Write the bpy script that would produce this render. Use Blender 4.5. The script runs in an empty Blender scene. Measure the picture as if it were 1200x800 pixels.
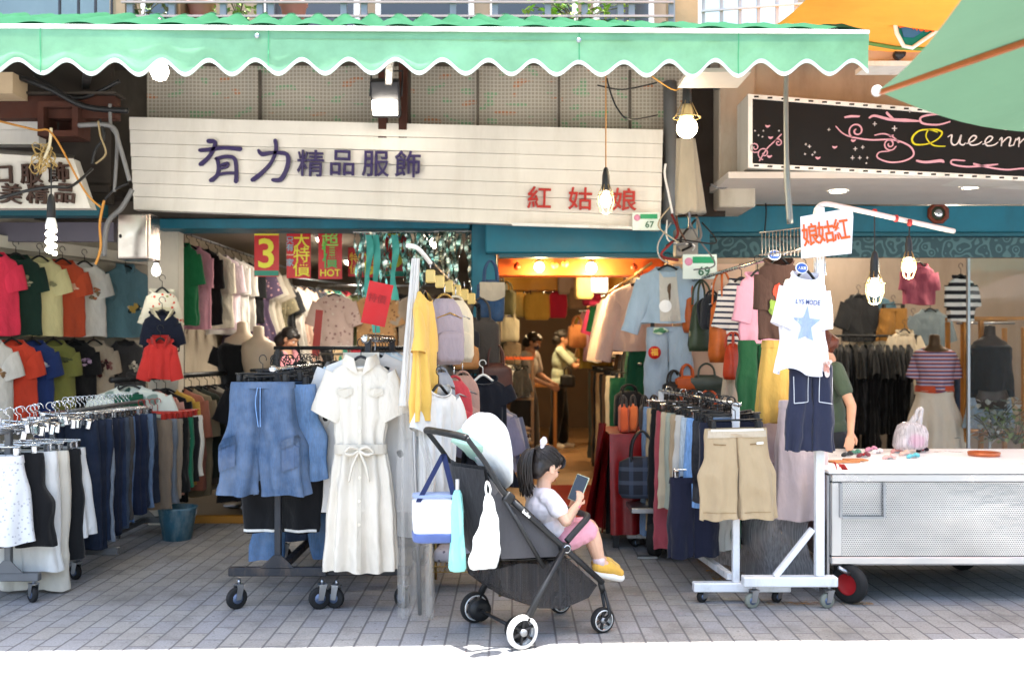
import bpy, bmesh, math, random
from mathutils import Vector, Matrix, noise
from mathutils.bvhtree import BVHTree
sc = bpy.context.scene
COL = sc.collection
R = math.radians
# ---------------------------------------------------------------- camera, sky, sun, exposure
F, HY, CZ = 1166.67, 406.0, 1.39          # focal length in photo pixels, horizon row, eye height
cam_d = bpy.data.cameras.new('camera'); cam = bpy.data.objects.new('camera', cam_d); COL.objects.link(cam)
cam.location = (0, 0, CZ); cam.rotation_euler = (R(90), 0, 0)
cam_d.lens = 35.0; cam_d.sensor_width = 36.0; cam_d.shift_y = 0.005
cam_d.clip_end = 500; cam_d.clip_start = 0.05
cam_d.dof.use_dof = True; cam_d.dof.focus_distance = 5.0; cam_d.dof.aperture_fstop = 2.2
sc.camera = cam
SUN_EL, SUN_AZ = 85.5, 188.0              # nearly overhead, a little behind the camera
w = bpy.data.worlds.new('World'); sc.world = w; w.use_nodes = True
nt = w.node_tree; bg = nt.nodes['Background']; sky = nt.nodes.new('ShaderNodeTexSky')
sky.sky_type = 'NISHITA'; sky.sun_disc = False; sky.sun_elevation = R(SUN_EL); sky.sun_rotation = R(SUN_AZ)
sky.air_density = 1.2; sky.dust_density = 3.0; sky.ozone_density = 1.0
nt.links.new(sky.outputs[0], bg.inputs[0]); bg.inputs[1].default_value = 0.15
sd = bpy.data.lights.new('sun', 'SUN'); so = bpy.data.objects.new('sun', sd); COL.objects.link(so)
sd.energy = 5.0; sd.angle = R(0.5); sd.color = (1.0, 0.96, 0.9)
az = R(SUN_AZ)
sdir = Vector((math.sin(az)*math.cos(R(SUN_EL)), math.cos(az)*math.cos(R(SUN_EL)), math.sin(R(SUN_EL))))
so.rotation_euler = sdir.to_track_quat('Z', 'Y').to_euler(); so.location = (0, -2, 12)
vs = sc.view_settings; vs.view_transform = 'Standard'; vs.look = 'None'; vs.gamma = 1.0
vs.exposure = 2.25; vs.use_curve_mapping = False
sc.cycles.use_denoising = True
sc.cycles.max_bounces = 8; sc.cycles.diffuse_bounces = 5; sc.cycles.glossy_bounces = 3
sc.cycles.transmission_bounces = 6; sc.cycles.transparent_max_bounces = 12
sc.cycles.caustics_reflective = False; sc.cycles.caustics_refractive = False
sc.cycles.sample_clamp_indirect = 6.0
rnd = random.Random(7)

def P(px, py, Y):                          # a photo pixel at depth Y -> a world point
    return Vector(((px-600)/F*Y, Y, CZ+(HY-py)/F*Y))
def lin(c): return c/12.92 if c <= 0.04045 else ((c+0.055)/1.055)**2.4
def C(h):
    if isinstance(h, str):
        h = h.lstrip('#'); return tuple(lin(int(h[i:i+2], 16)/255) for i in (0, 2, 4))
    return tuple(h)
# ---------------------------------------------------------------- materials
MC = {}
def newmat(name):
    m = bpy.data.materials.new(name); m.use_nodes = True
    return m, m.node_tree.nodes, m.node_tree.links, m.node_tree.nodes['Principled BSDF']
def coords(n, l, scale=(1, 1, 1), rot=(0, 0, 0), kind='Object'):
    t = n.new('ShaderNodeTexCoord'); mp = n.new('ShaderNodeMapping')
    mp.inputs['Scale'].default_value = scale; mp.inputs['Rotation'].default_value = rot
    l.new(t.outputs[kind], mp.inputs[0]); return mp.outputs[0]
def nnoise(n, l, v, scale, detail=3, rough=.55):
    t = n.new('ShaderNodeTexNoise'); t.inputs['Scale'].default_value = scale
    t.inputs['Detail'].default_value = detail; t.inputs['Roughness'].default_value = rough
    l.new(v, t.inputs['Vector']); return t.outputs['Fac']
def ramp(n, l, f, stops, interp='LINEAR'):
    r = n.new('ShaderNodeValToRGB'); e = r.color_ramp; e.interpolation = interp
    while len(e.elements) < len(stops): e.elements.new(.5)
    for el, (p, c) in zip(e.elements, stops): el.position = p; el.color = (*c, 1) if len(c) == 3 else c
    l.new(f, r.inputs[0]); return r.outputs[0]
def mixc(n, l, f, a, b, mode='MIX'):
    m = n.new('ShaderNodeMix'); m.data_type = 'RGBA'; m.blend_type = mode
    for s, v in ((0, f), (6, a), (7, b)):
        if isinstance(v, (int, float)): m.inputs[s].default_value = v
        elif isinstance(v, tuple): m.inputs[s].default_value = (*v, 1) if len(v) == 3 else v
        else: l.new(v, m.inputs[s])
    return m.outputs[2]
def bump(n, l, b, h, strength=.3, dist=.01):
    k = n.new('ShaderNodeBump'); k.inputs['Strength'].default_value = strength; k.inputs['Distance'].default_value = dist
    l.new(h, k.inputs['Height']); l.new(k.outputs[0], b.inputs['Normal'])
def mul(c, k): return tuple(min(1, x*k) for x in c)
def cached(fn):
    def g(*a, **k):
        key = (fn.__name__, a, tuple(sorted(k.items())))
        if key not in MC: MC[key] = fn(*a, **k)
        return MC[key]
    return g
@cached
def cloth(col, var=.16, rough=.9, wr=.5, trans=0.0):
    m, n, l, b = newmat('cloth'); c = C(col); lu = .3*c[0]+.6*c[1]+.1*c[2]; c = tuple(x+(lu-x)*.1 for x in c)
    v = coords(n, l, (1, 1, .4)); f = nnoise(n, l, v, 9, 4)
    oi = n.new('ShaderNodeObjectInfo')
    base = ramp(n, l, f, [(.3, mul(c, 1-var)), (.7, mul(c, 1+var*.6))])
    base = mixc(n, l, .12, base, ramp(n, l, oi.outputs['Random'], [(0, mul(c, .6)), (1, mul(c, 1.3))]))
    l.new(base, b.inputs['Base Color']); b.inputs['Roughness'].default_value = rough
    b.inputs['Specular IOR Level'].default_value = .2; b.inputs['Sheen Weight'].default_value = .15
    cr = nnoise(n, l, coords(n, l, (1, 1, .55), (0, R(28), 0)), 11, 2); ab = n.new('ShaderNodeMath'); ab.operation = 'SUBTRACT'; ab.inputs[1].default_value = .5; l.new(cr, ab.inputs[0])
    a2 = n.new('ShaderNodeMath'); a2.operation = 'ABSOLUTE'; l.new(ab.outputs[0], a2.inputs[0]); a3 = n.new('ShaderNodeMath'); a3.operation = 'MULTIPLY_ADD'; a3.inputs[1].default_value = -2.2; l.new(a2.outputs[0], a3.inputs[0]); l.new(nnoise(n, l, v, 26, 4), a3.inputs[2])
    bump(n, l, b, a3.outputs[0], wr, .012)
    return m
@cached
def denim(col, fade=.35):
    m, n, l, b = newmat('denim'); c = C(col)
    v = coords(n, l); f = nnoise(n, l, v, 7, 5, .6); g = nnoise(n, l, coords(n, l, (1, 1, .15)), 160, 2)
    a = ramp(n, l, f, [(.3, mul(c, .75)), (.72, tuple(x+(.55-x)*fade*.6 for x in c))])
    l.new(mixc(n, l, ramp(n, l, g, [(.4, (0, 0, 0)), (.62, (.3, .3, .3))]), a, mul(c, 1.7)), b.inputs['Base Color'])
    b.inputs['Roughness'].default_value = .92; b.inputs['Specular IOR Level'].default_value = .15
    bump(n, l, b, nnoise(n, l, coords(n, l, (1, 1, .5)), 20, 4), .5, .006)
    return m
@cached
def stripes(a, c, period=.04, axis=2, duty=.5, third=None):
    m, n, l, b = newmat('striped_cloth'); v = coords(n, l)
    s = n.new('ShaderNodeSeparateXYZ'); l.new(v, s.inputs[0])
    q = n.new('ShaderNodeMath'); q.operation = 'DIVIDE'; q.inputs[1].default_value = period; l.new(s.outputs[axis], q.inputs[0])
    fr = n.new('ShaderNodeMath'); fr.operation = 'FRACT'; l.new(q.outputs[0], fr.inputs[0])
    st = [(0, C(a)), (duty, C(c))]
    if third: st = [(0, C(a)), (duty*.66, C(c)), (duty*1.33, C(third))]
    l.new(ramp(n, l, fr.outputs[0], st, 'CONSTANT'), b.inputs['Base Color']); b.inputs['Roughness'].default_value = .9
    bump(n, l, b, nnoise(n, l, v, 22, 3), .4, .006); return m
@cached
def floral(base, c1, c2, scale=28, dens=.42):
    m, n, l, b = newmat('patterned_cloth'); v = coords(n, l)
    vo = n.new('ShaderNodeTexVoronoi'); vo.inputs['Scale'].default_value = scale; l.new(v, vo.inputs['Vector'])
    f = n.new('ShaderNodeMath'); f.operation = 'ADD'; l.new(vo.outputs['Distance'], f.inputs[0])
    g = n.new('ShaderNodeMath'); g.operation = 'MULTIPLY'; g.inputs[1].default_value = .5; l.new(nnoise(n, l, v, scale*1.6, 2), g.inputs[0]); l.new(g.outputs[0], f.inputs[1])
    mask = ramp(n, l, f.outputs[0], [(dens+.05, (1, 1, 1)), (dens+.1, (0, 0, 0))])
    pick = ramp(n, l, vo.outputs['Color'], [(0, C(c1)), (.5, C(c2)), (.8, C(base))], 'CONSTANT')
    l.new(mixc(n, l, mask, C(base), pick), b.inputs['Base Color']); b.inputs['Roughness'].default_value = .9
    bump(n, l, b, nnoise(n, l, v, 20, 3), .4, .006); return m
@cached
def plaid(base, c1, c2, s=.05):
    m, n, l, b = newmat('plaid'); v = coords(n, l); out = C(base)
    sp = n.new('ShaderNodeSeparateXYZ'); l.new(v, sp.inputs[0])
    for ax, c in ((0, c1), (2, c2)):
        q = n.new('ShaderNodeMath'); q.operation = 'DIVIDE'; q.inputs[1].default_value = s; l.new(sp.outputs[ax], q.inputs[0])
        fr = n.new('ShaderNodeMath'); fr.operation = 'FRACT'; l.new(q.outputs[0], fr.inputs[0])
        out = mixc(n, l, ramp(n, l, fr.outputs[0], [(0, (.6, .6, .6)), (.3, (0, 0, 0))], 'CONSTANT'), out, C(c))
    l.new(out, b.inputs['Base Color']); b.inputs['Roughness'].default_value = .8; return m
@cached
def surf(col, rough=.5, metal=0.0, var=.12, scale=6, bmp=.1, spec=.4, dirt=None, dscale=2.5, coat=0.0):
    m, n, l, b = newmat('surface'); c = C(col); v = coords(n, l)
    f = nnoise(n, l, v, scale, 5, .6)
    base = ramp(n, l, f, [(.3, mul(c, 1-var)), (.7, mul(c, 1+var*.5))])
    if dirt:
        d = nnoise(n, l, coords(n, l, (1, 1, .35)), dscale, 6, .7)
        base = mixc(n, l, ramp(n, l, d, [(.48, (0, 0, 0)), (.75, (.75, .75, .75))]), base, C(dirt))
    l.new(base, b.inputs['Base Color']); b.inputs['Metallic'].default_value = metal
    l.new(ramp(n, l, nnoise(n, l, v, scale*2, 4), [(.3, (max(.03, rough-.1),)*3), (.7, (min(1, rough+.12),)*3)]), b.inputs['Roughness'])
    b.inputs['Specular IOR Level'].default_value = spec; b.inputs['Coat Weight'].default_value = coat
    if bmp: bump(n, l, b, nnoise(n, l, v, scale*5, 4), bmp, .004)
    return m
@cached
def leather(col, rough=.45):
    m, n, l, b = newmat('leather'); c = C(col); v = coords(n, l)
    l.new(ramp(n, l, nnoise(n, l, v, 12, 4), [(.3, mul(c, .75)), (.7, mul(c, 1.2))]), b.inputs['Base Color'])
    b.inputs['Roughness'].default_value = rough; b.inputs['Specular IOR Level'].default_value = .35
    vo = n.new('ShaderNodeTexVoronoi'); vo.inputs['Scale'].default_value = 140; l.new(v, vo.inputs['Vector'])
    bump(n, l, b, vo.outputs['Distance'], .25, .003); return m
@cached
def glow(col, power):
    m, n, l, b = newmat('lamp_glow'); b.inputs['Base Color'].default_value = (*C(col), 1)
    b.inputs['Emission Color'].default_value = (*C(col), 1); b.inputs['Emission Strength'].default_value = power; return m
@cached
def glass(tint='#ffffff', rough=.02, op=.12):
    m, n, l, b = newmat('glass'); b.inputs['Base Color'].default_value = (*C(tint), 1)
    b.inputs['Roughness'].default_value = rough; b.inputs['Specular IOR Level'].default_value = .6
    tr = n.new('ShaderNodeBsdfTransparent'); gl = n.new('ShaderNodeBsdfGlossy'); gl.inputs['Roughness'].default_value = rough
    mx = n.new('ShaderNodeMixShader'); fr = n.new('ShaderNodeFresnel'); fr.inputs[0].default_value = 1.22
    mx2 = n.new('ShaderNodeMixShader'); mx2.inputs[0].default_value = op
    l.new(fr.outputs[0], mx.inputs[0]); l.new(tr.outputs[0], mx.inputs[1]); l.new(gl.outputs[0], mx.inputs[2])
    l.new(mx.outputs[0], mx2.inputs[1]); l.new(b.outputs[0], mx2.inputs[2])
    l.new(mx2.outputs[0], n['Material Output'].inputs[0]); return m
@cached
def sheet(col, amount=.45, rough=.6, alpha=1.0, var=.08):   # thin cloth or vinyl that lets light through
    m, n, l, b = newmat('thin_sheet'); c = C(col); v = coords(n, l)
    base = ramp(n, l, nnoise(n, l, v, 3, 6, .65), [(.3, mul(c, 1-var)), (.7, mul(c, 1+var))])
    l.new(base, b.inputs['Base Color']); b.inputs['Roughness'].default_value = rough; b.inputs['Specular IOR Level'].default_value = .5 if alpha < 1 else .12
    t = n.new('ShaderNodeBsdfTranslucent'); l.new(base, t.inputs[0])
    mx = n.new('ShaderNodeMixShader'); mx.inputs[0].default_value = amount
    l.new(b.outputs[0], mx.inputs[1]); l.new(t.outputs[0], mx.inputs[2]); out = mx.outputs[0]
    if alpha < 1:
        tr = n.new('ShaderNodeBsdfTransparent'); m2 = n.new('ShaderNodeMixShader')
        l.new(ramp(n, l, nnoise(n, l, coords(n, l, (55, 55, .35)), 1.5, 3), [(.3, (alpha*.5,)*3), (.7, (min(1, alpha*1.5),)*3)]), m2.inputs[0])
        l.new(tr.outputs[0], m2.inputs[1]); l.new(out, m2.inputs[2]); out = m2.outputs[0]
    bump(n, l, b, nnoise(n, l, v, 14, 4), .25 if alpha == 1 else .06, .01)
    l.new(out, n['Material Output'].inputs[0]); return m
@cached
def skin_mat(col):
    m, n, l, b = newmat('skin'); c = C(col); v = coords(n, l)
    l.new(ramp(n, l, nnoise(n, l, v, 18, 4), [(.3, mul(c, .92)), (.7, mul(c, 1.05))]), b.inputs['Base Color'])
    b.inputs['Roughness'].default_value = .55; b.inputs['Subsurface Weight'].default_value = .12
    b.inputs['Subsurface Radius'].default_value = (.012, .005, .003); b.inputs['Specular IOR Level'].default_value = .3; return m
@cached
def hair_mat(col):
    m, n, l, b = newmat('hair'); c = C(col); v = coords(n, l, (60, 60, 4))
    f = nnoise(n, l, v, 1.5, 4)
    l.new(ramp(n, l, f, [(.3, mul(c, .6)), (.7, mul(c, 1.7))]), b.inputs['Base Color'])
    b.inputs['Roughness'].default_value = .42; b.inputs['Specular IOR Level'].default_value = .5
    bump(n, l, b, f, .5, .004); return m
CHROME = surf('#c9ccd0', .22, 1.0, .05, 20, 0)
STEEL = surf('#a8abb0', .38, 1.0, .12, 14, .1)
DARKSTEEL = surf('#3a3b3e', .45, .7, .2, 14, .1)
BLACKP = surf('#17181a', .45, 0, .15, 10, .05)
WHITEP = surf('#e9e9e6', .4, 0, .06, 9, .05, dirt='#b9b4a8', dscale=6)
RUBBER = surf('#1b1b1c', .8, 0, .15, 12, .2)
# ---------------------------------------------------------------- mesh builder
class MB:
    def __init__(s): s.v = []; s.f = []; s.s = []; s.k = []; s.mi = 0
    def add(s, vs, fs, smooth=False, M=None):
        o = len(s.v); s.v += [(M @ Vector(p)) if M else Vector(p) for p in vs]
        for f in fs: s.f.append([o+i for i in f]); s.s.append(smooth); s.k.append(s.mi)
        return s
    def box(s, c, d, rot=None, bev=0, seg=1):
        bm = bmesh.new(); bmesh.ops.create_cube(bm, size=1)
        for q in bm.verts: q.co = Vector((q.co.x*d[0], q.co.y*d[1], q.co.z*d[2]))
        if bev: bmesh.ops.bevel(bm, geom=bm.edges[:], offset=bev, segments=seg, affect='EDGES', profile=.5)
        M = Matrix.Translation(c)
        if rot is not None: M = M @ (rot.to_4x4() if isinstance(rot, Matrix) else Matrix.Rotation(rot, 4, 'Z'))
        s.add([M @ q.co for q in bm.verts], [[q.index for q in f.verts] for f in bm.faces], seg > 1); bm.free(); return s
    def bar(s, a, b, wd, h=None, bev=0):     # square bar from a to b
        a, b = Vector(a), Vector(b); h = h or wd; d = b-a
        q = d.to_track_quat('X', 'Z').to_matrix()
        return s.box((a+b)/2, (d.length, wd, h), q, bev)
    def tube(s, pts, r, n=8, cap=True, closed=False, flat=None):
        pts = [Vector(p) for p in pts]; rs = r if isinstance(r, (list, tuple)) else [r]*len(pts)
        T = []
        for i in range(len(pts)):
            a = pts[i-1] if (i or closed) else pts[0]; b = pts[(i+1) % len(pts)] if (i < len(pts)-1 or closed) else pts[-1]
            T.append((b-a).normalized() if (b-a).length > 1e-9 else Vector((0, 0, 1)))
        u = T[0].orthogonal().normalized(); rings = []
        for i, p in enumerate(pts):
            u = (u - T[i]*u.dot(T[i])); u = u.normalized() if u.length > 1e-6 else T[i].orthogonal().normalized()
            w_ = T[i].cross(u); rings.append([p+(u*math.cos(t)+w_*math.sin(t))*rs[i] for t in (2*math.pi*k/n for k in range(n))])
        return s.loft(rings, cap and not closed, cap and not closed, closed)
    def loft(s, rings, c0=False, c1=False, closed=False, smooth=True, M=None):
        n = len(rings[0]); vs = [p for r_ in rings for p in r_]; fs = []
        m = len(rings)
        for i in range(m if closed else m-1):
            for k in range(n):
                a = i*n+k; b = i*n+(k+1) % n; c_ = ((i+1) % m)*n+(k+1) % n; d = ((i+1) % m)*n+k; fs.append([a, b, c_, d])
        if c0: fs.append(list(range(n))[::-1])
        if c1: fs.append([(m-1)*n+k for k in range(n)])
        return s.add(vs, fs, smooth, M)
    def grid(s, fn, nu, nv, smooth=True):
        vs = [fn(i/nu, j/nv) for j in range(nv+1) for i in range(nu+1)]
        return s.add(vs, [[j*(nu+1)+i, j*(nu+1)+i+1, (j+1)*(nu+1)+i+1, (j+1)*(nu+1)+i] for j in range(nv) for i in range(nu)], smooth)
    def lathe(s, prof, n=20, M=None, c0=True, c1=True):
        return s.loft([[Vector((r_*math.cos(2*math.pi*k/n), r_*math.sin(2*math.pi*k/n), z)) for k in range(n)] for r_, z in prof], c0, c1, M=M)
    def ball(s, c, r, n=16, m=10, M=None):
        r = r if isinstance(r, (tuple, list, Vector)) else (r, r, r); c = Vector(c)
        rings = []
        for j in range(1, m):
            t = math.pi*j/m
            rings.append([Vector((math.sin(t)*math.cos(2*math.pi*k/n), math.sin(t)*math.sin(2*math.pi*k/n), -math.cos(t))) for k in range(n)])
        f = lambda p: c+((M @ Vector((p.x*r[0], p.y*r[1], p.z*r[2]))) if M else Vector((p.x*r[0], p.y*r[1], p.z*r[2])))
        vs = [f(p) for g in rings for p in g]+[f(Vector((0, 0, -1))), f(Vector((0, 0, 1)))]; L = len(vs); fs = []
        for j in range(m-2):
            for k in range(n): fs.append([j*n+k, j*n+(k+1) % n, (j+1)*n+(k+1) % n, (j+1)*n+k])
        for k in range(n): fs.append([(k+1) % n, k, L-2]); fs.append([(m-2)*n+k, (m-2)*n+(k+1) % n, L-1])
        return s.add(vs, fs, True)
    def capsule(s, a, b, r0, r1, n=14):
        a, b = Vector(a), Vector(b); d = (b-a); L = d.length; d = d.normalized() if L > 1e-6 else Vector((0, 0, 1))
        pts = []; rs = []
        for t in (.05, .35, .7, 1): pts.append(a-d*r0*math.cos(t*math.pi/2)); rs.append(r0*math.sin(t*math.pi/2))
        for t in (1, .7, .35, .05): pts.append(b+d*r1*math.cos(t*math.pi/2)); rs.append(r1*math.sin(t*math.pi/2))
        return s.tube(pts, rs, n)
    def prism(s, poly, depth, M=None, smooth=False):     # outline in xz, thickness along +y
        n = len(poly); vs = [(x, 0, z) for x, z in poly]+[(x, depth, z) for x, z in poly]
        return s.add(vs, [list(range(n)), list(range(2*n-1, n-1, -1))]+[[i, i+n, (i+1) % n+n, (i+1) % n] for i in range(n)], smooth, M)
    def text(s, body, size, depth=.004, M=None, align='CENTER', bold=0.0, sx=1.0, space=1.0):
        key = (body, align, bold, space)
        if key not in TX:
            c = bpy.data.curves.new('lettering', 'FONT'); c.body = body; c.align_x = align; c.align_y = 'CENTER'; c.extrude = .5; c.offset = bold; c.resolution_u = 3; c.space_character = space
            o = bpy.data.objects.new('lettering', c); COL.objects.link(o); bpy.context.view_layer.update()
            me = bpy.data.meshes.new_from_object(o.evaluated_get(bpy.context.evaluated_depsgraph_get()))
            TX[key] = ([q.co.copy() for q in me.vertices], [list(p.vertices) for p in me.polygons])
            bpy.data.objects.remove(o); bpy.data.curves.remove(c); bpy.data.meshes.remove(me)
        vs, fs = TX[key]
        return s.add([(p.x*size*sx, -p.z*depth, p.y*size) for p in vs], fs, False, M)
    def stroke(s, pts, r, depth, M=None):                # flat brush stroke in xz
        rs = r if isinstance(r, (list, tuple)) else [r]*len(pts); q = []
        for i in range(len(pts)-1):
            for t in range(6): 
                k = t/6; a = [Vector(pts[max(0, min(len(pts)-1, i+j))]) for j in (-1, 0, 1, 2)]
                p = .5*((2*a[1])+(a[2]-a[0])*k+(2*a[0]-5*a[1]+4*a[2]-a[3])*k*k+(3*a[1]-a[0]-3*a[2]+a[3])*k**3)
                q.append((p, rs[i]*(1-k)+rs[i+1]*k))
        q.append((Vector(pts[-1]), rs[-1])); L = []; Rr = []
        for i, (p, rr) in enumerate(q):
            d = (q[min(i+1, len(q)-1)][0]-q[max(i-1, 0)][0]); d = d.normalized() if d.length > 1e-9 else Vector((1, 0)); nn = Vector((-d.y, d.x))
            L.append(p+nn*rr); Rr.append(p-nn*rr)
        cap = lambda p, rr, d0: [p+Vector((math.cos(d0+t), math.sin(d0+t)))*rr for t in (math.pi*.25, math.pi*.5, math.pi*.75)]
        d1 = q[-1][0]-q[-2][0]; d0 = q[1][0]-q[0][0]
        out = L+cap(q[-1][0], q[-1][1], math.atan2(d1.y, d1.x)+math.pi/2-math.pi)[::-1]+Rr[::-1]+cap(q[0][0], q[0][1], math.atan2(d0.y, d0.x)+math.pi/2)[::-1]
        n = len(L)
        vs = [(p.x, 0, p.y) for p in L]+[(p.x, 0, p.y) for p in Rr]; fs = [[i, i+1, n+i+1, n+i] for i in range(n-1)]
        for cpt, rr in ((q[0][0], q[0][1]), (q[-1][0], q[-1][1])):
            o = len(vs); vs += [(cpt.x+rr*math.cos(t*math.pi/5), -.0004, cpt.y+rr*math.sin(t*math.pi/5)) for t in range(10)]; fs.append(list(range(o, o+10)))
        v2 = vs+[(x, y+depth, z) for x, y, z in vs]; o = len(vs)
        rim = [[i, i+1, o+i+1, o+i] for i in range(n-1)]+[[n+i, n+i+1, o+n+i+1, o+n+i] for i in range(n-1)]
        return s.add(v2, fs+rim, False, M)
    def me(s, name, mats=None):
        m = bpy.data.meshes.new(name); m.from_pydata(s.v, [], s.f); m.polygons.foreach_set('use_smooth', s.s)
        m.polygons.foreach_set('material_index', s.k)
        for q in (mats or []): m.materials.append(q)
        m.update(); return m
    def build(s, name, mat, parent=None, **kw):   # vertices in world space; parent must be unrotated
        mats = mat if isinstance(mat, (list, tuple)) else [mat]
        if parent is not None: off = parent.matrix_world.translation if parent.get('_w') is None else Vector(parent['_w'])
        else:
            xs = [p.x for p in s.v]; ys = [p.y for p in s.v]; zs = [p.z for p in s.v]
            off = Vector(((min(xs)+max(xs))/2, (min(ys)+max(ys))/2, min(zs)))
        s.v = [p-off for p in s.v]
        o = bpy.data.objects.new(name, s.me(name, mats)); COL.objects.link(o); o['_w'] = tuple(off)
        if parent is not None: o.parent = parent
        else: o.location = off
        if kw: tag(o, **kw)
        return o
    def local(s, name, mat, parent=None, loc=(0, 0, 0), rot=(0, 0, 0), **kw):   # vertices already local
        mats = mat if isinstance(mat, (list, tuple)) else [mat]
        o = bpy.data.objects.new(name, s.me(name, mats)); COL.objects.link(o); o.location = loc; o.rotation_euler = rot
        o.parent = parent
        if kw: tag(o, **kw)
        return o
TX = {}
def tag(o, label=None, cat=None, group=None, kind=None):
    for k, v in (('label', label), ('category', cat), ('group', group), ('kind', kind)):
        if v: o[k] = v
    return o
def thing(name, label, cat, loc=(0, 0, 0), rz=0, group=None):
    o = bpy.data.objects.new(name, None); COL.objects.link(o); o.location = loc; o.rotation_euler = (0, 0, rz); o.empty_display_size = .1
    o['_w'] = tuple(loc); return tag(o, label, cat, group)
def blob(mb, voxel, smooth=4):             # fuse overlapping shapes into one continuous skin
    me = mb.me('tmp'); o = bpy.data.objects.new('tmp', me); COL.objects.link(o)
    r_ = o.modifiers.new('r', 'REMESH'); r_.mode = 'VOXEL'; r_.voxel_size = voxel; r_.use_smooth_shade = True
    if smooth:
        k = o.modifiers.new('s', 'SMOOTH'); k.factor = .5; k.iterations = smooth
    bpy.context.view_layer.update()
    m2 = bpy.data.meshes.new_from_object(o.evaluated_get(bpy.context.evaluated_depsgraph_get()))
    out = MB(); out.v = [q.co.copy() for q in m2.vertices]; out.f = [list(p.vertices) for p in m2.polygons]
    out.s = [True]*len(out.f); out.k = [0]*len(out.f)
    bpy.data.objects.remove(o); bpy.data.meshes.remove(me); bpy.data.meshes.remove(m2); return out
def arc(c, r, a0, a1, n, ax=0):            # arc points, plane xz (ax=0) or yz (ax=1)
    out = []
    for i in range(n+1):
        t = R(a0+(a1-a0)*i/n); u, v_ = r*math.cos(t), r*math.sin(t)
        out.append(Vector((c[0]+u, c[1], c[2]+v_)) if ax == 0 else Vector((c[0], c[1]+u, c[2]+v_)))
    return out
def bez(pts, n=8):                          # smooth curve through points
    pts = [Vector(p) for p in pts]; out = []
    for i in range(len(pts)-1):
        a = [pts[max(0, min(len(pts)-1, i+j))] for j in (-1, 0, 1, 2)]
        for t in range(n):
            k = t/n; out.append(.5*((2*a[1])+(a[2]-a[0])*k+(2*a[0]-5*a[1]+4*a[2]-a[3])*k*k+(3*a[1]-a[0]-3*a[2]+a[3])*k**3))
    return out+[pts[-1]]
ORD = ['first', 'second', 'third', 'fourth', 'fifth', 'sixth', 'seventh', 'eighth', 'ninth', 'tenth', 'eleventh', 'twelfth', 'thirteenth', 'fourteenth', 'fifteenth', 'sixteenth', 'seventeenth', 'eighteenth', 'nineteenth', 'twentieth', 'twenty-first', 'twenty-second', 'twenty-third', 'twenty-fourth']
# ---------------------------------------------------------------- the setting
def paver_mat():
    m, n, l, b = newmat('pavers'); v = coords(n, l, rot=(0, 0, R(90)))
    bt = n.new('ShaderNodeTexBrick'); bt.offset = .5; bt.inputs['Scale'].default_value = 1
    bt.inputs['Brick Width'].default_value = .21; bt.inputs['Row Height'].default_value = .105
    bt.inputs['Mortar Size'].default_value = .0045; bt.inputs['Mortar Smooth'].default_value = .3
    bt.inputs['Color1'].default_value = (0, 0, 0, 1); bt.inputs['Color2'].default_value = (1, 1, 1, 1); bt.inputs['Bias'].default_value = 0
    l.new(v, bt.inputs['Vector'])
    per = ramp(n, l, bt.outputs['Color'], [(0, C('#949599')), (.35, C('#9c9d9f')), (.7, C('#a09f9c')), (1, C('#989796'))])
    big = nnoise(n, l, v, 1.1, 5, .6)
    per = mixc(n, l, ramp(n, l, big, [(.4, (0, 0, 0)), (.7, (.6, .6, .6))]), per, C('#79756e'))
    fine = nnoise(n, l, v, 90, 3, .7)
    per = mixc(n, l, .55, per, ramp(n, l, fine, [(.3, (.2, .2, .205)), (.7, (.5, .5, .51))]), 'OVERLAY')
    sx_ = n.new('ShaderNodeSeparateXYZ'); l.new(v, sx_.inputs[0]); dv = n.new('ShaderNodeMath'); dv.operation = 'DIVIDE'; dv.inputs[1].default_value = .105; l.new(sx_.outputs[1], dv.inputs[0]); fc = n.new('ShaderNodeMath'); fc.operation = 'FRACT'; l.new(dv.outputs[0], fc.inputs[0])
    per = mixc(n, l, ramp(n, l, fc.outputs[0], [(0, (.6, .6, .6)), (.04, (.6, .6, .6)), (.065, (0, 0, 0)), (.94, (0, 0, 0)), (.965, (.6, .6, .6))]), per, C('#4c4b4c'))
    sp_ = nnoise(n, l, v, 34, 2, .5); per = mixc(n, l, ramp(n, l, sp_, [(.655, (0, 0, 0)), (.675, (.5, .5, .5))]), per, C('#5a5856'))
    st = nnoise(n, l, v, 2.6, 6, .75)
    per = mixc(n, l, ramp(n, l, st, [(.5, (0, 0, 0)), (.7, (.6, .6, .6))]), per, C('#5c5a58'))
    l.new(mixc(n, l, bt.outputs['Fac'], per, C('#626163')), b.inputs['Base Color'])
    b.inputs['Roughness'].default_value = .82; b.inputs['Specular IOR Level'].default_value = .25
    h = n.new('ShaderNodeMath'); h.operation = 'MULTIPLY_ADD'; h.inputs[1].default_value = -1.0; l.new(bt.outputs['Fac'], h.inputs[0])
    g = n.new('ShaderNodeMath'); g.operation = 'MULTIPLY'; g.inputs[1].default_value = .35; l.new(fine, g.inputs[0]); l.new(g.outputs[0], h.inputs[2])
    bump(n, l, b, h.outputs[0], .6, .006); return m
def plane(name, x0, x1, y0, y1, z, mat):
    o = MB().add([(x0, y0, z), (x1, y0, z), (x1, y1, z), (x0, y1, z)], [[0, 1, 2, 3]]).local(name, mat); o['kind'] = 'structure'; return o
plane('paved_street', -90, 90, -90, 90, 0, paver_mat())
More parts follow.
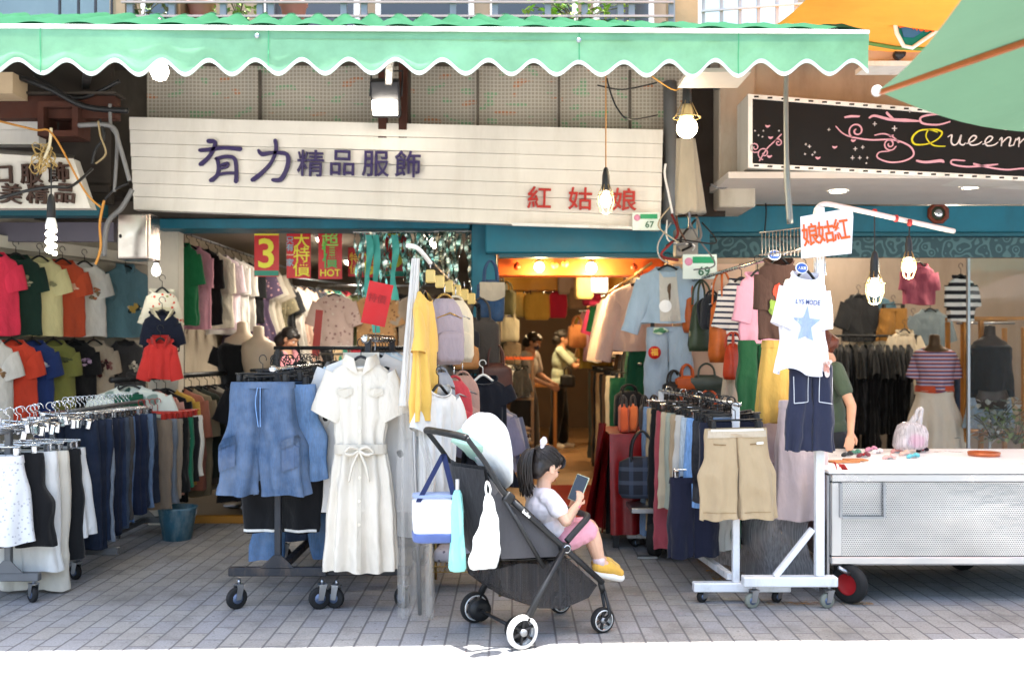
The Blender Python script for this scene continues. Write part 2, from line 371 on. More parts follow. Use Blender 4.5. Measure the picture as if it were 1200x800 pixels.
def tile_mat(c1, c2, s, rough=.35):
    m, n, l, b = newmat('floor_tiles'); v = coords(n, l)
    bt = n.new('ShaderNodeTexBrick'); bt.offset = 0; bt.inputs['Scale'].default_value = 1; bt.inputs['Brick Width'].default_value = s; bt.inputs['Row Height'].default_value = s
    bt.inputs['Mortar Size'].default_value = .003; bt.inputs['Color1'].default_value = (*C(c1), 1); bt.inputs['Color2'].default_value = (*C(c2), 1); bt.inputs['Mortar'].default_value = (*mul(C(c1), .4), 1)
    l.new(v, bt.inputs['Vector']); f = nnoise(n, l, v, 5, 6, .7)
    l.new(mixc(n, l, .5, bt.outputs['Color'], ramp(n, l, f, [(.3, (.3, .3, .3)), (.7, (.7, .7, .7))]), 'OVERLAY'), b.inputs['Base Color'])
    b.inputs['Roughness'].default_value = rough; bump(n, l, b, bt.outputs['Fac'], .3, -.002); return m
plane('shop_floor', -2.95, -.24, 7.95, 13.4, .005, tile_mat('#3d332c', '#473b32', .4))
plane('corridor_floor', -.12, 1.3, 7.95, 17, .005, tile_mat('#b08c66', '#a07e58', .45))
plane('boutique_floor', 1.5, 6, 8.3, 12, .005, tile_mat('#6b6259', '#5f574f', .5))

def panel_mat(col, step, axis=2, dirt='#9d9583'):       # overlapping boards or a shutter: only relief and dirt
    m, n, l, b = newmat('boards'); v = coords(n, l); c = C(col)
    f = nnoise(n, l, coords(n, l, (1, 1, .5)), 3, 6, .65)
    base = ramp(n, l, f, [(.3, mul(c, .9)), (.7, mul(c, 1.05))])
    d = nnoise(n, l, coords(n, l, (2.2, 1, .35)), 2.2, 6, .75)
    l.new(mixc(n, l, ramp(n, l, d, [(.5, (0, 0, 0)), (.8, (.5, .5, .5))]), base, C(dirt)), b.inputs['Base Color'])
    b.inputs['Roughness'].default_value = .55; bump(n, l, b, nnoise(n, l, v, 30, 3), .08, .003); return m
TEAL = surf('#1d6f85', .5, 0, .18, 4, .15, dirt='#245160', dscale=2)
TEALD = surf('#205a68', .5, 0, .2, 4, .15)
CREAM = panel_mat('#e6e2da', .1, dirt='#c3bcaf')
# -- main shop building
bld = thing('shop_building', 'shophouse with cream clapboard signs, teal shutter boxes and two open clothes shops', 'building', (0, 7.8, 0))
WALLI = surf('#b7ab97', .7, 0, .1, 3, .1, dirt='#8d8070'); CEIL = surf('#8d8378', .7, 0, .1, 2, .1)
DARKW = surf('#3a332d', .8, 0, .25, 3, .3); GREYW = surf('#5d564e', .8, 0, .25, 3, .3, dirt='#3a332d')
def wbox(name, x0, x1, y0, y1, z0, z1, mat, parent, bev=0):
    return MB().box(((x0+x1)/2, (y0+y1)/2, (z0+z1)/2), (x1-x0, y1-y0, z1-z0), None, bev).build(name, mat, parent)
wbox('upper_wall', -7.0, 1.42, 7.62, 7.9, 2.36, 3.5, GREYW, bld)
wbox('balcony_slab', -7.0, 6.5, 7.3, 9.2, 3.5, 3.62, GREYW, bld)
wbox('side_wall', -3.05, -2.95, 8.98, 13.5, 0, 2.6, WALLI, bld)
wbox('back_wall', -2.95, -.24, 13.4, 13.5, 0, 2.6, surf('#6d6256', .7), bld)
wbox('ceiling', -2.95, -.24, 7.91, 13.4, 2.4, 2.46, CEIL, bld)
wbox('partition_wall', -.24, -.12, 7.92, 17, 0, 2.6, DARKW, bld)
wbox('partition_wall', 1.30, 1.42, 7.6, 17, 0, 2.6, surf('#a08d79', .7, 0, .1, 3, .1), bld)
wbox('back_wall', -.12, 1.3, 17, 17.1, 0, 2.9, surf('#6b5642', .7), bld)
wbox('ceiling', -.12, 1.3, 7.91, 17, 2.6, 2.66, surf('#7d6247', .7), bld)
wbox('cross_beam', -.115, 1.295, 8.5, 8.8, 2.0, 2.19, surf('#c2561d', .5, 0, .1), bld)
wbox('cross_beam', -.115, 1.295, 11.6, 11.8, 2.05, 2.24, surf('#d69a1f', .5, 0, .1), bld)
wbox('pillar', -.31, -.12, 7.6, 7.9, 0, 2.36, TEAL, bld, .008)
wbox('shutter_box', -2.72, -.32, 7.55, 7.9, 2.285, 2.36, TEAL, bld, .006)
wbox('shutter_box', -.2, 1.38, 7.45, 7.6, 2.09, 2.36, TEAL, bld, .01)
wbox('shutter_lip', -.1, 1.28, 7.47, 7.6, 2.06, 2.087, TEALD, bld)
# netting in front of the upper wall
def net_mat():
    m, n, l, b = newmat('netting'); v = coords(n, l)
    sp = n.new('ShaderNodeSeparateXYZ'); l.new(v, sp.inputs[0]); outs = []
    for ax, per in ((0, .028), (2, .028)):
        q = n.new('ShaderNodeMath'); q.operation = 'DIVIDE'; q.inputs[1].default_value = per; l.new(sp.outputs[ax], q.inputs[0])
        f = n.new('ShaderNodeMath'); f.operation = 'FRACT'; l.new(q.outputs[0], f.inputs[0])
        outs.append(ramp(n, l, f.outputs[0], [(0, (1, 1, 1)), (.28, (0, 0, 0))], 'CONSTANT'))
    line = mixc(n, l, 1.0, outs[0], outs[1], 'LIGHTEN')
    vo = n.new('ShaderNodeTexNoise'); vo.inputs['Scale'].default_value = 1; vo.inputs['Detail'].default_value = 0
    l.new(coords(n, l, (7, 1, 16)), vo.inputs['Vector'])
    fleck = ramp(n, l, vo.outputs['Fac'], [(0, C('#6fa67c')), (.3, C('#a29b8f')), (.68, C('#a29b8f')), (.72, C('#b9744a'))], 'CONSTANT')
    base = mixc(n, l, .75, C('#8f897e'), fleck)
    l.new(mixc(n, l, line, base, C('#c4beb2')), b.inputs['Base Color']); b.inputs['Roughness'].default_value = .8; return m
t = MB(); t.grid(lambda u, v: Vector((-2.75+4.08*u, 7.5+.012*math.sin(u*60)*v, 2.98+.52*v)), 60, 4)
t.build('insulation_netting', net_mat(), bld)
for px in (305, 480, 560, 655, 738):
    q = P(px, 120, 7.44); t = MB().box((q.x, 7.43, 3.2), (.02, .03, .5)).build('net_batten', GREYW, bld)
# big cream clapboard sign, hung a little out of level
def sign_corner(px, py): return P(px, py, 7.2)
tl, tr, bl, br = sign_corner(151, 137), sign_corner(777, 152), sign_corner(157, 246), sign_corner(774, 270)
sg = thing('shop_sign', 'long cream clapboard shop sign with purple and red characters over two openings', 'shop sign', tuple(bl))
n_b = 7
for k in range(n_b):
    a, b_ = k/n_b, (k+1)/n_b
    t = MB(); p = [tl.lerp(bl, a), tr.lerp(br, a), tr.lerp(br, b_-.004), tl.lerp(bl, b_-.004)]
    o0, o1 = Vector((0, .006, 0)), Vector((0, -.006, 0)); bk = Vector((0, .09, 0))
    t.add([p[0]+o0, p[1]+o0, p[2]+o1, p[3]+o1, p[0]+bk, p[1]+bk, p[2]+bk, p[3]+bk], [[3, 2, 1, 0], [0, 1, 5, 4], [2, 3, 7, 6], [1, 2, 6, 5], [3, 0, 4, 7]])
    t.build('clapboard', CREAM, sg)
PURP = surf('#2e2256', .5, 0, .15, 8, .1); REDL = surf('#b3241c', .5, 0, .15, 8, .1)
def zc(pts): return [(150+x/3.479, 120+y/3.479) for x, y in pts]
def px_stroke(t, pts, r, Y):
    q = [P(x, y, Y) for x, y in zc(pts)]
    rr = [k*Y/F/3.479 for k in (r if isinstance(r, (list, tuple)) else [r]*len(q))]
    t.stroke([(p.x, p.z) for p in q], rr, .02, Matrix.Translation((0, Y, 0)))
def glyph(strokes):
    t = MB()
    for s_, r_ in strokes: px_stroke(t, s_, r_, 7.165)
    t.build('lettering', PURP, sg)
glyph([([(292, 195), (330, 192), (390, 185), (458, 190)], [7, 8, 7, 9]), ([(328, 158), (352, 160), (350, 182), (330, 220), (296, 252)], [9, 8, 7, 7, 9]),
       ([(362, 228), (368, 262), (362, 296), (338, 318)], [7, 7, 7, 9]), ([(358, 230), (395, 221), (432, 228), (440, 270), (440, 322)], [6, 7, 8, 7, 9]),
       ([(380, 255), (405, 246), (402, 262), (370, 270)], 5), ([(366, 294), (400, 288), (438, 288)], 6)])
glyph([([(532, 196), (545, 210), (585, 205), (640, 208), (653, 235), (642, 280), (620, 314), (590, 316)], [6, 9, 7, 8, 9, 8, 9, 7]), ([(600, 156), (602, 192), (585, 240), (550, 282), (508, 316)], [8, 7, 6, 8, 9])])
def sign_chars(txt, centers, size_px, Y, mat, parent, bold=.02, sx=1.0, tilt=0.0, depth=.02):
    for ch, (px, py) in zip(txt, centers):
        q = P(px, py, Y); M = Matrix.Translation(q) @ Matrix.Rotation(tilt, 4, 'Y')
        MB().text(ch, size_px*Y/F, depth, M, 'CENTER', bold*.4, sx).build('lettering', mat, parent)
sign_chars('精品服飾', [(364, 194), (401, 193), (440, 194), (478, 195)], 33, 7.17, PURP, sg, .018, 1.0, R(1.5))
sign_chars('紅姑娘', [(632, 234), (680, 235), (732, 236)], 28, 7.17, REDL, sg, .022, 1.05, R(2))
t = MB().bar(P(600, 263, 7.12), P(772, 268, 7.12), .03, .02).build('edge_rail', WHITEP, sg)
# address plates
def plate(x0, y0, x1, y1, Y, num, label, tilt=0.0):
    a, b_ = P(x0, y1, Y), P(x1, y0, Y); c = (a+b_)/2; W, H = b_.x-a.x, b_.z-a.z
    r_ = thing('address_plate', label, 'address plate', (c.x, Y, a.z))
    MB().box((c.x, Y, c.z), (W, .012, H), None, .003).build('plate', surf('#dfeee6', .35, 0, .04), r_)
    MB().box((c.x+W*.1, Y-.009, c.z+H*.27), (W*.62, .006, H*.26)).build('green_band', surf('#1c9a66', .4, 0, .04), r_)
    MB().ball((c.x-W*.33, Y-.009, c.z+H*.2), (W*.12, .004, W*.12), 12, 6).build('flower_emblem', surf('#d98fae', .4, 0, .04), r_)
    MB().text(num, H*.5, .004, Matrix.Translation((c.x+W*.12, Y-.011, c.z-H*.2)), 'CENTER', .01).build('number', surf('#226a4a', .4), r_)
plate(741, 249, 773, 270, 7.1, '67', 'small white and green address plate reading 67 on the corner of the cream sign')
plate(800, 298, 840, 327, 7.0, '69', 'white and green address plate reading 69 beside the pale blue outfit')
# sign of the neighbour at the far end of the frame
ls = thing('shop_sign', 'tilted white shop sign board with dark brown characters under a rusty box', 'shop sign', tuple(P(20, 244, 6.6)))
pl = [P(x, y, 6.6) for x, y in ((-70, 176), (86, 186), (106, 244), (-70, 244))]
MB().prism([(p.x, p.z) for p in pl], .1, Matrix.Translation((0, 6.6, 0))).build('sign_panel', surf('#cfcbc2', .5, 0, .08, 3, .1, dirt='#a49c8e'), ls)
tp = [P(-70, 176, 6.6), P(86, 186, 6.6)]
MB().add([tp[0], tp[1], tp[1]+Vector((-.14, .35, .09)), tp[0]+Vector((0, .35, .09))], [[0, 1, 2, 3]]).build('top_sheet', surf('#8d8a84', .5, .3), ls)
BRN = surf('#3b241a', .5, 0, .15)
sign_chars('口服飾', [(4, 206), (37, 205), (69, 204)], 25, 6.585, BRN, ls, .03, 1.05, R(-3), .03)
sign_chars('美精品', [(13, 229), (44, 229), (76, 228)], 25, 6.585, BRN, ls, .03, 1.05, R(3), .03)
t = thing('shop_sign', 'blank cream clapboard stub left of the rusty box', 'shop sign', tuple(P(0, 170, 6.9)))
for k in range(2):
    a, b_ = P(-80, 136+k*17, 6.9), P(46, 152.4+k*17, 6.9); wbox('clapboard', a.x, b_.x, 6.9-.006*k, 7.0, b_.z, a.z, CREAM, t)
t = thing('junction_box', 'rusty brown open steel frame box at the end of the cream stub', 'junction box', tuple(P(70, 162, 6.7)))
a, b_ = P(48, 161, 6.7), P(95, 121, 6.7); RUST = surf('#4a2a20', .8, .2, .3, 8, .4)
m = MB(); W = .04
m.box((a.x+W/2, 6.75, (a.z+b_.z)/2), (W, .2, b_.z-a.z)); m.box((b_.x-W/2, 6.75, (a.z+b_.z)/2), (W, .2, b_.z-a.z))
m.box(((a.x+b_.x)/2, 6.75, a.z+W/2-.003), (b_.x-a.x-2*W, .2, W)); m.box(((a.x+b_.x)/2, 6.75, b_.z-W/2+.003), (b_.x-a.x-2*W, .2, W)); m.box(((a.x+b_.x)/2+.015, 6.86, (a.z+b_.z)/2), (b_.x-a.x-2*W, .02, b_.z-a.z-2*W))
m.build('frame', RUST, t)
t = thing('ceiling_beam', 'dark rusty beam above the white sign board under the awning', 'beam', (-3.4, 6.75, 2.95))
wbox('web', -4.6, -2.68, 6.72, 6.82, 2.93, 3.08, RUST, t); wbox('flange', -4.6, -2.66, 6.68, 6.86, 3.085, 3.1, DARKW, t)
wbox('beam_box', -3.75, -3.26, 6.5, 6.7, 3.04, 3.18, surf('#b6a184', .6), None); bpy.context.scene.objects['beam_box'].name = 'cable_trunking'
tag(bpy.context.scene.objects['cable_trunking'], 'beige cable trunking box under the awning hem above the rusty beam', 'trunking')
lb = thing('neighbour_stall', 'neighbouring stall with a panelled wall of hanging tees', 'market stall', (-4.2, 7.0, 0))
# slanting tee wall (runs away from the street), built as a thick panel
TA, TB = Vector((-3.98, 6.6, 0)), Vector((-3.3, 8.75, 0)); TD = (TB-TA).normalized(); TN = Vector((TD.y, -TD.x, 0))
def slab(name, a, b_, z0, z1, th, mat, parent, nrm):
    m = MB(); q = [a, b_, b_-nrm*th, a-nrm*th]
    m.add([(p.x, p.y, z0) for p in q]+[(p.x, p.y, z1) for p in q], [[0, 1, 5, 4], [1, 2, 6, 5], [2, 3, 7, 6], [3, 0, 4, 7], [4, 5, 6, 7], [3, 2, 1, 0]])
    return m.build(name, mat, parent)
slab('tee_wall', TA-TD*1.0, TB+TD*.25, 0, 2.5, .06, surf('#a9a294', .7, 0, .1, 3, .1, dirt='#8b8375'), lb, TN)
slab('hanging_board', TA-TD*.9+TN*.06, TB+TD*.1+TN*.06, 2.11, 2.2, .03, surf('#c9c3b4', .5), lb, TN)
slab('hanging_rail', TA-TD*.9+TN*.05, TB+TD*.1+TN*.05, 1.485, 1.5, .015, BLACKP, lb, TN)
wbox('shutter_lintel', -5.5, -2.9, 7.0, 7.15, 2.31, 2.4, TEALD, lb)
wbox('soffit', -5.5, -2.9, 7.16, 8.9, 2.5, 2.55, DARKW, lb)
wbox('lintel_panel', -5.5, -2.9, 7.2, 7.26, 2.42, 3.45, DARKW, lb)
wbox('fascia', -5.4, -2.92, 7.3, 7.36, 2.16, 2.3, surf('#5b5763', .5), lb)
# pilaster and stainless meter box between the stall and the shop
wbox('pilaster', -2.84, -2.60, 7.76, 7.89, 0, 2.36, surf('#c9bfae', .6, 0, .1, 3, .1, dirt='#9d9280'), bld, .006)
mb_ = thing('meter_box', 'stainless steel meter box on the wall beside the tee display', 'meter box', tuple(P(155, 304, 7.0)))
a, b_ = P(137, 304, 7.0), P(176, 250, 7.0)
wbox('body', a.x, b_.x, 7.0, 7.2, a.z, b_.z, surf('#b9aaa2', .22, 1, .1, 4, .05), mb_, .008)
wbox('door', a.x+.012, b_.x-.02, 6.985, 6.998, a.z+.012, b_.z-.012, surf('#c4b4ac', .18, 1, .1, 4, .05), mb_, .003)
MB().ball((a.x+.03, 6.982, (a.z+b_.z)/2), (.01, .006, .014), 10, 6).build('lock', BLACKP, mb_)
# -- right hand building
rb = thing('boutique_building', 'beige boutique building with teal fascia and open shopfront under a black sign', 'building', (3.2, 8.3, 0))
BEIGE = surf('#b9b1a4', .7, 0, .12, 2.5, .15, dirt='#8d7c69')
a, b_ = P(838, 235, 7.5), P(872, 60, 7.5)
wbox('column', a.x, b_.x+.05, 7.35, 7.9, 2.42, 3.75, BEIGE, rb, .01)
wbox('upper_wall', b_.x+.052, 6.5, 7.4, 7.9, 2.6, 3.75, BEIGE, rb)
wbox('soffit', 1.5, 6.5, 6.9, 8.17, 2.555, 2.6, surf('#c9c2bb', .6, 0, .06), rb)
wbox('fascia', 1.56, 6.5, 8.2, 8.3, 2.33, 2.55, TEAL, rb, .005)
wbox('fascia_trim', 1.56, 6.5, 8.17, 8.3, 2.295, 2.325, TEALD, rb, .004)
def damask():
    m, n, l, b = newmat('damask'); v = coords(n, l, (9, 1, 9)); wv = n.new('ShaderNodeTexVoronoi'); wv.feature = 'SMOOTH_F1'; wv.inputs['Scale'].default_value = 1.4; l.new(v, wv.inputs['Vector'])
    f = n.new('ShaderNodeMath'); f.operation = 'SINE'; g = n.new('ShaderNodeMath'); g.operation = 'MULTIPLY'; g.inputs[1].default_value = 22; l.new(wv.outputs['Distance'], g.inputs[0]); l.new(g.outputs[0], f.inputs[0])
    l.new(ramp(n, l, f.outputs[0], [(.2, C('#2d4a50')), (.6, C('#4d6d71'))]), b.inputs['Base Color']); b.inputs['Roughness'].default_value = .7; return m
wbox('damask_valance', 1.56, 6.5, 8.215, 8.27, 2.125, 2.29, damask(), rb)
wbox('jamb', 1.43, 1.56, 7.85, 8.3, 0, 2.55, TEAL, rb, .005)
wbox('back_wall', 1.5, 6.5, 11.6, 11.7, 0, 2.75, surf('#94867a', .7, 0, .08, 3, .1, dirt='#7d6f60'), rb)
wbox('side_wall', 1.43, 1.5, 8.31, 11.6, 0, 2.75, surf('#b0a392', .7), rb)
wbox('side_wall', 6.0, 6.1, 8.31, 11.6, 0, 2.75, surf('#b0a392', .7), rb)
wbox('ceiling', 1.5, 6.0, 8.31, 11.6, 2.7, 2.75, CEIL, rb)
wbox('ceiling_bulkhead', 1.5, 3.3, 9.0, 9.6, 2.28, 2.7, surf('#caa570', .6), rb)
gx = P(1134, 0, 8.25).x
MB().box((gx+1.2, 8.25, 1.06), (2.4, .012, 2.12)).build('shop_window', glass('#e6f2ee', .01, .01), rb)
MB().box((gx, 8.24, 1.06), (.02, .03, 2.12)).build('window_stile', STEEL, rb)
# black sign
Y0 = 6.9; A, B_ = P(873, 197, Y0), P(1300, 0, Y0)
zt, zb = P(877, 112, Y0).z, P(877, 196, Y0).z
qs = thing('shop_sign', 'black shop sign box with white frame, pink scrolls and script lettering', 'shop sign', (3.0, Y0, zb))
def SX(px, py): q = P(px, py, Y0); return q
TLs, BLs = SX(876, 111), SX(876, 197); TRs, BRs = SX(1290, 144), SX(1290, 217)
def srect(name, l0, r0, r1, l1, y, th, mat):
    m = MB(); o = Vector((0, y, 0)); k = Vector((0, th, 0)); q = [l0+o, r0+o, r1+o, l1+o]
    m.add(q+[p+k for p in q], [[3, 2, 1, 0], [0, 1, 5, 4], [1, 2, 6, 5], [2, 3, 7, 6], [3, 0, 4, 7], [4, 5, 6, 7]]); return m.build(name, mat, qs)
srect('box', TLs, TRs, BRs, BLs, 0, .32, surf('#d5d2ca', .5, 0, .08, 4, .1, dirt='#a79f90'))
dz = Vector((0, 0, .03)); dx = Vector((.03, 0, 0))
srect('panel', TLs+dx-dz, TRs-dx-dz, BRs-dx+dz, BLs+dx+dz, -.012, .01, surf('#17181b', .5, 0, .1, 3, .02, .2))
for nm, q in (('frame', (TLs, TRs, TRs-dz, TLs-dz)), ('frame', (BLs+dz, BRs+dz, BRs, BLs))): srect(nm, *q, -.02, .018, WHITEP)
srect('frame', TLs-dz, TLs+dx-dz, BLs+dx+dz, BLs+dz, -.02, .018, WHITEP)
for k in range(26):
    for e0, e1, dd in ((TLs, TRs, -.015), (BLs, BRs, .015)):
        q = e0.lerp(e1, (k+.6)/26); MB().box((q.x, Y0-.021, q.z+dd), (.034, .006, .012), None, .002).build('frame_slot', BLACKP, qs)
PINK = surf('#d8a3b4', .4, 0, .05); YEL = surf('#d8d02c', .4, 0, .05); WHT = surf('#e3dde0', .4, 0, .04)
def sstroke(t, pts, r): 
    q = [SX(800+x/2.857, y/2.857) for x, y in pts]; rr = [.62*k*Y0/F/2.857 for k in (r if isinstance(r, (list, tuple)) else [r]*len(q))]
    t.stroke([(p.x, p.z) for p in q], rr, .008, Matrix.Translation((0, Y0-.02, 0)))
def scroll(cx, cy, r0, turns, a0, cw=1):
    return [(cx+(r0*(1-.8*k/14))*math.cos(R(a0)+cw*turns*2*math.pi*k/14), cy+(r0*(1-.8*k/14))*math.sin(R(a0)+cw*turns*2*math.pi*k/14)) for k in range(15)]
t = MB(); sstroke(t, [(255, 540), (280, 500), (300, 480), (328, 452)], 3); sstroke(t, scroll(240, 495, 18, 1.4, 60), 2.5); sstroke(t, scroll(318, 480, 14, 1.3, 200), 2.5); sstroke(t, scroll(270, 515, 22, 1.2, 100), 2.5); t.build('scroll_ornament', PINK, qs)
t = MB(); sstroke(t, [(510, 425), (545, 455), (620, 470), (700, 470), (755, 490), (770, 520), (740, 540), (690, 545), (650, 530), (655, 512), (690, 508)], [2, 3, 4, 4, 4, 4, 4, 4, 3, 3, 2]); sstroke(t, scroll(580, 440, 28, 1.3, 120), 3.5); sstroke(t, scroll(690, 485, 22, 1.5, 20), 3); sstroke(t, [(640, 455), (670, 450), (700, 460), (720, 480)], 3); t.build('scroll_ornament', PINK, qs)
t = MB(); sstroke(t, [(622, 397), (640, 390), (690, 402), (740, 405), (790, 408)], [5, 6, 7, 9, 3]); sstroke(t, [(890, 410), (850, 420), (800, 415), (795, 395), (840, 385), (900, 385), (950, 400), (1020, 415), (1080, 435)], [4, 4, 5, 5, 5, 4, 4, 4, 4]); sstroke(t, [(540, 395), (560, 392), (588, 392)], [4, 6, 4]); sstroke(t, [(680, 380), (690, 390), (700, 400)], 6); t.build('scroll_ornament', PINK, qs)
t = MB(); sstroke(t, [(780, 540), (810, 545), (860, 540), (870, 545)], [5, 6, 8, 4]); sstroke(t, [(940, 540), (900, 538), (900, 552), (950, 560), (1010, 556), (1050, 552)], [3, 4, 4, 4, 5, 3]); sstroke(t, [(970, 550), (1020, 562), (1080, 570), (1140, 566), (1200, 575)], 4); t.build('scroll_ornament', PINK, qs)
t = MB()
for x, y, s in ((240, 440, 3), (252, 455, 3), (265, 460, 3), (268, 440, 3), (320, 440, 3), (487, 436, 5), (410, 485, 4), (422, 492, 6), (407, 518, 4), (432, 520, 4), (440, 512, 4), (575, 500, 7), (600, 495, 6), (566, 530, 7), (590, 530, 6), (615, 530, 4), (640, 417, 7), (706, 432, 9), (757, 374, 5), (612, 548, 3)):
    sstroke(t, [(x-s, y), (x, y+.2), (x+s, y)], [.6, s*.35, .6]); sstroke(t, [(x, y-s), (x+.2, y), (x, y+s)], [.6, s*.35, .6])
t.build('sparkle_ornament', WHT, qs)
t = MB()
for x, y in ((282, 424), (292, 462), (288, 525), (506, 494), (450, 530), (568, 472), (694, 456)): sstroke(t, [(x-7, y-2), (x, y+2), (x+7, y-1)], [2, 6, 3])
t.build('petal_ornament', PINK, qs)
t = MB(); sstroke(t, [(850, 445), (820, 436), (785, 442), (765, 465), (775, 485), (815, 484), (850, 468), (865, 447), (850, 437), (832, 436), (818, 438), (812, 462), (835, 488), (875, 492)], [2, 3, 4, 5, 4, 3, 3, 4, 4, 4, 3, 2, 3, 2]); t.build('lettering', YEL, qs)
def scr(x, strokes, k=1.12):
    t = MB()
    for s_ in strokes: sstroke(t, [(x+a*k, 450+b*1.1) for a, b in s_], [2.2]+[3]*(len(s_)-2)+[1.6])
    t.build('lettering', WHT, qs)
scr(884, [[(0, 10), (12, 4), (10, 24), (18, 34), (30, 28), (40, 4), (36, 28), (46, 34), (52, 28)]])
scr(946, [[(0, 30), (20, 22), (30, 10), (20, 6), (8, 20), (14, 34), (34, 32), (46, 24)]])
scr(1000, [[(0, 32), (20, 24), (30, 12), (20, 8), (8, 22), (14, 36), (34, 34), (46, 26)]])
scr(1056, [[(0, 20), (8, 12), (6, 38)], [(6, 30), (24, 12), (34, 14), (30, 36), (42, 34)], [(42, 36), (50, 14)]])
scr(1114, [[(0, 20), (8, 12), (6, 40)], [(6, 32), (24, 14), (34, 16), (30, 38), (44, 34)]])
t = MB(); sstroke(t, [(1176, 440), (1170, 452)], 4); t.build('lettering', WHT, qs)
scr(1186, [[(0, 40), (16, 16), (20, 30), (10, 44), (-2, 40)]])
# soffit downlights
for px, py, Y, wh in ((982, 217, 7.45, 'near the steel pole'), (1137, 224, 7.25, 'above the octagonal mirror')):
    q = P(px, py, Y); q.z = 2.553; t = thing('downlight', 'round recessed downlight in the white soffit '+wh, 'downlight', tuple(q))
    MB().lathe([(.075, 0), (.078, -.006), (.06, -.01)], 20, Matrix.Translation(q), False, False).build('trim_ring', WHITEP, t)
    MB().lathe([(.061, -.004), (.0005, -.004)], 20, Matrix.Translation(q), False, False).build('lens', glow('#fff6e6', 6), t)
# -- upper floor: window bars, glass, plants
ub = thing('balcony_grille', 'pale balcony grille of posts and pinkish rails above the awning', 'window grille', (-.4, 7.42, 3.62))
for px in (153, 202, 262, 305, 318, 403, 427, 531, 580, 642, 685, 727, 740, 787):
    q = P(px, 0, 7.42); MB().box((q.x, 7.42, 4.1), (.045, .04, .95)).build('post', surf('#7a7f86', .5, 0, .1), ub)
for z in (3.72, 3.84, 3.945, 4.05, 4.2, 4.35): MB().box((-.85, 7.39, z), (4.1, .018, .016)).build('rail', surf('#a3908b', .5, 0, .08), ub)
for px in (70, 92, 112, 131): q = P(px, 0, 7.42); MB().box((q.x, 7.42, 4.1), (.016, .016, .95)).build('post', DARKSTEEL, ub)
g2 = thing('balcony_grille', 'white balcony grille with square mesh beside the yellow tarpaulin', 'window grille', (1.75, 7.1, 3.62))
for k in range(8): MB().box((1.38+.125*k, 7.18-.03*k, 4.1), (.022, .02, .95)).build('post', surf('#9a9da0', .5), g2)
for z in (3.8, 3.91, 4.02, 4.13): MB().bar((1.36, 7.165, z), (2.3, 6.94, z), .014).build('rail', surf('#9a9da0', .5), g2)
up = thing('upper_storey', 'upper storey wall with dark windows behind the balcony grille', 'building', (0, 8.9, 3.62))
wbox('wall', -7, 6.5, 9.2, 9.4, 3.62, 7.2, surf('#8c7b66', .8, 0, .15), up)
for k, (x0, x1, mt) in enumerate(((-6.5, -3.55, '#5c7075'), (-3.4, -2.75, '#34424a'), (-2.3, -1.4, '#3c3d40'), (-1.25, -.35, '#2c2f33'), (-.2, .6, '#30353a'), (.75, 1.3, '#3c4043'), (1.7, 2.6, '#aebcc4'))):
    f = wbox('window', x0, x1, 9.12, 9.2, 3.7, 4.9, WHITEP, up); wbox('pane', x0+.05, x1-.05, 9.1, 9.115, 3.75, 4.85, surf(mt, .1, 0, .2, 2, 0, .6), f)
for px, wd, mt in ((140, 18, '#a98f74'), (208, 11, '#8a6a48'), (801, 32, '#a68a68')):
    q = P(px, 0, 7.5); wbox('pier', q.x-wd*.0032, q.x+wd*.0032, 7.46, 7.7, 3.62, 7.2, surf(mt, .8, 0, .15, 5, .3), up)
def leafplant(name, label, px, py, Y, spread, n, cols, seed, pot=None, cat='plant', hgt=.35):
    r_ = random.Random(seed); q = P(px, py, Y); t = thing(name, label, cat, tuple(q)); m = MB(); st = MB()
    for k in range(n):
        a = r_.uniform(0, 6.28); d = spread*math.sqrt(r_.random()); z = r_.uniform(.0, hgt)
        p = q+Vector((math.cos(a)*d, math.sin(a)*d*.6, z)); s = r_.uniform(.025, .055); Q = Matrix.Rotation(r_.uniform(0, 6.28), 4, 'Z') @ Matrix.Rotation(r_.uniform(-.9, .9), 4, 'X')
        m.add([p+(Q @ Vector(c))*s for c in ((0, -.15, 0), (.45, .4, .1), (.35, .9, .05), (0, 1.35, -.15), (-.35, .9, .05), (-.45, .4, .1))], [[0, 1, 2, 3], [0, 3, 4, 5]])
        if k % 7 == 0: st.tube(bez([q, q+(p-q)*.5+Vector((0, 0, .04)), p], 3), .004, 5)
    lm, ln, ll, lb_ = newmat('leaves'); oi = ln.new('ShaderNodeNewGeometry')
    ll.new(ramp(ln, ll, oi.outputs['Random Per Island'], [(0, C(cols[0])), (.6, C(cols[1])), (1, C(cols[2]))]), lb_.inputs['Base Color']); lb_.inputs['Roughness'].default_value = .5
    m.build('foliage', lm, t); st.build('stem', surf('#4b4a2a', .8), t)
    if pot: MB().lathe([(.09, -.2), (.13, -.01), (.14, 0), (.12, 0)], 16, Matrix.Translation(q), True, False).build('pot', surf(pot, .6), t)
leafplant('balcony_plant', 'bright leafy pot plant behind the balcony grille, over the characters', 280, 28, 7.62, .22, 120, ('#6f9a3a', '#8db048', '#b9c86a'), 3)
leafplant('balcony_plant', 'bushy yellow green plant on the balcony above the bare hanging bulb', 675, 34, 7.62, .42, 260, ('#5f9a2c', '#86b83c', '#c2cf62'), 4)
leafplant('balcony_plant', 'thin dark plant beside the tan pier on the balcony', 168, 30, 7.62, .2, 60, ('#3f5a34', '#5c7448', '#8c946a'), 5)
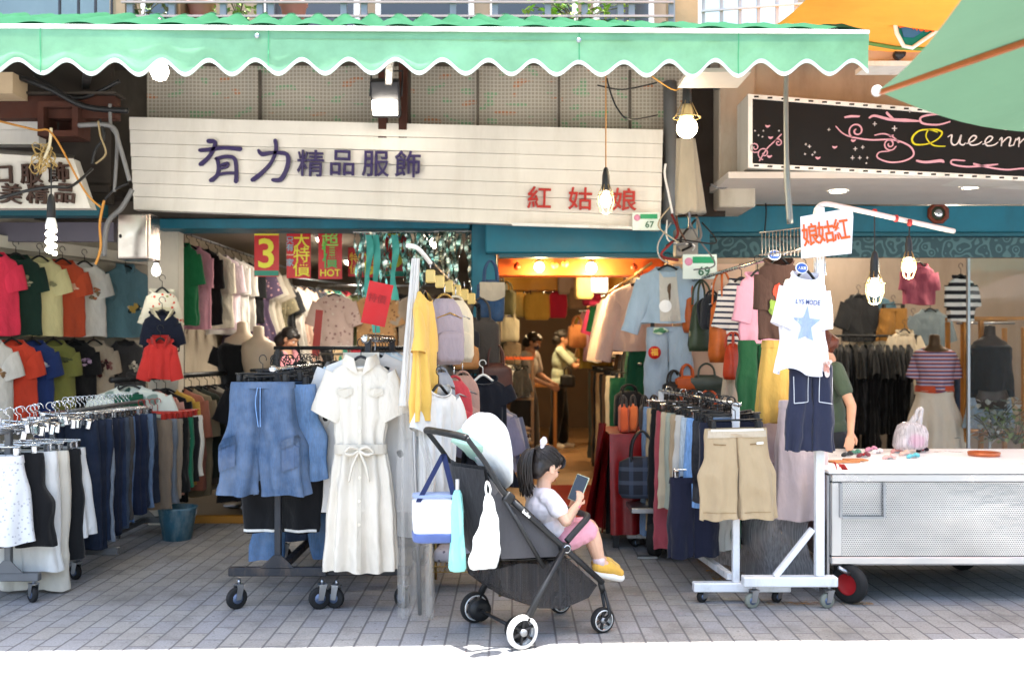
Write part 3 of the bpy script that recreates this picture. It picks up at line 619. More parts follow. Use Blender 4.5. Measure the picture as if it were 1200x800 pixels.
for px, lb2 in ((236, 'wide pink flowerpot on the balcony'), (344, 'small pink flowerpot on the balcony, beside the leafy plant')):
    q = P(px, 22, 7.62); t = thing('flower_pot', lb2, 'flower pot', tuple(q)); MB().lathe([(.07, -.06), (.1, .1), (.11, .1), (.11, .12), (.09, .12)], 18, Matrix.Translation(q), True, False).build('pot', surf('#c98a80', .6), t); MB().lathe([(.09, .105), (.001, .11)], 18, Matrix.Translation(q), False, False).build('soil', DARKW, t)
# -- green awning
aw = thing('awning', 'mint green awning with scalloped white hem across the shopfronts', 'awning', (-.8, 4.45, 2.6))
X0, X1, YF = -6.2, 1.62, 4.45
GRN = sheet('#8cc49e', .46, .6, 1.0, .2); GRNR = sheet('#164d31', .08, .8); WTR = sheet('#e8ece8', .3, .6)
def ztop(x): return 2.797+.0077*x
def zhem(x): return 2.631+.0112*x - .031*(1+.25*noise.noise((x*1.7, 3, 3)))*math.sin((x-X0)/.2055*2*math.pi+.6+.5*noise.noise((x*.9, 7, 1))) - .004*math.sin(x*3.1)
def fy(x, z): return YF + .045*x + .006*noise.noise((x*2.2, z*3, 1)) + .0035*noise.noise((x*6, z*4, 4)) + .006*math.sin(x*1.3+z*2)
m = MB(); m.grid(lambda u, v: Vector((lambda x: (x, fy(x, v), zhem(x)+(ztop(x)-zhem(x))*v))(X0+(X1-X0)*u)), 620, 10); m.build('valance', GRN, aw)
m = MB(); m.grid(lambda u, v: Vector((lambda x: (x, fy(x, 0)-.005, zhem(x)-.003+.017*v))(X0+(X1-X0)*u)), 620, 1)
m.grid(lambda u, v: Vector((lambda x: (x, fy(x, 0)+.004, zhem(x)-.003+.017*v))(X0+(X1-X0)*u)), 620, 1); m.build('hem_trim', WTR, aw)
for px_ in (318, 679, 868, 60): x_ = P(px_, 60, YF).x; m = MB(); m.grid(lambda u, v: Vector((x_+(u-.5)*.006, fy(x_, v)-.004, zhem(x_)+(ztop(x_)-zhem(x_))*v)), 1, 10); m.build('seam', sheet('#5fae80', .3, .6), aw)
m = MB(); m.tube([(X0+(X1-X0)*k/60, YF+.045*(X0+(X1-X0)*k/60)-.004, ztop(X0+(X1-X0)*k/60)+.006) for k in range(61)], .011, 6); m.build('front_bar', WHITEP, aw)
def roof(u, v, dz=0):
    x = X0+(X1-X0)*u; y = YF+.045*x*(1-v)+3.0*v; s = x+.55*v
    rise = 1.03-.01*(x+3.2)-.05*max(0, x)
    z = ztop(x)+.012+rise*v+(.075*abs(math.sin(s/.2*math.pi))*min(1, v*5+.25) if not dz else 0)-.06*math.sin(v*math.pi)+dz + (.05*noise.noise((x*1.3, v*2, 3))*v if x < -2.2 else 0)
    return Vector((x, y, z))
m = MB(); m.grid(lambda u, v: roof(u, v), 460, 16); m.build('canopy', GRNR, aw)
m = MB(); m.grid(lambda u, v: roof(u, v, -.05), 20, 8); m.build('lining', sheet('#cfcac0', .12, .7), aw)
for px in (455, 840, 100):
    q = P(px, 90, 7.3); a_ = Vector((q.x, 7.3, 3.3)); b_ = Vector((q.x*.62, 4.6, 2.78))
    MB().bar(a_, b_, .05, .06, .006).build('arm', DARKSTEEL, aw)
for px in (303, 679): 
    q = P(px, 42, YF-.035); q.y = YF+.045*q.x-.014; q.z -= .01; MB().ball(q, (.012, .006, .012), 10, 6).build('grommet', STEEL, aw)
a_, b_ = P(800, 92, 5.0), P(872, 98, 5.0); MB().box(((a_.x+b_.x)/2, 5.0, a_.z), (b_.x-a_.x, .3, .02)).build('end_plate', surf('#b6aca0', .6), aw)
# -- yellow tarpaulin over the boutique
def tarp(u, v):
    x = 1.47+.1*math.sin(v*3.1)+(4.6)*u; y = 4.46+.04*(x-1.47)*(1-v)+2.89*v
    return Vector((x, y, 3.13+.44*v+.03*u-.12*math.sin(u*math.pi*2.2)**2*math.sin(v*math.pi)-.05*math.sin(v*math.pi)))
t = thing('tarpaulin', 'yellow orange tarpaulin stretched over the boutique front', 'tarpaulin', (3, 5.6, 3.3))
MB().grid(tarp, 40, 16).build('sheet', sheet('#e2963e', .08, .6), t)
MB().tube([tarp(k/12, .55)+Vector((0, 0, -.02)) for k in range(13)], .012, 6).build('rope', surf('#5d8a4a', .7), t)
wb = thing('wall_beam', 'cream steel beam under the yellow tarpaulin at the awning end', 'beam', tuple(P(1055, 70, 6.4)))
a_, b_ = P(1012, 74, 6.5), P(1300, 56, 6.5); wbox('web', a_.x, b_.x, 6.5, 6.6, a_.z, b_.z, surf('#cdb9a6', .6, 0, .15), wb); wbox('flange', a_.x, b_.x, 6.44, 6.66, a_.z-.035, a_.z-.003, WHITEP, wb)
MB().lathe([(.035, 0), (.035, .05)], 12, Matrix.Translation(P(1052, 65, 6.45)) @ Matrix.Rotation(R(90), 4, 'X')).build('bracket', DARKSTEEL, wb)
# -- turquoise hanging banner
bn = thing('hanging_banner', 'turquoise vinyl banner with rounded lower edge and orange lettering', 'banner', tuple(P(1080, 55, 5.6)))
def bcoord(px, py): return P(px, py, 5.6)
out = [(1043, -30), (1046, 18), (1050, 40), (1058, 55), (1068, 57), (1078, 50), (1100, 35), (1118, 18), (1150, -30)]
MB().prism([(bcoord(*p).x, bcoord(*p).z) for p in out], .006, Matrix.Translation((0, 5.6, 0))).build('sheet', sheet('#2fa39a', .35), bn)
inn = [(1049, -30), (1052, 18), (1058, 44), (1070, 45), (1092, 30), (1108, 14), (1140, -30)]
MB().prism([(bcoord(*p).x, bcoord(*p).z) for p in inn], .004, Matrix.Translation((0, 5.59, 0))).build('print_field', sheet('#4f86b8', .3), bn)
MB().text('衣服', .115, .004, Matrix.Translation(bcoord(1072, 28)+Vector((0, -.02, 0))) @ Matrix.Rotation(R(8), 4, 'Y'), 'CENTER', .01).build('lettering', surf('#d9683a', .5), bn)
MB().tube([bcoord(p[0], p[1])+Vector((0, -.012, 0)) for p in out], .012, 6).build('hem', WHITEP, bn)
# -- green market umbrella, octagonal, partly in frame
um = thing('market_umbrella', 'big pale green market umbrella with orange wooden ribs reaching in from the corner', 'umbrella', (2.45, 2.1, 0))
h = .82; tip = Vector((1.43*h, 3.9*h, CZ+h)); Rr = 1.35; cdir = Vector((math.cos(R(-30.7)), math.sin(R(-30.7)), 0)); cen = tip+cdir*Rr; ang0 = 180-30.7
vs_ = [cen+Vector((math.cos(R(ang0+45*k)), math.sin(R(ang0+45*k)), 0))*Rr for k in range(8)]; top = cen+Vector((0, 0, .33))
um.location = (cen.x, cen.y, 0); um['_w'] = (cen.x, cen.y, 0)
m = MB()
for k in range(8):
    a_, b_ = vs_[k], vs_[(k+1) % 8]
    m.grid(lambda u, v: (a_.lerp(b_, u)).lerp(top, v)+Vector((0, 0, -.03*math.sin(u*math.pi)*(1-v))), 8, 8)
m.build('canopy', sheet('#5f8268', .10, .7, 1.0, .06), um)
for k in range(8):
    MB().bar(vs_[k]+Vector((0, 0, -.006)), top+Vector((0, 0, -.03)), .022, .018, .003).build('rib', surf('#a85a2c', .5, 0, .2, 20), um)
    MB().ball(vs_[k]-cdir*0, (.018, .018, .018), 10, 6).build('rib_tip', WHITEP, um)
MB().tube([(cen.x, cen.y, .05), (cen.x, cen.y, top.z)], .024, 14).build('pole', surf('#a85a2c', .5, 0, .2, 20), um)
MB().lathe([(.26, 0), (.26, .05), (.05, .08), (.04, .3)], 24, Matrix.Translation((cen.x, cen.y, 0))).build('base', DARKSTEEL, um)
# ---------------------------------------------------------------- garments: thin lofted shells hung from z = 0 downward, facing -y
GM = {}
def spow(x, p): return math.copysign(abs(x)**p, x)
def ring(cx, hw, hd, z, n, flat=.75, rot=0, bend=0):
    return [Vector((cx+hw*spow(math.cos(a), .9), hd*spow(math.sin(a), flat), z)) for a in (2*math.pi*k/n for k in range(n))]
def interp(rows, n):
    zs = [r_[0] for r_ in rows]; out = []
    for i in range(n+1):
        z = zs[0]+(zs[-1]-zs[0])*i/n
        for a, b in zip(rows, rows[1:]):
            if b[0] <= z <= a[0]+1e-9:
                t = (a[0]-z)/max(1e-9, a[0]-b[0]); t2 = t*t*(3-2*t)*.5+t*.5
                out.append([z]+[p+(q-p)*t2 for p, q in zip(a[1:], b[1:])]); break
    return out
def rumple(p, seed, amp, f=7): 
    n1 = noise.noise((p.x*f+seed*3.1, p.y*f, p.z*f*.45+seed)); n2 = noise.noise((p.x*f*2.6+seed, p.y*9, p.z*f*.9+seed*2))
    q = noise.noise((p.x*f*1.1+p.z*f*.5+seed, p.y*4, p.z*f*.6-p.x*f*.35+seed*1.7)); r3_ = (1-2.6*abs(q)); r3_ = max(-.2, r3_)
    return amp*(n1+.45*n2+.7*r3_-.3)
def shell(mb, rows, n=40, m=22, seed=0, amp=.008, folds=0, famp=0.0, scoop=0.0, cx=0.0, hemwave=0.0, phase=0.0):
    rr = interp(rows, m); rings = []
    L = rows[0][0]-rows[-1][0]
    for z, hw, hd, *ex in rr:
        t = (rows[0][0]-z)/L; c = cx+(ex[0] if ex else 0); g = []
        for p in ring(c, hw, hd, z, n):
            a = math.atan2(p.y/max(hd, 1e-4), (p.x-c)/max(hw, 1e-4)); d = rumple(p, seed, amp)*(.4+.8*t)
            if folds: d += famp*(t**1.1)*math.sin(folds*a+phase+seed+1.2*noise.noise((a*1.3, t*1.5, seed)))
            p = Vector((p.x+(p.x-c)*d*.9/max(hw, .02), p.y+(1 if p.y >= 0 else -1)*d*(.35+.65*abs(p.y)/max(hd, 1e-4)), p.z))
            if t > .97 and hemwave: p.z += hemwave*math.sin(a*3+seed)
            if scoop and t < .02 and math.sin(a) < 0: p.z -= scoop*(-math.sin(a))**1.2
            elif scoop and t < .12 and math.sin(a) < 0: p.z -= scoop*(-math.sin(a))**1.2*max(0, 1-t/.12)*.8
            g.append(p)
        rings.append(g)
    return mb.loft(rings)
def sleeve(mb, sx, x0, z0, L, ang, r0, r1, seed, n=18, amp=.006, cuff=0):
    d = Vector((sx*math.cos(ang), 0, -math.sin(ang))); e = Vector((sx*math.sin(ang), 0, math.cos(ang))); rings = []; m = 12
    for i in range(m+1):
        t = i/m; c = Vector((sx*x0, 0, z0))+d*L*t+Vector((0, -.012*math.sin(t*2.5), 0)); rr = r0+(r1-r0)*t
        if cuff and t > .88: rr *= .78
        g = []
        for k in range(n):
            a = 2*math.pi*k/n; p = c+e*rr*math.cos(a)+Vector((0, .025*spow(math.sin(a), .8)*(.8+.5*t), 0)); dd = rumple(p, seed, amp, 11)*(.3+t)
            g.append(p+(p-c).normalized()*dd)
        rings.append(g)
    return mb.loft(rings)
def g_tee(w=.5, L=.64, sl=.22, sr=.092, ang=72, flare=1.0, hd=.036, neck=.085, scoop=.05, seed=0, waist=1.0, amp=.012, folds=5, famp=.014, rnd_hem=0.0, cuff=0, worn=0):
    mb = MB(); h = w/2; arm = .24*min(1, L/.6)
    rows = [(0, neck, .032), (-.012, neck*1.12, .034), (-.035, h*.62, .032), (-.065, h*.93, .03), (-.11, h, .035), (-arm, h*.98, hd*.9), (-arm-(L-arm)*.45, h*waist, hd), (-L, h*flare, hd*1.1)]
    if worn: rows = [(r_[0], max(r_[1], h_), max(r_[2], d_)) for r_, d_, h_ in zip(rows, (.062, .075, .1, .115, .12, .125, .125, .125), (.066, .11, .165, .185, .18, 0, 0, 0))]
    shell(mb, rows, 72, 40, seed, amp, folds, famp, scoop, hemwave=.006+rnd_hem)
    if sl:
        for s_ in (-1, 1): sleeve(mb, s_, h-.055, -.105, sl+.05, R(ang+random.Random(seed+s_).uniform(-6, 6)), sr*1.05, sr*.95, seed+s_, cuff=cuff)
    return mb
def collar(mb, w=.085, seed=0, drop=.075, op=.5):
    for s_ in (-1, 1):
        mb.grid(lambda u, v: Vector((s_*(.012+op*.05*(1-v)+(w)*u*(.55+.45*v)), -.045-.012*math.sin(u*3)+.05*u*u, .02-.02*v-drop*(1-u)*(.25+.75*v)-.03*v*(u))), 6, 4)
    return mb.grid(lambda u, v: Vector((w*1.05*math.cos(math.pi*u), .01+.035*math.sin(math.pi*u), .028-.035*v)), 10, 2)
def g_legs(w=.36, L=.95, leg=.19, rise=.27, hem=None, seed=0, amp=.011, hd=.04, folds=4, famp=.011, spread=.0, elastic=0):
    mb = MB(); hem = hem or leg
    for s_ in (-1, 1):
        c1 = s_*w/4; c2 = s_*(hem/2+.008+spread)
        rows = [(0, w/4+.004, hd*.85, c1), (-.05, w/4+.006, hd, c1*1.02), (-rise*.6, w/4*1.08, hd*1.1, c1*1.06), (-rise, leg/2*1.04, hd*1.1, s_*(leg/2+.004)), (-(rise+L)/2, (leg+hem)/4, hd, s_*(leg+hem)/4+s_*spread*.5), (-L, hem/2, hd*.85, c2)]
        if L < .36: rows = [rows[0], rows[1], (-L*.5, w/4*1.12, hd*1.1, c1*1.1), (-L*.72, leg/2*1.04, hd*1.1, s_*(leg/2+.004+spread*.5)), rows[-1]]
        shell(mb, rows, 44, 36, seed+s_*2, amp, folds, famp, hemwave=.005)
    wb_ = [(.008, w/2+.004, hd*.9), (-.02, w/2+.01, hd*.98), (-.042, w/2+.008, hd*1.0)]
    shell(mb, wb_, 60 if elastic else 40, 3, seed, .002, 26 if elastic else 0, .005 if elastic else 0)
    return mb
def g_skirt(w=.3, w2=.55, L=.7, folds=9, famp=.02, hd=.05, hd2=.09, seed=0, tiers=0, amp=.006):
    mb = MB(); rows = [(0, w/2, hd), (-.04, w/2*1.03, hd), (-L*.45, (w+w2)/4*1.03, (hd+hd2)/2), (-L, w2/2, hd2)]
    shell(mb, rows, 96, 22, seed, amp, folds, famp, hemwave=.008)
    shell(mb, [(.006, w/2+.004, hd*1.05), (-.036, w/2+.008, hd*1.08)], 44, 2, seed, .001)
    return mb
def g_dress(w=.46, L=1.1, waist=.36, w2=.58, sl=.2, seed=0, tie=True):
    mb = MB(); h = w/2
    rows = [(0, .088, .034), (-.012, .1, .036), (-.035, h*.62, .034), (-.065, h*.93, .032), (-.11, h*.99, .04), (-.24, h*.95, .045), (-.44, waist/2, .042), (-.5, waist/2*1.06, .045), (-.75, (waist+w2)/4*1.08, .055), (-L, w2/2, .062)]
    shell(mb, rows, 110, 64, seed, .012, 12, .022, .05, hemwave=.008)
    for s_ in (-1, 1): sleeve(mb, s_, h-.06, -.1, sl+.05, R(66), .1, .098, seed+s_)
    return mb
GK = dict(tee=g_tee, legs=g_legs, skirt=g_skirt, dress=g_dress)
def gmesh(kind, **k):
    key = (kind, tuple(sorted(k.items())))
    if key not in GM: GM[key] = GK[kind](**k).me('garment')
    me = GM[key]
    return me
# hangers
def _hook(mb, z0=.0, s=1.0):
    pts = [Vector((0, 0, z0)), Vector((0, 0, z0+.05*s))]+[Vector((.022*s*math.cos(R(a))-.0*s, 0, z0+.075*s+.022*s*math.sin(R(a)))) for a in range(230, -50, -28)]
    return mb.tube(pts, .0028, 6)
def h_top(w=.4):
    mb = MB(); _hook(mb, .012); mb.tube(bez([(-w/2, 0, -.075), (-w*.25, 0, -.03), (0, 0, .014), (w*.25, 0, -.03), (w/2, 0, -.075)], 4), [.006]*4+[.008]*9+[.006]*4, 8); return mb
def h_clip(w=.32):
    mb = MB(); _hook(mb, .05); mb.tube([(-w/2, 0, .05), (w/2, 0, .05)], .0055, 8)
    for s_ in (-1, 1): mb.box((s_*w*.42, 0, .022), (.03, .1*.45, .055), None, .006)
    return mb
HM = {}
def hanger_mesh(kind, w):
    w = round(w, 2); key = (kind, w)
    if key not in HM: HM[key] = (h_top(w) if kind == 'top' else h_clip(w)).me('hanger')
    return HM[key]
def objmat(o, m):
    if not o.data.materials: o.data.materials.append(None)
    o.material_slots[0].link = 'OBJECT'; o.material_slots[0].material = m
NAMES = {'tee': 't_shirt', 'legs': 'trousers', 'skirt': 'skirt', 'dress': 'dress'}
def hang(kind, mat, loc, rz, label, cat, name=None, group=None, hanger='black', hk=None, hw=None, **k):
    me = gmesh(kind, **k); nm = name or NAMES[kind]
    o = bpy.data.objects.new(nm, me); COL.objects.link(o); objmat(o, mat); o.location = loc; o.rotation_euler = (rnd.uniform(-.02, .02), rnd.uniform(-.025, .025), rz)
    tag(o, label, cat, group)
    if hanger:
        hk = hk or ('top' if kind in ('tee', 'dress') else 'clip')
        hw = hw or (min(.42, k.get('w', .5)*.86) if hk == 'top' else k.get('w', .36)*.9)
        h = bpy.data.objects.new('hanger', hanger_mesh(hk, hw)); COL.objects.link(h); objmat(h, {'black': BLACKP, 'chrome': CHROME, 'white': WHITEP, 'wood': surf('#b08a55', .5), 'red': surf('#a8281f', .4)}[hanger]); h.parent = o
        if hk == 'clip': h.location = (0, 0, 0)
        else: h.location = (0, 0, -.008)
    return o
def bvh_of(o):
    me = o.data; return BVHTree.FromPolygons([q.co.copy() for q in me.vertices], [list(p.vertices) for p in me.polygons])
def decal(o, mb, mat, name='print', off=.004, axis=-1):   # lay a flat print on the front of a garment
    bv = bvh_of(o); bm = bmesh.new(); me = mb.me('tmp'); bm.from_mesh(me); bpy.data.meshes.remove(me)
    for _ in range(3):
        es = [e for e in bm.edges if e.calc_length() > .03]
        if es: bmesh.ops.subdivide_edges(bm, edges=es, cuts=1, use_grid_fill=True)
    for v in bm.verts:
        hit = bv.ray_cast(Vector((v.co.x, axis*-1*-.5 if axis < 0 else .5, v.co.z)), Vector((0, 1 if axis < 0 else -1, 0)))
        y = hit[0].y if hit[0] is not None else -.05
        v.co.y = y-off if axis < 0 else y+off
    m2 = bpy.data.meshes.new(name); bm.to_mesh(m2); bm.free(); m2.materials.append(mat)
    c = bpy.data.objects.new(name, m2); COL.objects.link(c); c.parent = o; return c
def blotch(cx, cz, rx, rz_, seed, n=18):
    r_ = random.Random(seed); m = MB(); ph = r_.uniform(0, 6); a1, a2 = r_.uniform(.1, .25), r_.uniform(.08, .2)
    p = [(cx+rx*(1+a1*math.sin(3*t+ph)+a2*math.sin(5*t+ph*2))*math.cos(t), 0, cz+rz_*(1+a1*math.sin(3*t+ph)+a2*math.sin(5*t+ph*2))*math.sin(t)) for t in (2*math.pi*k/n for k in range(n))]
    return m.add([(cx, 0, cz)]+p, [[0, k+1, (k+1) % n+1] for k in range(n)])
# ---------------------------------------------------------------- racks
def caster(parent, p, r=.045, mat=None, rz=0):
    c = thing('caster', None, None, tuple(p)); del c['_w']; c['_w'] = tuple(p)
    c.parent = parent; c.location = Vector(p)-Vector(parent['_w']); c.rotation_euler = (0, 0, rz)
    M = Matrix.Rotation(R(90), 4, 'X')
    MB().lathe([(r*.3, -.013), (r*.88, -.013), (r, -.009), (r, .009), (r*.88, .013), (r*.3, .013)], 20, Matrix.Translation((0, 0, r)) @ M).local('tyre', mat or RUBBER, c)
    MB().lathe([(.004, -.016), (r*.5, -.0145), (r*.5, .0145), (.004, .016)], 14, Matrix.Translation((0, 0, r)) @ M).local('hub', surf('#5d6b85', .4, .3), c)
    m = MB()
    for s_ in (-1, 1): m.add([(-.012, s_*.018, r-.008), (.016, s_*.018, r-.008), (.034, s_*.018, r*2+.012), (-.005, s_*.018, r*2+.012), (-.012, s_*.021, r-.008), (.016, s_*.021, r-.008), (.034, s_*.021, r*2+.012), (-.005, s_*.021, r*2+.012)], [[0, 1, 2, 3], [7, 6, 5, 4], [0, 4, 5, 1], [1, 5, 6, 2], [2, 6, 7, 3], [3, 7, 4, 0]])
    m.box((.014, 0, r*2+.014), (.045, .044, .005)); m.tube([(.014, 0, r*2+.015), (.014, 0, r*2+.04)], .009, 8); m.local('fork', STEEL, c)
    return c
def rail_pos(a, b, k, n): return Vector(a).lerp(Vector(b), (k+.5)/n)
def row(a, b, specs, yaw, where, group, jitter=.1, z_off=0.0, order='from the street end'):
    """hang a list of (kind, material, colour words, noun, kwargs) along a rail a -> b"""
    n = len(specs); out = []
    for k, (kind, mt, colw, noun, kw) in enumerate(specs):
        p = rail_pos(a, b, k, n); kw = dict(kw); hz = .095 if kind in ('tee', 'dress') else .13
        hg = kw.pop('hanger', 'black'); cat = kw.pop('cat', noun.split()[-1])
        o = hang(kind, mt, (p.x, p.y, p.z-hz+z_off), yaw+rnd.uniform(-jitter, jitter), f"{colw} {noun}, {ORD[k]} {order} {where}", cat, kw.pop('name', None), group, hg, **kw)
        out.append(o)
    return out
# ---------------------------------------------------------------- bags
def rbox(mb, w, h, d, top=.9, bulge=.06, n=28, m=8, seed=0, amp=.004, y0=0, z0=0, M=None, round_top=.12):
    rings = []
    for i in range(m+1):
        t = i/m; s_ = 1-(1-top)*t; e = 1.0
        if t < .12: e = .86+.14*math.sqrt(t/.12)
        if t > 1-round_top: e *= .55+.45*math.sqrt(max(0, (1-t)/round_top))
        s_ *= e*(1+bulge*math.sin(math.pi*t)); g = []
        for k in range(n):
            a = 2*math.pi*k/n; p = Vector((w/2*s_*spow(math.cos(a), .5), y0+d/2*s_*spow(math.sin(a), .6), z0-h+h*t))
            dd = rumple(p, seed, amp*1.8, 9); p.x += dd*.5; p.y += dd*(1 if math.sin(a) > 0 else -1); g.append(p)
        rings.append(g)
    return mb.loft(rings, True, True, M=M)
def backpack(loc, w, h, d, mat, label, rz=0, pocket=None, tilt=0, group='backpacks for sale on the hanging bar', trim=None):
    t = thing('backpack', label, 'backpack', tuple(loc), rz, group); t.rotation_euler = (tilt, 0, rz); pocket = pocket or mat
    sd = int(abs(loc[0]*97+loc[2]*31)) % 50
    rbox(MB(), w, h, d, .86, .1, seed=sd, round_top=.25).local('body', mat, t)
    rbox(MB(), w*.8, h*.46, d*.45, .92, .1, seed=sd+3, y0=-d*.5, z0=-h*.5).local('front_pocket', pocket, t)
    MB().tube(arc((0, 0, -.02), .045, 0, 180, 8), .008, 6).local('carry_loop', trim or mat, t)
    m = MB(); m.tube([(w*.36*math.sin(k/10*math.pi)-w*.36*0, -d*.5-d*.23-.004, 0) for k in ()] or [(-w*.36, -d*.46, -h*.3), (0, -d*.56, -h*.22), (w*.36, -d*.46, -h*.3)], .004, 5); m.local('zip', trim or STEEL, t)
    for s_ in (-1, 1): MB().tube(bez([(s_*w*.25, d*.4, -.03), (s_*w*.4, d*.75, -h*.3), (s_*w*.38, d*.6, -h*.75), (s_*w*.3, d*.42, -h*.95)]), [.012]*25, 6).local('shoulder_strap', mat, t)
    MB().tube([(0, 0, .02), (0, 0, .08)], .004, 6).local('hook', CHROME, t)
    return t
def tote(loc, w, h, d, mat, label, rz=0, hh=.14, group=None, hmat=None, cat='bag', flap=None, name='tote_bag', top=.95, hook=False):
    t = thing(name, label, cat, tuple(loc), rz, group); sd = int(abs(loc[0]*97+loc[2]*31)) % 50
    rbox(MB(), w, h, d, top, .05, seed=sd, round_top=.06, amp=.006).local('body', mat, t)
    if hh:
        for s_ in (-1, 1): MB().tube(bez([(-w*.25, s_*d*.36, -.03), (-w*.2, s_*d*.3, hh*.6), (0, s_*d*.12, hh), (w*.2, s_*d*.3, hh*.6), (w*.25, s_*d*.36, -.03)]), .008, 6).local('handle', hmat or mat, t)
    if flap: MB().grid(lambda u, v: Vector((w*.46*(2*u-1), -d*.5-.012-.01*math.sin(v*3), -.02-h*.45*v*(1-.25*(2*u-1)**2))), 10, 6).local('flap', flap, t)
    return t
# ---------------------------------------------------------------- lamps
def plight(p, e, col=(1, .85, .65), r=.04):
    d = bpy.data.lights.new('lamp_light', 'POINT'); d.energy = e; d.color = col; d.shadow_soft_size = r
    o = bpy.data.objects.new('lamp_light', d); COL.objects.link(o); o.location = p; return o
def lamp(px, py, Y, kind, label, top=None, e=10, s=1.0, power=14, col='#fff1d6', cable_mat=None):
    q = P(px, py, Y); t = thing('hanging_lamp', label, 'lamp', tuple(q)); r_ = .034*s
    if kind == 'globe': MB().ball(q, r_*1.55, 18, 12).build('bulb', glow(col, power), t); zt = q.z+r_*1.6
    elif kind == 'spiral':
        pts = [q+Vector((.022*s*math.cos(k*.7), .022*s*math.sin(k*.7), -.07*s+.0048*s*k)) for k in range(30)]
        MB().tube(pts, .011*s, 7).build('bulb', glow(col, power), t); MB().lathe([(.03*s, .07*s), (.032*s, .09*s), (.022*s, .13*s), (.02*s, .135*s)], 14, Matrix.Translation(q)).build('base', WHITEP, t); zt = q.z+.13*s
    else:
        MB().lathe([(.0, -r_*1.1), (r_*.7, -r_*.8), (r_, -.1*r_), (r_*.9, r_*.6), (r_*.5, r_*1.5), (r_*.42, r_*2)], 16, Matrix.Translation(q), False).build('bulb', glow(col, power), t); zt = q.z+r_*1.9
    if kind in ('cage', 'globe'):
        m = MB()
        for k in range(6):
            a = k*math.pi/3; c, s2 = math.cos(a), math.sin(a); R1 = r_*(1.45 if kind == 'cage' else 1.9)
            pts = [(c*r_*.5, s2*r_*.5, r_*3.2), (c*R1*.9, s2*R1*.9, r_*1.0), (c*R1, s2*R1, -r_*.2), (c*R1*.6, s2*R1*.6, -r_*1.9), (0, 0, -r_*2.2)] if kind == 'cage' else [(c*r_*.6, s2*r_*.6, r_*4), (c*R1*.9, s2*R1*.9, r_*1.7), (c*R1*1.1, s2*R1*1.1, r_*1.4)]
            m.tube([q+Vector(p) for p in pts], .0028, 5)
        zr = r_*1.0 if kind == 'cage' else r_*1.5; R1 = r_*1.4 if kind == 'cage' else r_*2.05
        m.tube([q+Vector((R1*math.cos(a*.4189), R1*math.sin(a*.4189), zr)) for a in range(15)], .0032, 5, closed=True); m.build('wire_guard', surf('#b7a273', .35, .9), t)
        if kind == 'globe': MB().lathe([(r_*1.0, r_*1.6), (r_*.8, r_*2.8), (r_*.6, r_*3.6)], 14, Matrix.Translation(q), False).build('shade', surf('#d8c08c', .4, .3), t); zt = q.z+r_*3.4
    MB().lathe([(.018*s, 0), (.024*s, .01), (.022*s, .09*s), (.014*s, .13*s), (.008, .14*s)], 14, Matrix.Translation((q.x, q.y, zt-.004))).build('socket', BLACKP, t)
    if top is not None:
        tp = Vector(top) if not isinstance(top, (int, float)) else Vector((q.x, q.y, top))
        MB().tube(bez([(q.x, q.y, zt+.13*s), ((q.x*2+tp.x)/3, (q.y*2+tp.y)/3, zt*.6+tp.z*.4+.02), tp], 6), .004, 5).build('cord', cable_mat or BLACKP, t)
    L = plight(q-Vector((0, .0, r_*3.4)), e, C(col), .05); L.parent = t; L.location = L.location-q
    return t
# ---------------------------------------------------------------- the row of tees on the neighbour's slanting wall
tw_yaw = math.atan2(TD.y, TD.x)   # wall direction; garments face its normal
def wall_tee(s, ztop, col, label, prt=None, mat=None, out=.1, **k):
    p = TA+TD*s+TN*out; kw = dict(w=.44, L=.6, sl=.13, sr=.085, hd=.026, ang=78, amp=.007, famp=.007, seed=int(s*10)+(3 if ztop > 2 else 8)); kw.update(k)
    o = hang('tee', mat or cloth(col), (p.x, p.y, ztop-.03), tw_yaw-R(20), label, 't-shirt', None, 'tees hung on the slanting stall wall', **kw)
    return o
def wl(px, Ymid=None):              # distance along the wall seen at photo column px
    d = (px-600)/F; den = TD.x-d*TD.y
    return (d*TA.y-TA.x)/den
row1 = [(-22, '#d81f45', 'crimson tee at the street end of the upper wall row'), (6, '#173229', 'bottle green tee with a shield print on the upper wall row'), (34, '#d9cf93', 'pale yellow tee with a faint print behind the spiral bulb'),
        (61, '#c5491d', 'burnt orange tee between the pale yellow and white tees on the wall'), (87, '#dcd9d2', 'white tee with a brown picture print on the upper wall row'), (136, '#5c8795', 'dusty blue collared tee at the shop end of the upper wall row')]
W1 = [wall_tee(wl(px), 2.10, c, lb_, w=.36 if k != 5 else .42) for k, (px, c, lb_) in enumerate(row1)]
c_ = MB(); collar(c_, .08); c_.local('collar', cloth('#547d8b'), W1[5])
row2 = [(-26, '#d9d6cf', 'white tee hung below the crimson tee on the lower wall row'), (1, '#d63a14', 'bright orange tee on the lower wall row'), (25, '#20366f', 'royal blue tee with pale shapes on the lower wall row'), (50, '#7a7c36', 'olive tee with dark lettering band on the lower wall row'),
        (75, '#111216', 'black tee with a lilac print on the lower wall row'), (98, '#b4a48f', 'beige tee with dark red prints on the lower wall row'), (135, '#37373a', 'charcoal tee with a pale outline print on the lower wall row')]
W2 = [wall_tee(wl(px), 1.47, c, lb_, w=.36, L=.62) for px, c, lb_ in row2]
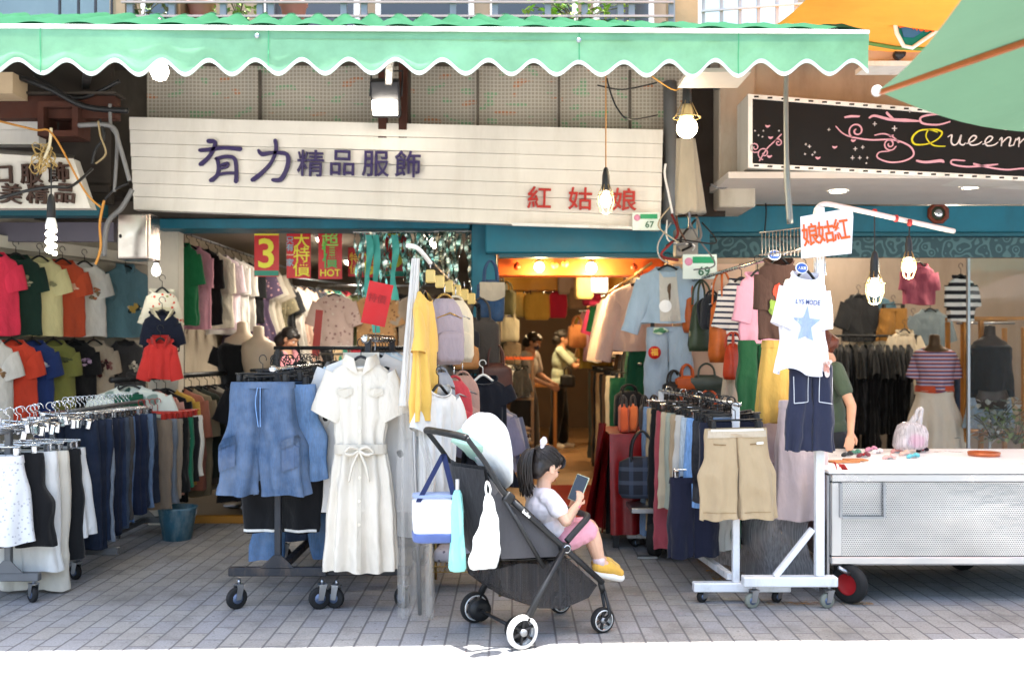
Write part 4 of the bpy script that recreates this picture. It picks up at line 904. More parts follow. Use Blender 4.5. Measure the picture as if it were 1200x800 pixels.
def graphic(o, cx, cz, R0, cols, seed, n=9, sq=1.0):      # a printed picture: a cluster of small shapes in a few colours
    r_ = random.Random(seed)
    for j, c_ in enumerate(cols):
        m = MB()
        for k in range(max(2, n//len(cols))):
            a_ = r_.uniform(0, 6.28); d_ = .75*R0*math.sqrt(r_.random()); q = blotch(cx+d_*math.cos(a_), cz+d_*math.sin(a_)*sq, R0*r_.uniform(.14, .34), R0*r_.uniform(.1, .3), seed*7+k+j*31, 12); m.add(q.v, q.f)
        decal(o, m, cloth(c_), off=.004+.0015*j)
for o, cz, R0, cols, sd, sq in ((W1[1], -.2, .055, ('#8f8468', '#5c5a44', '#b0a888'), 3, 1.2), (W1[2], -.2, .06, ('#c9c08c', '#8d8a62'), 4, .5), (W1[3], -.22, .06, ('#e6c2a8', '#d9a88a'), 5, .4), (W1[4], -.25, .06, ('#5c3a22', '#b0683a', '#8d7a5a'), 6, 1.2), (W1[5], -.36, .1, ('#e2ddd0', '#22373f', '#d8b44a'), 7, .4),
        (W2[0], -.25, .06, ('#a07a50', '#7a5a3a'), 8, .8), (W2[2], -.2, .07, ('#16181c', '#d5d3d0', '#8fa0c8'), 9, 1.1), (W2[3], -.15, .08, ('#32361f', '#4a5030'), 10, .3), (W2[4], -.17, .06, ('#8a6a93', '#b59ab8'), 11, .9), (W2[5], -.22, .09, ('#54252c', '#8a5a54', '#3a2a2a'), 12, 1.3), (W2[6], -.22, .06, ('#c9c2b0', '#8f8a7c'), 13, .9)):
    graphic(o, .06, cz, R0, cols, sd, 12, sq)
# ---------------------------------------------------------------- column of small tops on the pilaster
def at(px, py, Y, dz=0.0): q = P(px, py, Y); q.z += dz; return q
o = hang('tee', floral('#d9d2bd', '#c2452c', '#7d8a3a', 26), at(190, 338, 7.4), .5, 'floral white jacket on the pilaster above the navy polo', 'jacket', 'jacket', w=.24, L=.3, sl=.13, sr=.055, ang=74, seed=4)
o = hang('tee', cloth('#141a2c'), at(190, 364, 7.3), .4, 'navy polo top with cream collar between the floral jacket and the red blouse', 'top', 'polo_top', w=.25, L=.3, sl=.11, sr=.06, ang=74, seed=6); m = MB(); collar(m, .06, op=.9); m.local('collar', cloth('#c9bf9d'), o)
decal(o, MB().add([(-.115, 0, -.27), (.115, 0, -.27), (.115, 0, -.29), (-.115, 0, -.29)], [[0, 1, 2, 3]]), cloth('#c9bf9d'), 'hem_band')
o = hang('tee', cloth('#c9241c'), at(188, 397, 7.2), .3, 'red pleated blouse lowest on the pilaster', 'blouse', 'blouse', w=.24, L=.29, sl=.15, sr=.05, ang=76, folds=12, famp=.014, seed=8, flare=1.1); m = MB(); collar(m, .055); m.local('collar', cloth('#b51f19'), o)
lamp(183, 318, 7.2, 'led', 'unlit looking white bulb in a black socket above the floral jacket', 2.2, .2, 1.0, .8, '#e9e6e0')
# ---------------------------------------------------------------- front rack of skirts, jeans rail and clip rail on the street
def rack(name, label, x, y0, y1, z, mat, w_=.5, post=.5, knob=None, cast=True, r_=.045, beam=.045, zb=.14):
    t = thing(name, label, 'clothes rack', (x, (y0+y1)/2, 0))
    for y in (y0, y1):
        MB().box((x, y, zb), (w_, beam, beam), None, .004).build('foot', mat, t); MB().box((x, y, (z+zb+beam/2)/2), (.034, .034, z-zb-beam/2), None, .003).build('upright', mat, t)
        m = MB(); m.prism([(-.09, zb+beam/2), (.09, zb+beam/2), (.02, zb+.09), (-.02, zb+.09)], .006, Matrix.Translation((x, y-.024, 0))); m.build('gusset', mat, t)
        if cast:
            for s_ in (-1, 1): caster(t, (x+s_*(w_/2-.04), y, 0), r_, RUBBER, rnd.uniform(-.8, .8))
    MB().box((x, (y0+y1)/2, zb), (.034, y1-y0-beam, .034)).build('base_bar', mat, t)
    MB().tube([(x, y0-.1, z), (x, y1+.1, z)], .013, 10).build('rail', CHROME if knob else mat, t)
    if knob: MB().ball((x, y0-.11, z), .024, 12, 8).build('end_knob', CHROME, t)
    return t
GREYM = surf('#6b6d70', .5, .5, .15, 12, .1)
rack('clothes_rack', 'grey rack of white skirts at the edge of the street', -2.74, 5.42, 5.95, .93, GREYM, .34)
rack('clothes_rack', 'long grey rack of jeans behind the white skirts', -2.66, 6.1, 7.2, 1.0, GREYM, .5, cast=False)
JN = ['#1b2538', '#161f31', '#1f2b42', '#7d8794', '#141c2e', '#182238', '#24334f', '#3b4656', '#42403f', '#4b678f', '#151f36', '#1a263f', '#1e2a40', '#5d7390', '#2a3648', '#1c2637']
sk = [('skirt', floral('#d2d2d2', '#a6a6aa', '#b9b9bd', 46, .42), 'white lace', 'skirt', dict(w=.24, w2=.36, L=.46, folds=6, famp=.014, seed=2, hanger='chrome')),
      ('legs', cloth('#141416'), 'black', 'shorts', dict(w=.34, L=.5, leg=.22, seed=3, hanger='chrome', name='shorts')),
      ('legs', cloth('#dcdad5'), 'white', 'trousers', dict(w=.36, L=.66, leg=.19, seed=4, hanger='chrome')),
      ('legs', cloth('#cfc6b5'), 'cream', 'trousers', dict(w=.38, L=.78, leg=.2, seed=5, hanger='chrome')),
      ('legs', cloth('#18191b'), 'black long', 'trousers', dict(w=.4, L=.62, leg=.22, seed=6, hanger='chrome')),
      ('skirt', cloth('#d4d3d0'), 'off white', 'skirt', dict(w=.36, w2=.48, L=.5, seed=7, hanger='chrome'))]
row((-2.76, 5.3, .93), (-2.66, 5.85, .93), sk, 0, 'of the white skirt rack', 'clothes on the white skirt rack', .12)
js = []
nm = lambda c: {'#7d8794': 'grey', '#42403f': 'charcoal', '#3b4656': 'slate', '#4b678f': 'mid blue', '#5d7390': 'faded blue'}.get(c, 'dark blue')
for k, c in enumerate(JN): js.append(('legs', denim(c, .05), nm(c), 'jeans', dict(w=.38+.02*(k % 3), L=.76-.012*k+.03*(k % 2), leg=.2, seed=10+k % 5, amp=.01, name='jeans', hanger='chrome')))
row((-2.68, 5.95, 1.07), (-2.66, 6.95, 1.05), js, 0, 'of the jeans rail', 'jeans on the long street rail', .16)
cl3 = [(cloth('#7a6b5b'), 'taupe'), (denim('#5a6470', .2), 'faded grey'), (cloth('#8b7f70'), 'sand'), (cloth('#121315'), 'black'), (cloth('#13684a'), 'emerald green'), (cloth('#1a1b1e'), 'jet black'), (cloth('#cfc8ba'), 'ivory')]
row((-2.62, 6.98, 1.0), (-2.5, 7.4, 1.0), [('legs', m_, c_, 'trousers', dict(w=.42, L=.62-.03*k, leg=.21, seed=20+k, hanger='red')) for k, (m_, c_) in enumerate(cl3)], .06, 'of the clip hanger rail', 'trousers on the clip hanger rail', .12)
# shirts on the black rail running into the shop
MB().tube([(-2.88, 7.15, 1.15), (-2.27, 9.3, 1.17)], .022, 10).build('clothes_rail', BLACKP, None, label='thick black clothes rail with shirts running from the stall wall into the shop', cat='clothes rail')
for nme, yy, xx in (('a', 7.22, -2.86), ('b', 9.2, -2.3)):
    t_ = MB().box((xx, yy, .56), (.03, .03, 1.12)).build('rail_post', BLACKP, None); tag(t_, 'thin black post under the '+('street' if nme == 'a' else 'inner')+' end of the shirt rail', 'post')
tj = hang('tee', floral('#c9cfc6', '#24443c', '#7d8f86', 9, .5), at(152, 452, 7.2), .1, 'white and dark green tie-dye jacket open over a green top, facing the street', 'jacket', 'jacket', w=.52, L=.42, sl=.3, sr=.09, seed=31, flare=1.05)
decal(tj, MB().add([(-.1, 0, -.06), (.1, 0, -.06), (.12, 0, -.4), (-.12, 0, -.4)], [[0, 1, 2, 3]]), cloth('#12543c'), 'inner_top'); decal(tj, blotch(0, -.22, .05, .04, 2), cloth('#8fb09a'), off=.008)
cl4 = [('#12543c', 'green'), ('#d39a8a', 'pale coral'), ('#15161a', 'black'), ('#d8a62c', 'mustard'), ('#a8654f', 'terracotta'), ('#8d7c5e', 'khaki'), ('#2e3328', 'dark olive'), ('#4a3f36', 'dark brown'), ('#b0a28c', 'beige'), ('#22262b', 'slate black'), ('#141518', 'jet black'), ('#3b4a45', 'grey green'), ('#a21f28', 'crimson'), ('#1b1c20', 'soft black'), ('#4b2328', 'maroon'), ('#d0c7b4', 'oatmeal')]
row((-2.8, 7.35, 1.15), (-2.3, 9.1, 1.16), [('tee', cloth(c_), n_, 'shirt', dict(w=.46, L=.74+.06*(k % 3), sl=.24, ang=80, sr=.08, seed=33+k % 5, hd=.04, cat='shirt', name='shirt')) for k, (c_, n_) in enumerate(cl4)], .3, 'of the black shirt rail', 'shirts on the black rail', .2)
dk = [('#17181c', 'black'), ('#26282e', 'charcoal'), ('#3a2a2a', 'dark maroon'), ('#1c2230', 'midnight'), ('#2c2c28', 'dark olive'), ('#141416', 'jet black'), ('#4a3b30', 'coffee'), ('#20242a', 'slate'), ('#8a1d26', 'crimson'), ('#19191c', 'soft black'), ('#2a3038', 'steel blue'), ('#111214', 'ink black')]
row((-2.05, 7.95, 1.2), (-1.75, 9.2, 1.2), [('tee' if k % 3 else 'dress', cloth(c_), n_, 'coat', dict(w=.46, L=.95, seed=45+k % 4, name='coat', **(dict(sl=.3, ang=82, sr=.075) if k % 3 else {}))) for k, (c_, n_) in enumerate(dk)], .2, 'of the dark coat rail inside the shop', 'dark coats on the rail inside the shop', .2)
MB().tube([(-2.07, 7.9, 1.2), (-1.73, 9.3, 1.2)], .014, 8).build('clothes_rail', BLACKP, None, label='black rail of dark coats just inside the left shop', cat='clothes rail')
st_ = MB().box((-1.9, 7.86, .03), (2.0, .06, .06), None, .004).build('door_sill', surf('#a8701f', .5), None, label='ochre painted door sill of the left shop', cat='sill')
bk = thing('bucket', 'blue plastic bucket under the clip hanger rail', 'bucket', (-2.42, 7.2, 0))
MB().lathe([(.1, 0), (.135, .22), (.145, .235), (.13, .235), (.095, .01)], 24, Matrix.Translation((-2.42, 7.2, 0)), True, False).build('body', surf('#3f6f86', .4, 0, .3, 14, .1, dirt='#9fb3b8', dscale=9), bk); MB().tube(arc((-2.42, 7.2, .22), .14, 0, -180, 10), .004, 5).build('handle', STEEL, bk)
# ---------------------------------------------------------------- left shop interior
ins = [('tee', cloth('#0c6a3d'), 'bright green', 'long top', dict(w=.3, L=.68, sl=.2)), ('tee', cloth('#d4909f'), 'rose pink', 'smock', dict(w=.36, L=.7, sl=.2)), ('tee', cloth('#141416'), 'black', 'blouse', dict(w=.36, L=.66, sl=.2)), ('tee', cloth('#d8cdb8'), 'cream', 'shirt', dict(w=.4, L=.68, sl=.22)), ('tee', cloth('#d9c3cc'), 'pale pink', 'tee', dict(w=.4, L=.68, sl=.2)), ('tee', cloth('#dcd7cf'), 'white', 'tee', dict(w=.4, L=.72, sl=.2)), ('tee', cloth('#cfc9c0'), 'off white', 'shirt', dict(w=.4, L=.68, sl=.2)), ('tee', cloth('#17181a'), 'jet black', 'tee', dict(w=.42, L=.6, sl=.2)),
       ('dress', floral('#4a3b52', '#b48a8a', '#2b2530', 24), 'purple patterned', 'dress', dict(w=.42, L=.95)), ('dress', cloth('#c9bfae'), 'stone', 'dress', dict(w=.42, L=.95)), ('dress', cloth('#d7cbb6'), 'ivory', 'dress', dict(w=.42, L=.9))]
for k, s_ in enumerate(ins): s_[4]['seed'] = 50+k % 4; s_[4].update(dict(ang=82, sr=.075) if s_[0] == 'tee' else {})
row((-2.74, 8.05, 2.34), (-2.62, 10.6, 2.3), ins, .15, 'of the upper wall rail', 'tops on the upper wall rail inside the shop', .15)
MB().tube([(-2.74, 7.95, 2.34), (-2.55, 12.0, 2.28)], .01, 8).build('clothes_rail', STEEL, None, label='steel rail under the ceiling along the shop side wall', cat='clothes rail')
bkr = [(floral('#8d8468', '#5b4a3a', '#c9b88c', 30), 'olive patterned'), (cloth('#16171a'), 'black'), (cloth('#cfc8bd'), 'white'), (cloth('#c7a08a'), 'blush'), (cloth('#1a1b1f'), 'jet black'), (floral('#2a2b35', '#b8643a', '#8d8a8a', 24), 'dark print'), (cloth('#d9b98c'), 'sand yellow'), (cloth('#2f8f78'), 'jade green'), (cloth('#b01f33'), 'red')]
row((-2.75, 11.2, 2.2), (-2.1, 12.6, 2.18), [('dress', m_, n_, 'dress', dict(w=.42, L=.95, seed=55+k % 3)) for k, (m_, n_) in enumerate(bkr)], .9, 'of the dress rail at the back', 'dresses on the rail at the back of the shop', .2, order='from the front')
MB().tube([(-2.8, 11.1, 2.2), (-2.05, 12.7, 2.18)], .01, 8).build('clothes_rail', STEEL, None, label='steel rail carrying dresses at the back of the shop', cat='clothes rail')
bk2 = [(floral('#c9b3ad', '#8a6a6a', '#d8cfc8', 18), 'pale pink patterned', 'blouse'), (cloth('#6c7a52'), 'sage green', 'blouse'), (floral('#b98f62', '#6a4630', '#d9c39a', 22), 'tan patterned', 'blouse'), (floral('#1d1d22', '#8f8a8d', '#4a3a48', 20), 'black patterned', 'blouse'), (cloth('#a89a8a'), 'grey beige', 'blouse'), (cloth('#5a4438'), 'brown', 'blouse'), (cloth('#7c6a5a'), 'mushroom', 'blouse'), (stripes('#b9b2a6', '#3a4a66', .03), 'blue striped', 'blouse')]
for k, (m_, n_, w_) in enumerate(bk2):
    hang('tee', m_, (-2.0+.24*k, 11.2+.15*(k % 2), 1.98), rnd.uniform(-.3, .3), f"{n_} {w_} on the far rail behind the tinsel", 'blouse', 'blouse', 'blouses on the far rail', w=.44, L=.62, seed=60+k % 4)
MB().tube([(-2.2, 11.28, 2.08), (-.3, 11.28, 2.08)], .01, 8).build('clothes_rail', STEEL, None, label='far steel rail of blouses across the shop behind the tinsel', cat='clothes rail')
for k in range(8):
    c_ = ['#5c6a48', '#8a7a68', '#20222a', '#b5a48c', '#3b3a44', '#7a3a34', '#c7bba8', '#2a3442'][k]; n_ = ['moss green', 'taupe', 'ink', 'sand', 'charcoal', 'brick', 'ecru', 'deep navy'][k]
    hang('legs', cloth(c_), (-1.95+.22*k, 10.6, 1.18), rnd.uniform(-.4, .4), f"{n_} trousers on the low rail below the far blouses", 'trousers', None, 'trousers on the low rail in the shop', w=.38, L=.9, leg=.2, seed=70+k % 4)
MB().tube([(-2.1, 10.6, 1.31), (-.32, 10.6, 1.31)], .01, 8).build('clothes_rail', STEEL, None, label='low steel rail of trousers across the shop', cat='clothes rail')
# folded clothes on the table inside
tb = thing('display_table', 'low display table of folded clothes inside the shop', 'table', (-1.95, 9.6, 0)); wbox('tabletop', -2.4, -1.1, 9.2, 9.9, .9, .94, surf('#6d5a47', .6), tb)
for x, y in ((-2.35, 9.25), (-1.15, 9.25), (-2.35, 9.85), (-1.15, 9.85)): wbox('leg', x-.02, x+.02, y-.02, y+.02, 0, .9, DARKSTEEL, tb)
for k in range(10):
    c_ = ['#7d8f6e', '#c98f96', '#d7d0c4', '#4a4a58', '#b05a3c', '#e0d6bd', '#8a8f9a', '#252830', '#c7a45a', '#a3a7a0'][k]; n_ = ['sage', 'pink', 'cream', 'slate', 'rust', 'pale yellow', 'grey', 'black', 'mustard', 'light grey'][k]
    x = -2.3+.12*k; m = MB(); m.box((x, 9.35+.1*(k % 3), .955+.03*(k % 2)), (.2, .26, .03+.03*(k % 2)), rnd.uniform(-.3, .3), .012, 2).build('folded_garment', cloth(c_), None, label=f"{n_} folded garment on the shop display table", cat='folded clothes', group='folded clothes on the shop table')
# ceiling tubes in the shop
for x, y, e, wh in ((-1.75, 9.4, 9, 'behind the red posters'), (-.75, 9.2, 8, 'behind the tinsel'), (-1.9, 11.8, 8, 'above the dress rail')):
    t = thing('tube_light', 'white fluorescent tube on the shop ceiling '+wh, 'ceiling light', (x, y, 2.36)); MB().box((x, y, 2.385), (.06, .9, .03)).build('housing', WHITEP, t); MB().tube([(x, y-.42, 2.35), (x, y+.42, 2.35)], .014, 8).build('tube', glow('#fff3de', 7), t)
    L = bpy.data.lights.new('lamp_light', 'AREA'); L.shape = 'RECTANGLE'; L.size = .1; L.size_y = .85; L.energy = e; L.color = (1, .9, .76); lo = bpy.data.objects.new('lamp_light', L); COL.objects.link(lo); lo.location = (0, 0, -.04); lo.parent = t
# price posters
def poster(x0, y0, x1, y1, label, parts, Y=7.93, bg_='#c8161d', top=None, bot=None, tilt=0):
    a, b_ = P(x0, y1, Y), P(x1, y0, Y); W, H = b_.x-a.x, b_.z-a.z; c = Vector(((a.x+b_.x)/2, Y, b_.z)); t = thing('price_poster', label, 'poster', tuple(c), tilt, 'sale posters over the shop entrance')
    MB().box((0, 0, -H/2), (W, .003, H)).local('sheet', surf(bg_, .35, 0, .05, 4, 0), t)
    if top: MB().box((0, -.004, -H*.075), (W*.98, .003, H*.13)).local('top_band', surf(top, .4), t)
    if bot: MB().box((0, -.004, -H*.93), (W*.98, .003, H*.11)).local('bottom_band', surf(bot, .4), t)
    for txt, cx, cz, sz, col, bo in parts: MB().text(txt, sz*H, .002, Matrix.Translation((cx*W, -.006-.002*(bo > .03), -H*cz)), 'CENTER', bo*.3).local('lettering', surf(col, .4, 0, .03), t)
    return t
Y_, R_, G_ = '#ece23a', '#c8161d', '#3fae4a'
poster(298, 268, 327, 324, 'red sale poster with a big yellow 3 and yellow top band', [('3', 0, .55, .85, Y_, .05)], top=Y_, bot='#1f8a72')
poster(336, 271, 364, 326, 'red sale poster with three stacked yellow characters and a blue side strip', [('大', .12, .22, .36, Y_, .03), ('特', .12, .52, .36, Y_, .03), ('價', .12, .82, .36, Y_, .03), ('只', -.36, .2, .17, '#7cc3d6', .02), ('有', -.36, .36, .17, '#7cc3d6', .02), ('一', -.36, .52, .17, '#e8e2c0', .02), ('家', -.36, .68, .17, '#7cc3d6', .02)], tilt=.08)
poster(373, 270, 401, 327, 'red sale poster with green characters and the word HOT in yellow', [('超', 0, .19, .36, '#9ad45a', .04), ('值', 0, .42, .36, '#5fc04a', .04), ('價', 0, .65, .32, '#4fae56', .04), ('HOT', .0, .88, .2, Y_, .05)], tilt=-.05)
poster(408, 290, 424, 324, 'narrow red poster half hidden behind the tinsel', [('特', 0, .4, .4, Y_, .03), ('價', 0, .75, .4, Y_, .03)], Y=8.1)
poster(424, 268, 446, 325, 'red poster of yellow characters seen through the tinsel', [('大', 0, .22, .36, Y_, .03), ('特', 0, .52, .36, Y_, .03), ('價', 0, .82, .36, Y_, .03)], Y=8.0)
poster(450, 268, 477, 325, 'red poster with a yellow 3 seen through the tinsel', [('3', 0, .55, .8, Y_, .05)], Y=8.0, top=Y_, bot='#1f8a72')
def tinsel(px0, px1, y0, y1, Y, label, seed, cols):
    r_ = random.Random(seed); a, b_ = P(px0, y0, Y), P(px1, y1, Y); t = thing('tinsel_garland', label, 'tinsel', ((a.x+b_.x)/2, Y, a.z)); m = MB()
    for k in range(26):
        x = r_.uniform(a.x, b_.x); y = Y+r_.uniform(-.05, .05); L = (a.z-b_.z)*r_.uniform(.35, 1.0); w_ = r_.uniform(.008, .02); n = 9; f0 = r_.uniform(0, 6)
        m.add([(x+s_*w_*math.cos(f0+i*.9)+.02*math.sin(i*.6+f0), y+s_*w_*math.sin(f0+i*.9), a.z-L*i/n) for i in range(n+1) for s_ in (-1, 1)], [[2*i, 2*i+1, 2*i+3, 2*i+2] for i in range(n)], True)
    mt, n_, l_, b2 = newmat('tinsel'); g = n_.new('ShaderNodeNewGeometry'); l_.new(ramp(n_, l_, g.outputs['Random Per Island'], [(i/(len(cols)-1), C(c)) for i, c in enumerate(cols)]), b2.inputs['Base Color']); b2.inputs['Metallic'].default_value = .75; b2.inputs['Roughness'].default_value = .25
    m.build('strands', mt, t); MB().tube([(a.x-.02, Y, a.z+.005), (b_.x+.02, Y, a.z+.005)], .005, 5).build('string', WHITEP, t)
tinsel(417, 452, 273, 352, 7.7, 'silver and aqua tinsel curtain over the shop entrance next to the posters', 5, ('#9fb5b2', '#7fc9c4', '#d9dcd8', '#c8b89a'))
tinsel(456, 510, 272, 340, 7.75, 'aqua and silver tinsel curtain in the middle of the entrance', 6, ('#8fd0c8', '#c9cfcc', '#5fb0aa', '#a89c8a'))
tinsel(512, 554, 272, 345, 7.7, 'brassy silver tinsel curtain beside the teal pillar', 7, ('#a89878', '#c9c2b0', '#7fb8b0', '#d9d2c4'))
for px, wh in ((432, 'beside the narrow poster'), (462, 'beside the poster with a 3'), (440, 'hanging longest in the entrance')):
    a = P(px, 275, 7.62); L = .75 if 'long' in wh else .5; m = MB(); m.grid(lambda u, v: Vector((a.x+(u-.5)*.045*(1+.3*math.sin(v*9))+.012*math.sin(v*7), 7.62+.02*math.sin(v*11+u*3), a.z-L*v)), 2, 16)
    m.build('ribbon', sheet('#5fc4bb', .3, .3), None, label='aqua ribbon streamer '+wh, cat='ribbon')
rs = thing('price_board', 'plain red card tilted on a wire stick above the cream dress', 'sign', tuple(P(442, 356, 6.3)))
q = P(442, 356, 6.3); MB().box((0, 0, 0), (.155, .004, .27), Matrix.Rotation(R(12), 3, 'Y')).local('card', surf('#cf1a20', .45, 0, .06), rs); MB().tube([(-.01, .004, -.12), (-.02, .01, -.6)], .004, 6).local('stick', STEEL, rs)
MB().text('特價', .06, .002, Matrix.Translation((0, -.005, .03)) @ Matrix.Rotation(R(12), 4, 'Y'), 'CENTER', .0).local('lettering', surf('#a8151b', .5), rs)
rs = thing('price_board', 'narrow faded red strip sign beside the person in pink', 'sign', tuple(P(372, 390, 8.2))); MB().box((0, 0, 0), (.06, .004, .38), Matrix.Rotation(R(5), 3, 'Y')).local('card', surf('#b0392c', .5), rs); MB().tube([(-.01, .004, -.18), (-.015, .01, -.5)], .004, 6).local('stick', STEEL, rs)
# ---------------------------------------------------------------- rack A (denim) and rack B (cream dress)
IRON = surf('#2d3036', .5, .5, .2, 12, .15, dirt='#6a5a4c', dscale=8)
rack('clothes_rack', 'black iron rolling rack with denim shorts in front', -1.24, 5.28, 6.35, 1.27, IRON, .52, knob=True, r_=.058, zb=.2)
rack('clothes_rack', 'black iron rolling rack with a cream dress in front', -.765, 5.3, 6.35, 1.43, IRON, .44, knob=True, r_=.055, zb=.2)
sh = hang('legs', denim('#3f5674', .25), at(308, 449, 5.15), -.05, 'baggy blue denim cargo shorts hung in front of the black iron rack', 'shorts', 'denim_shorts', 'clothes on the denim rack', w=.37, L=.575, leg=.245, rise=.33, spread=.02, seed=80, amp=.017, hd=.065, elastic=1, folds=6, famp=.02)
for s_ in (-1, 1):
    m = MB(); x0, x1 = sorted((s_*.135, s_*.235)); m.add([(x0, 0, -.3), (x1, 0, -.27), (x1+.005*s_, 0, -.42), (x0, 0, -.45)], [[0, 1, 2, 3]]); decal(sh, m, denim('#384d6b', .25), 'cargo_pocket', .012)
    m = MB(); m.add([(x0, 0, -.29), (x1, 0, -.26), (x1, 0, -.3), (x0, 0, -.335)], [[0, 1, 2, 3]]); decal(sh, m, denim('#31455f', .25), 'pocket_flap', .02)
for s_ in (-1, 1): MB().tube(bez([(s_*.008, -.066, -.02), (s_*.014, -.085, -.1), (s_*.006+.01, -.088, -.22)]), .003, 5).local('drawstring', denim('#6d93c4', .3), sh)
dn = [('legs', denim('#5f83ad', .4), 'light blue denim', 'shorts', dict(w=.42, L=.5, leg=.26, seed=81, name='denim_shorts')), ('legs', cloth('#16171a'), 'black cropped', 'trousers', dict(w=.46, L=.8, leg=.25, hem=.2, seed=82)), ('legs', cloth('#1b2130'), 'navy', 'trousers', dict(w=.4, L=.72, leg=.24, seed=83)), ('legs', denim('#47688f', .3), 'straight blue', 'jeans', dict(w=.44, L=1.0, leg=.18, seed=84, spread=.07, name='jeans')), ('legs', cloth('#131417'), 'jet black', 'trousers', dict(w=.44, L=.76, leg=.26, seed=85)), ('legs', denim('#2b3b55', .2), 'dark', 'jeans', dict(w=.4, L=.95, leg=.2, seed=86, name='jeans')), ('legs', cloth('#22242a'), 'charcoal', 'trousers', dict(w=.42, L=.9, leg=.2, seed=87)), ('legs', denim('#3a5478', .3), 'mid blue', 'jeans', dict(w=.44, L=.95, leg=.2, seed=88, name='jeans'))]
r_ = row((-1.26, 5.22, 1.31), (-1.24, 6.3, 1.31), dn, 0, 'of the denim rack behind the shorts', 'clothes on the denim rack', .1)
for o in (r_[1], r_[4]):
    for s_ in (-1, 1):
        m = MB(); zz = -.78 if o is r_[1] else -.74; m.add([(s_*.02, 0, zz), (s_*.2, 0, zz), (s_*.2, 0, zz-.014), (s_*.02, 0, zz-.014)], [[0, 1, 2, 3]]); decal(o, m, cloth('#d8d6d0'), 'hem_band', .008)
dr = hang('dress', cloth('#cfc6b5', .06), at(423, 419, 5.22), .05, 'cream belted shirt dress hung in front of the second black rack', 'dress', 'shirt_dress', 'clothes on the cream dress rack', w=.36, L=1.11, waist=.30, w2=.43, sl=.18, seed=90)
m = MB(); collar(m, .105, drop=.09); m.local('collar', cloth('#d2c9b8', .06), dr)
for s_ in (-1, 1):
    m = MB(); x0, x1 = sorted((s_*.045, s_*.14)); decal(dr, m.add([(x0, 0, -.16), (x1, 0, -.16), (x1, 0, -.19), ((x0+x1)/2, 0, -.21), (x0, 0, -.19)], [[0, 1, 2, 3, 4]]), cloth('#c9bfac', .06), 'pocket_flap', .008)
decal(dr, MB().add([(-.011, 0, -.1), (.011, 0, -.1), (.011, 0, -1.09), (-.011, 0, -1.09)], [[0, 1, 2, 3]]), cloth('#d2c9b6', .06), 'button_placket', .006)
m = MB()
for k in range(60):
    pass
shell(m, [(-.45, .16, .056), (-.47, .164, .06), (-.5, .163, .062)], 60, 3, 90, .004); m.local('belt', cloth('#c9bfac', .06), dr)
m = MB(); 
for s_ in (-1, 1): m.tube(bez([(0, -.07, -.475), (s_*.05, -.085, -.46), (s_*.085, -.08, -.49), (s_*.045, -.085, -.5), (0, -.073, -.48)], 6), .008, 6); m.tube(bez([(0, -.073, -.48), (s_*.04, -.08, -.56), (s_*.06, -.078, -.64)], 6), [.009]*12+[.006], 6)
m.local('bow_knot', cloth('#cdc3b0', .06), dr); dr.scale.x = .86; sh.scale.x = .87
for k in range(7):
    z = -.14-.12*k
    if abs(z+.47) > .05: decal(dr, blotch(0, z, .009, .009, 4, 10), surf('#e9e0cd', .3), 'button', .009)
m = MB(); m.box((0, -.02, -.075), (.055, .002, .06)).local('neck_label', cloth('#eceae4'), dr)
bw = [('tee', floral('#d5d3cf', '#1b1b1e', '#d5d3cf', 14, .42), 'white and black print', 'blouse', dict(w=.5, L=.86, sl=.3, name='blouse')), ('tee', cloth('#a9c6d8'), 'pale blue', 'shirt', dict(w=.48, L=.84, sl=.32, name='shirt')), ('tee', cloth('#c6d9e4'), 'ice blue', 'shirt', dict(w=.5, L=.72, sl=.3, name='shirt')), ('dress', cloth('#d5d9dc'), 'white', 'dress', dict(w=.46, L=1.05)), ('tee', cloth('#b7cfe0'), 'sky blue', 'blouse', dict(w=.5, L=.75, sl=.3, name='blouse')), ('tee', floral('#bfbab2', '#2b2b30', '#8f8c88', 16, .42), 'grey print', 'blouse', dict(w=.52, L=1.0, sl=.26, name='blouse')), ('tee', cloth('#d0cdd4'), 'lavender white', 'blouse', dict(w=.5, L=.8, sl=.26, name='blouse')), ('dress', cloth('#23262d'), 'charcoal', 'dress', dict(w=.46, L=1.0))]
for k, s_ in enumerate(bw): s_[4]['seed'] = 92+k % 5
row((-.775, 5.32, 1.45), (-.76, 6.35, 1.45), bw, 0, 'of the cream dress rack', 'clothes on the cream dress rack', .12)
for x, y, n_ in ((-1.15, 6.9, 'behind the denim rack'), (-.7, 6.95, 'behind the cream dress rack')): 
    t = thing('storage_bin', 'dark grey storage bin '+n_, 'bin', (x, y, 0)); wbox('body', x-.2, x+.2, y-.15, y+.15, .02, .5, surf('#3d3f45', .6), t, .02); wbox('lid', x-.21, x+.21, y-.16, y+.16, .502, .53, surf('#2a2b30', .5), t, .008)
for k in range(10):                                # second low rail deeper under the shop front
    c_ = ['#20222a', '#3c3a3e', '#7a7f88', '#9aa4b0', '#2b3038', '#d0ccc4', '#4a4650', '#232733', '#6a5d52', '#b9b3aa'][k]; n_ = ['ink', 'graphite', 'grey', 'blue grey', 'anthracite', 'chalk', 'plum grey', 'navy', 'brown', 'putty'][k]
    hang('tee', cloth(c_), (-1.55+.12*k, 7.3+.05*(k % 2), 1.28), 1.2+rnd.uniform(-.2, .2), f"{n_} top on the cross rail behind the two black racks", 'top', 'top', 'tops on the cross rail behind the racks', w=.46, L=.7, seed=100+k % 4)
cr = thing('clothes_rack', 'black rolling rack of tops across the shop entrance', 'clothes rack', (-1.0, 7.32, 0)); MB().tube([(-1.75, 7.32, 1.38), (-.35, 7.32, 1.38)], .014, 8).build('rail', BLACKP, cr)
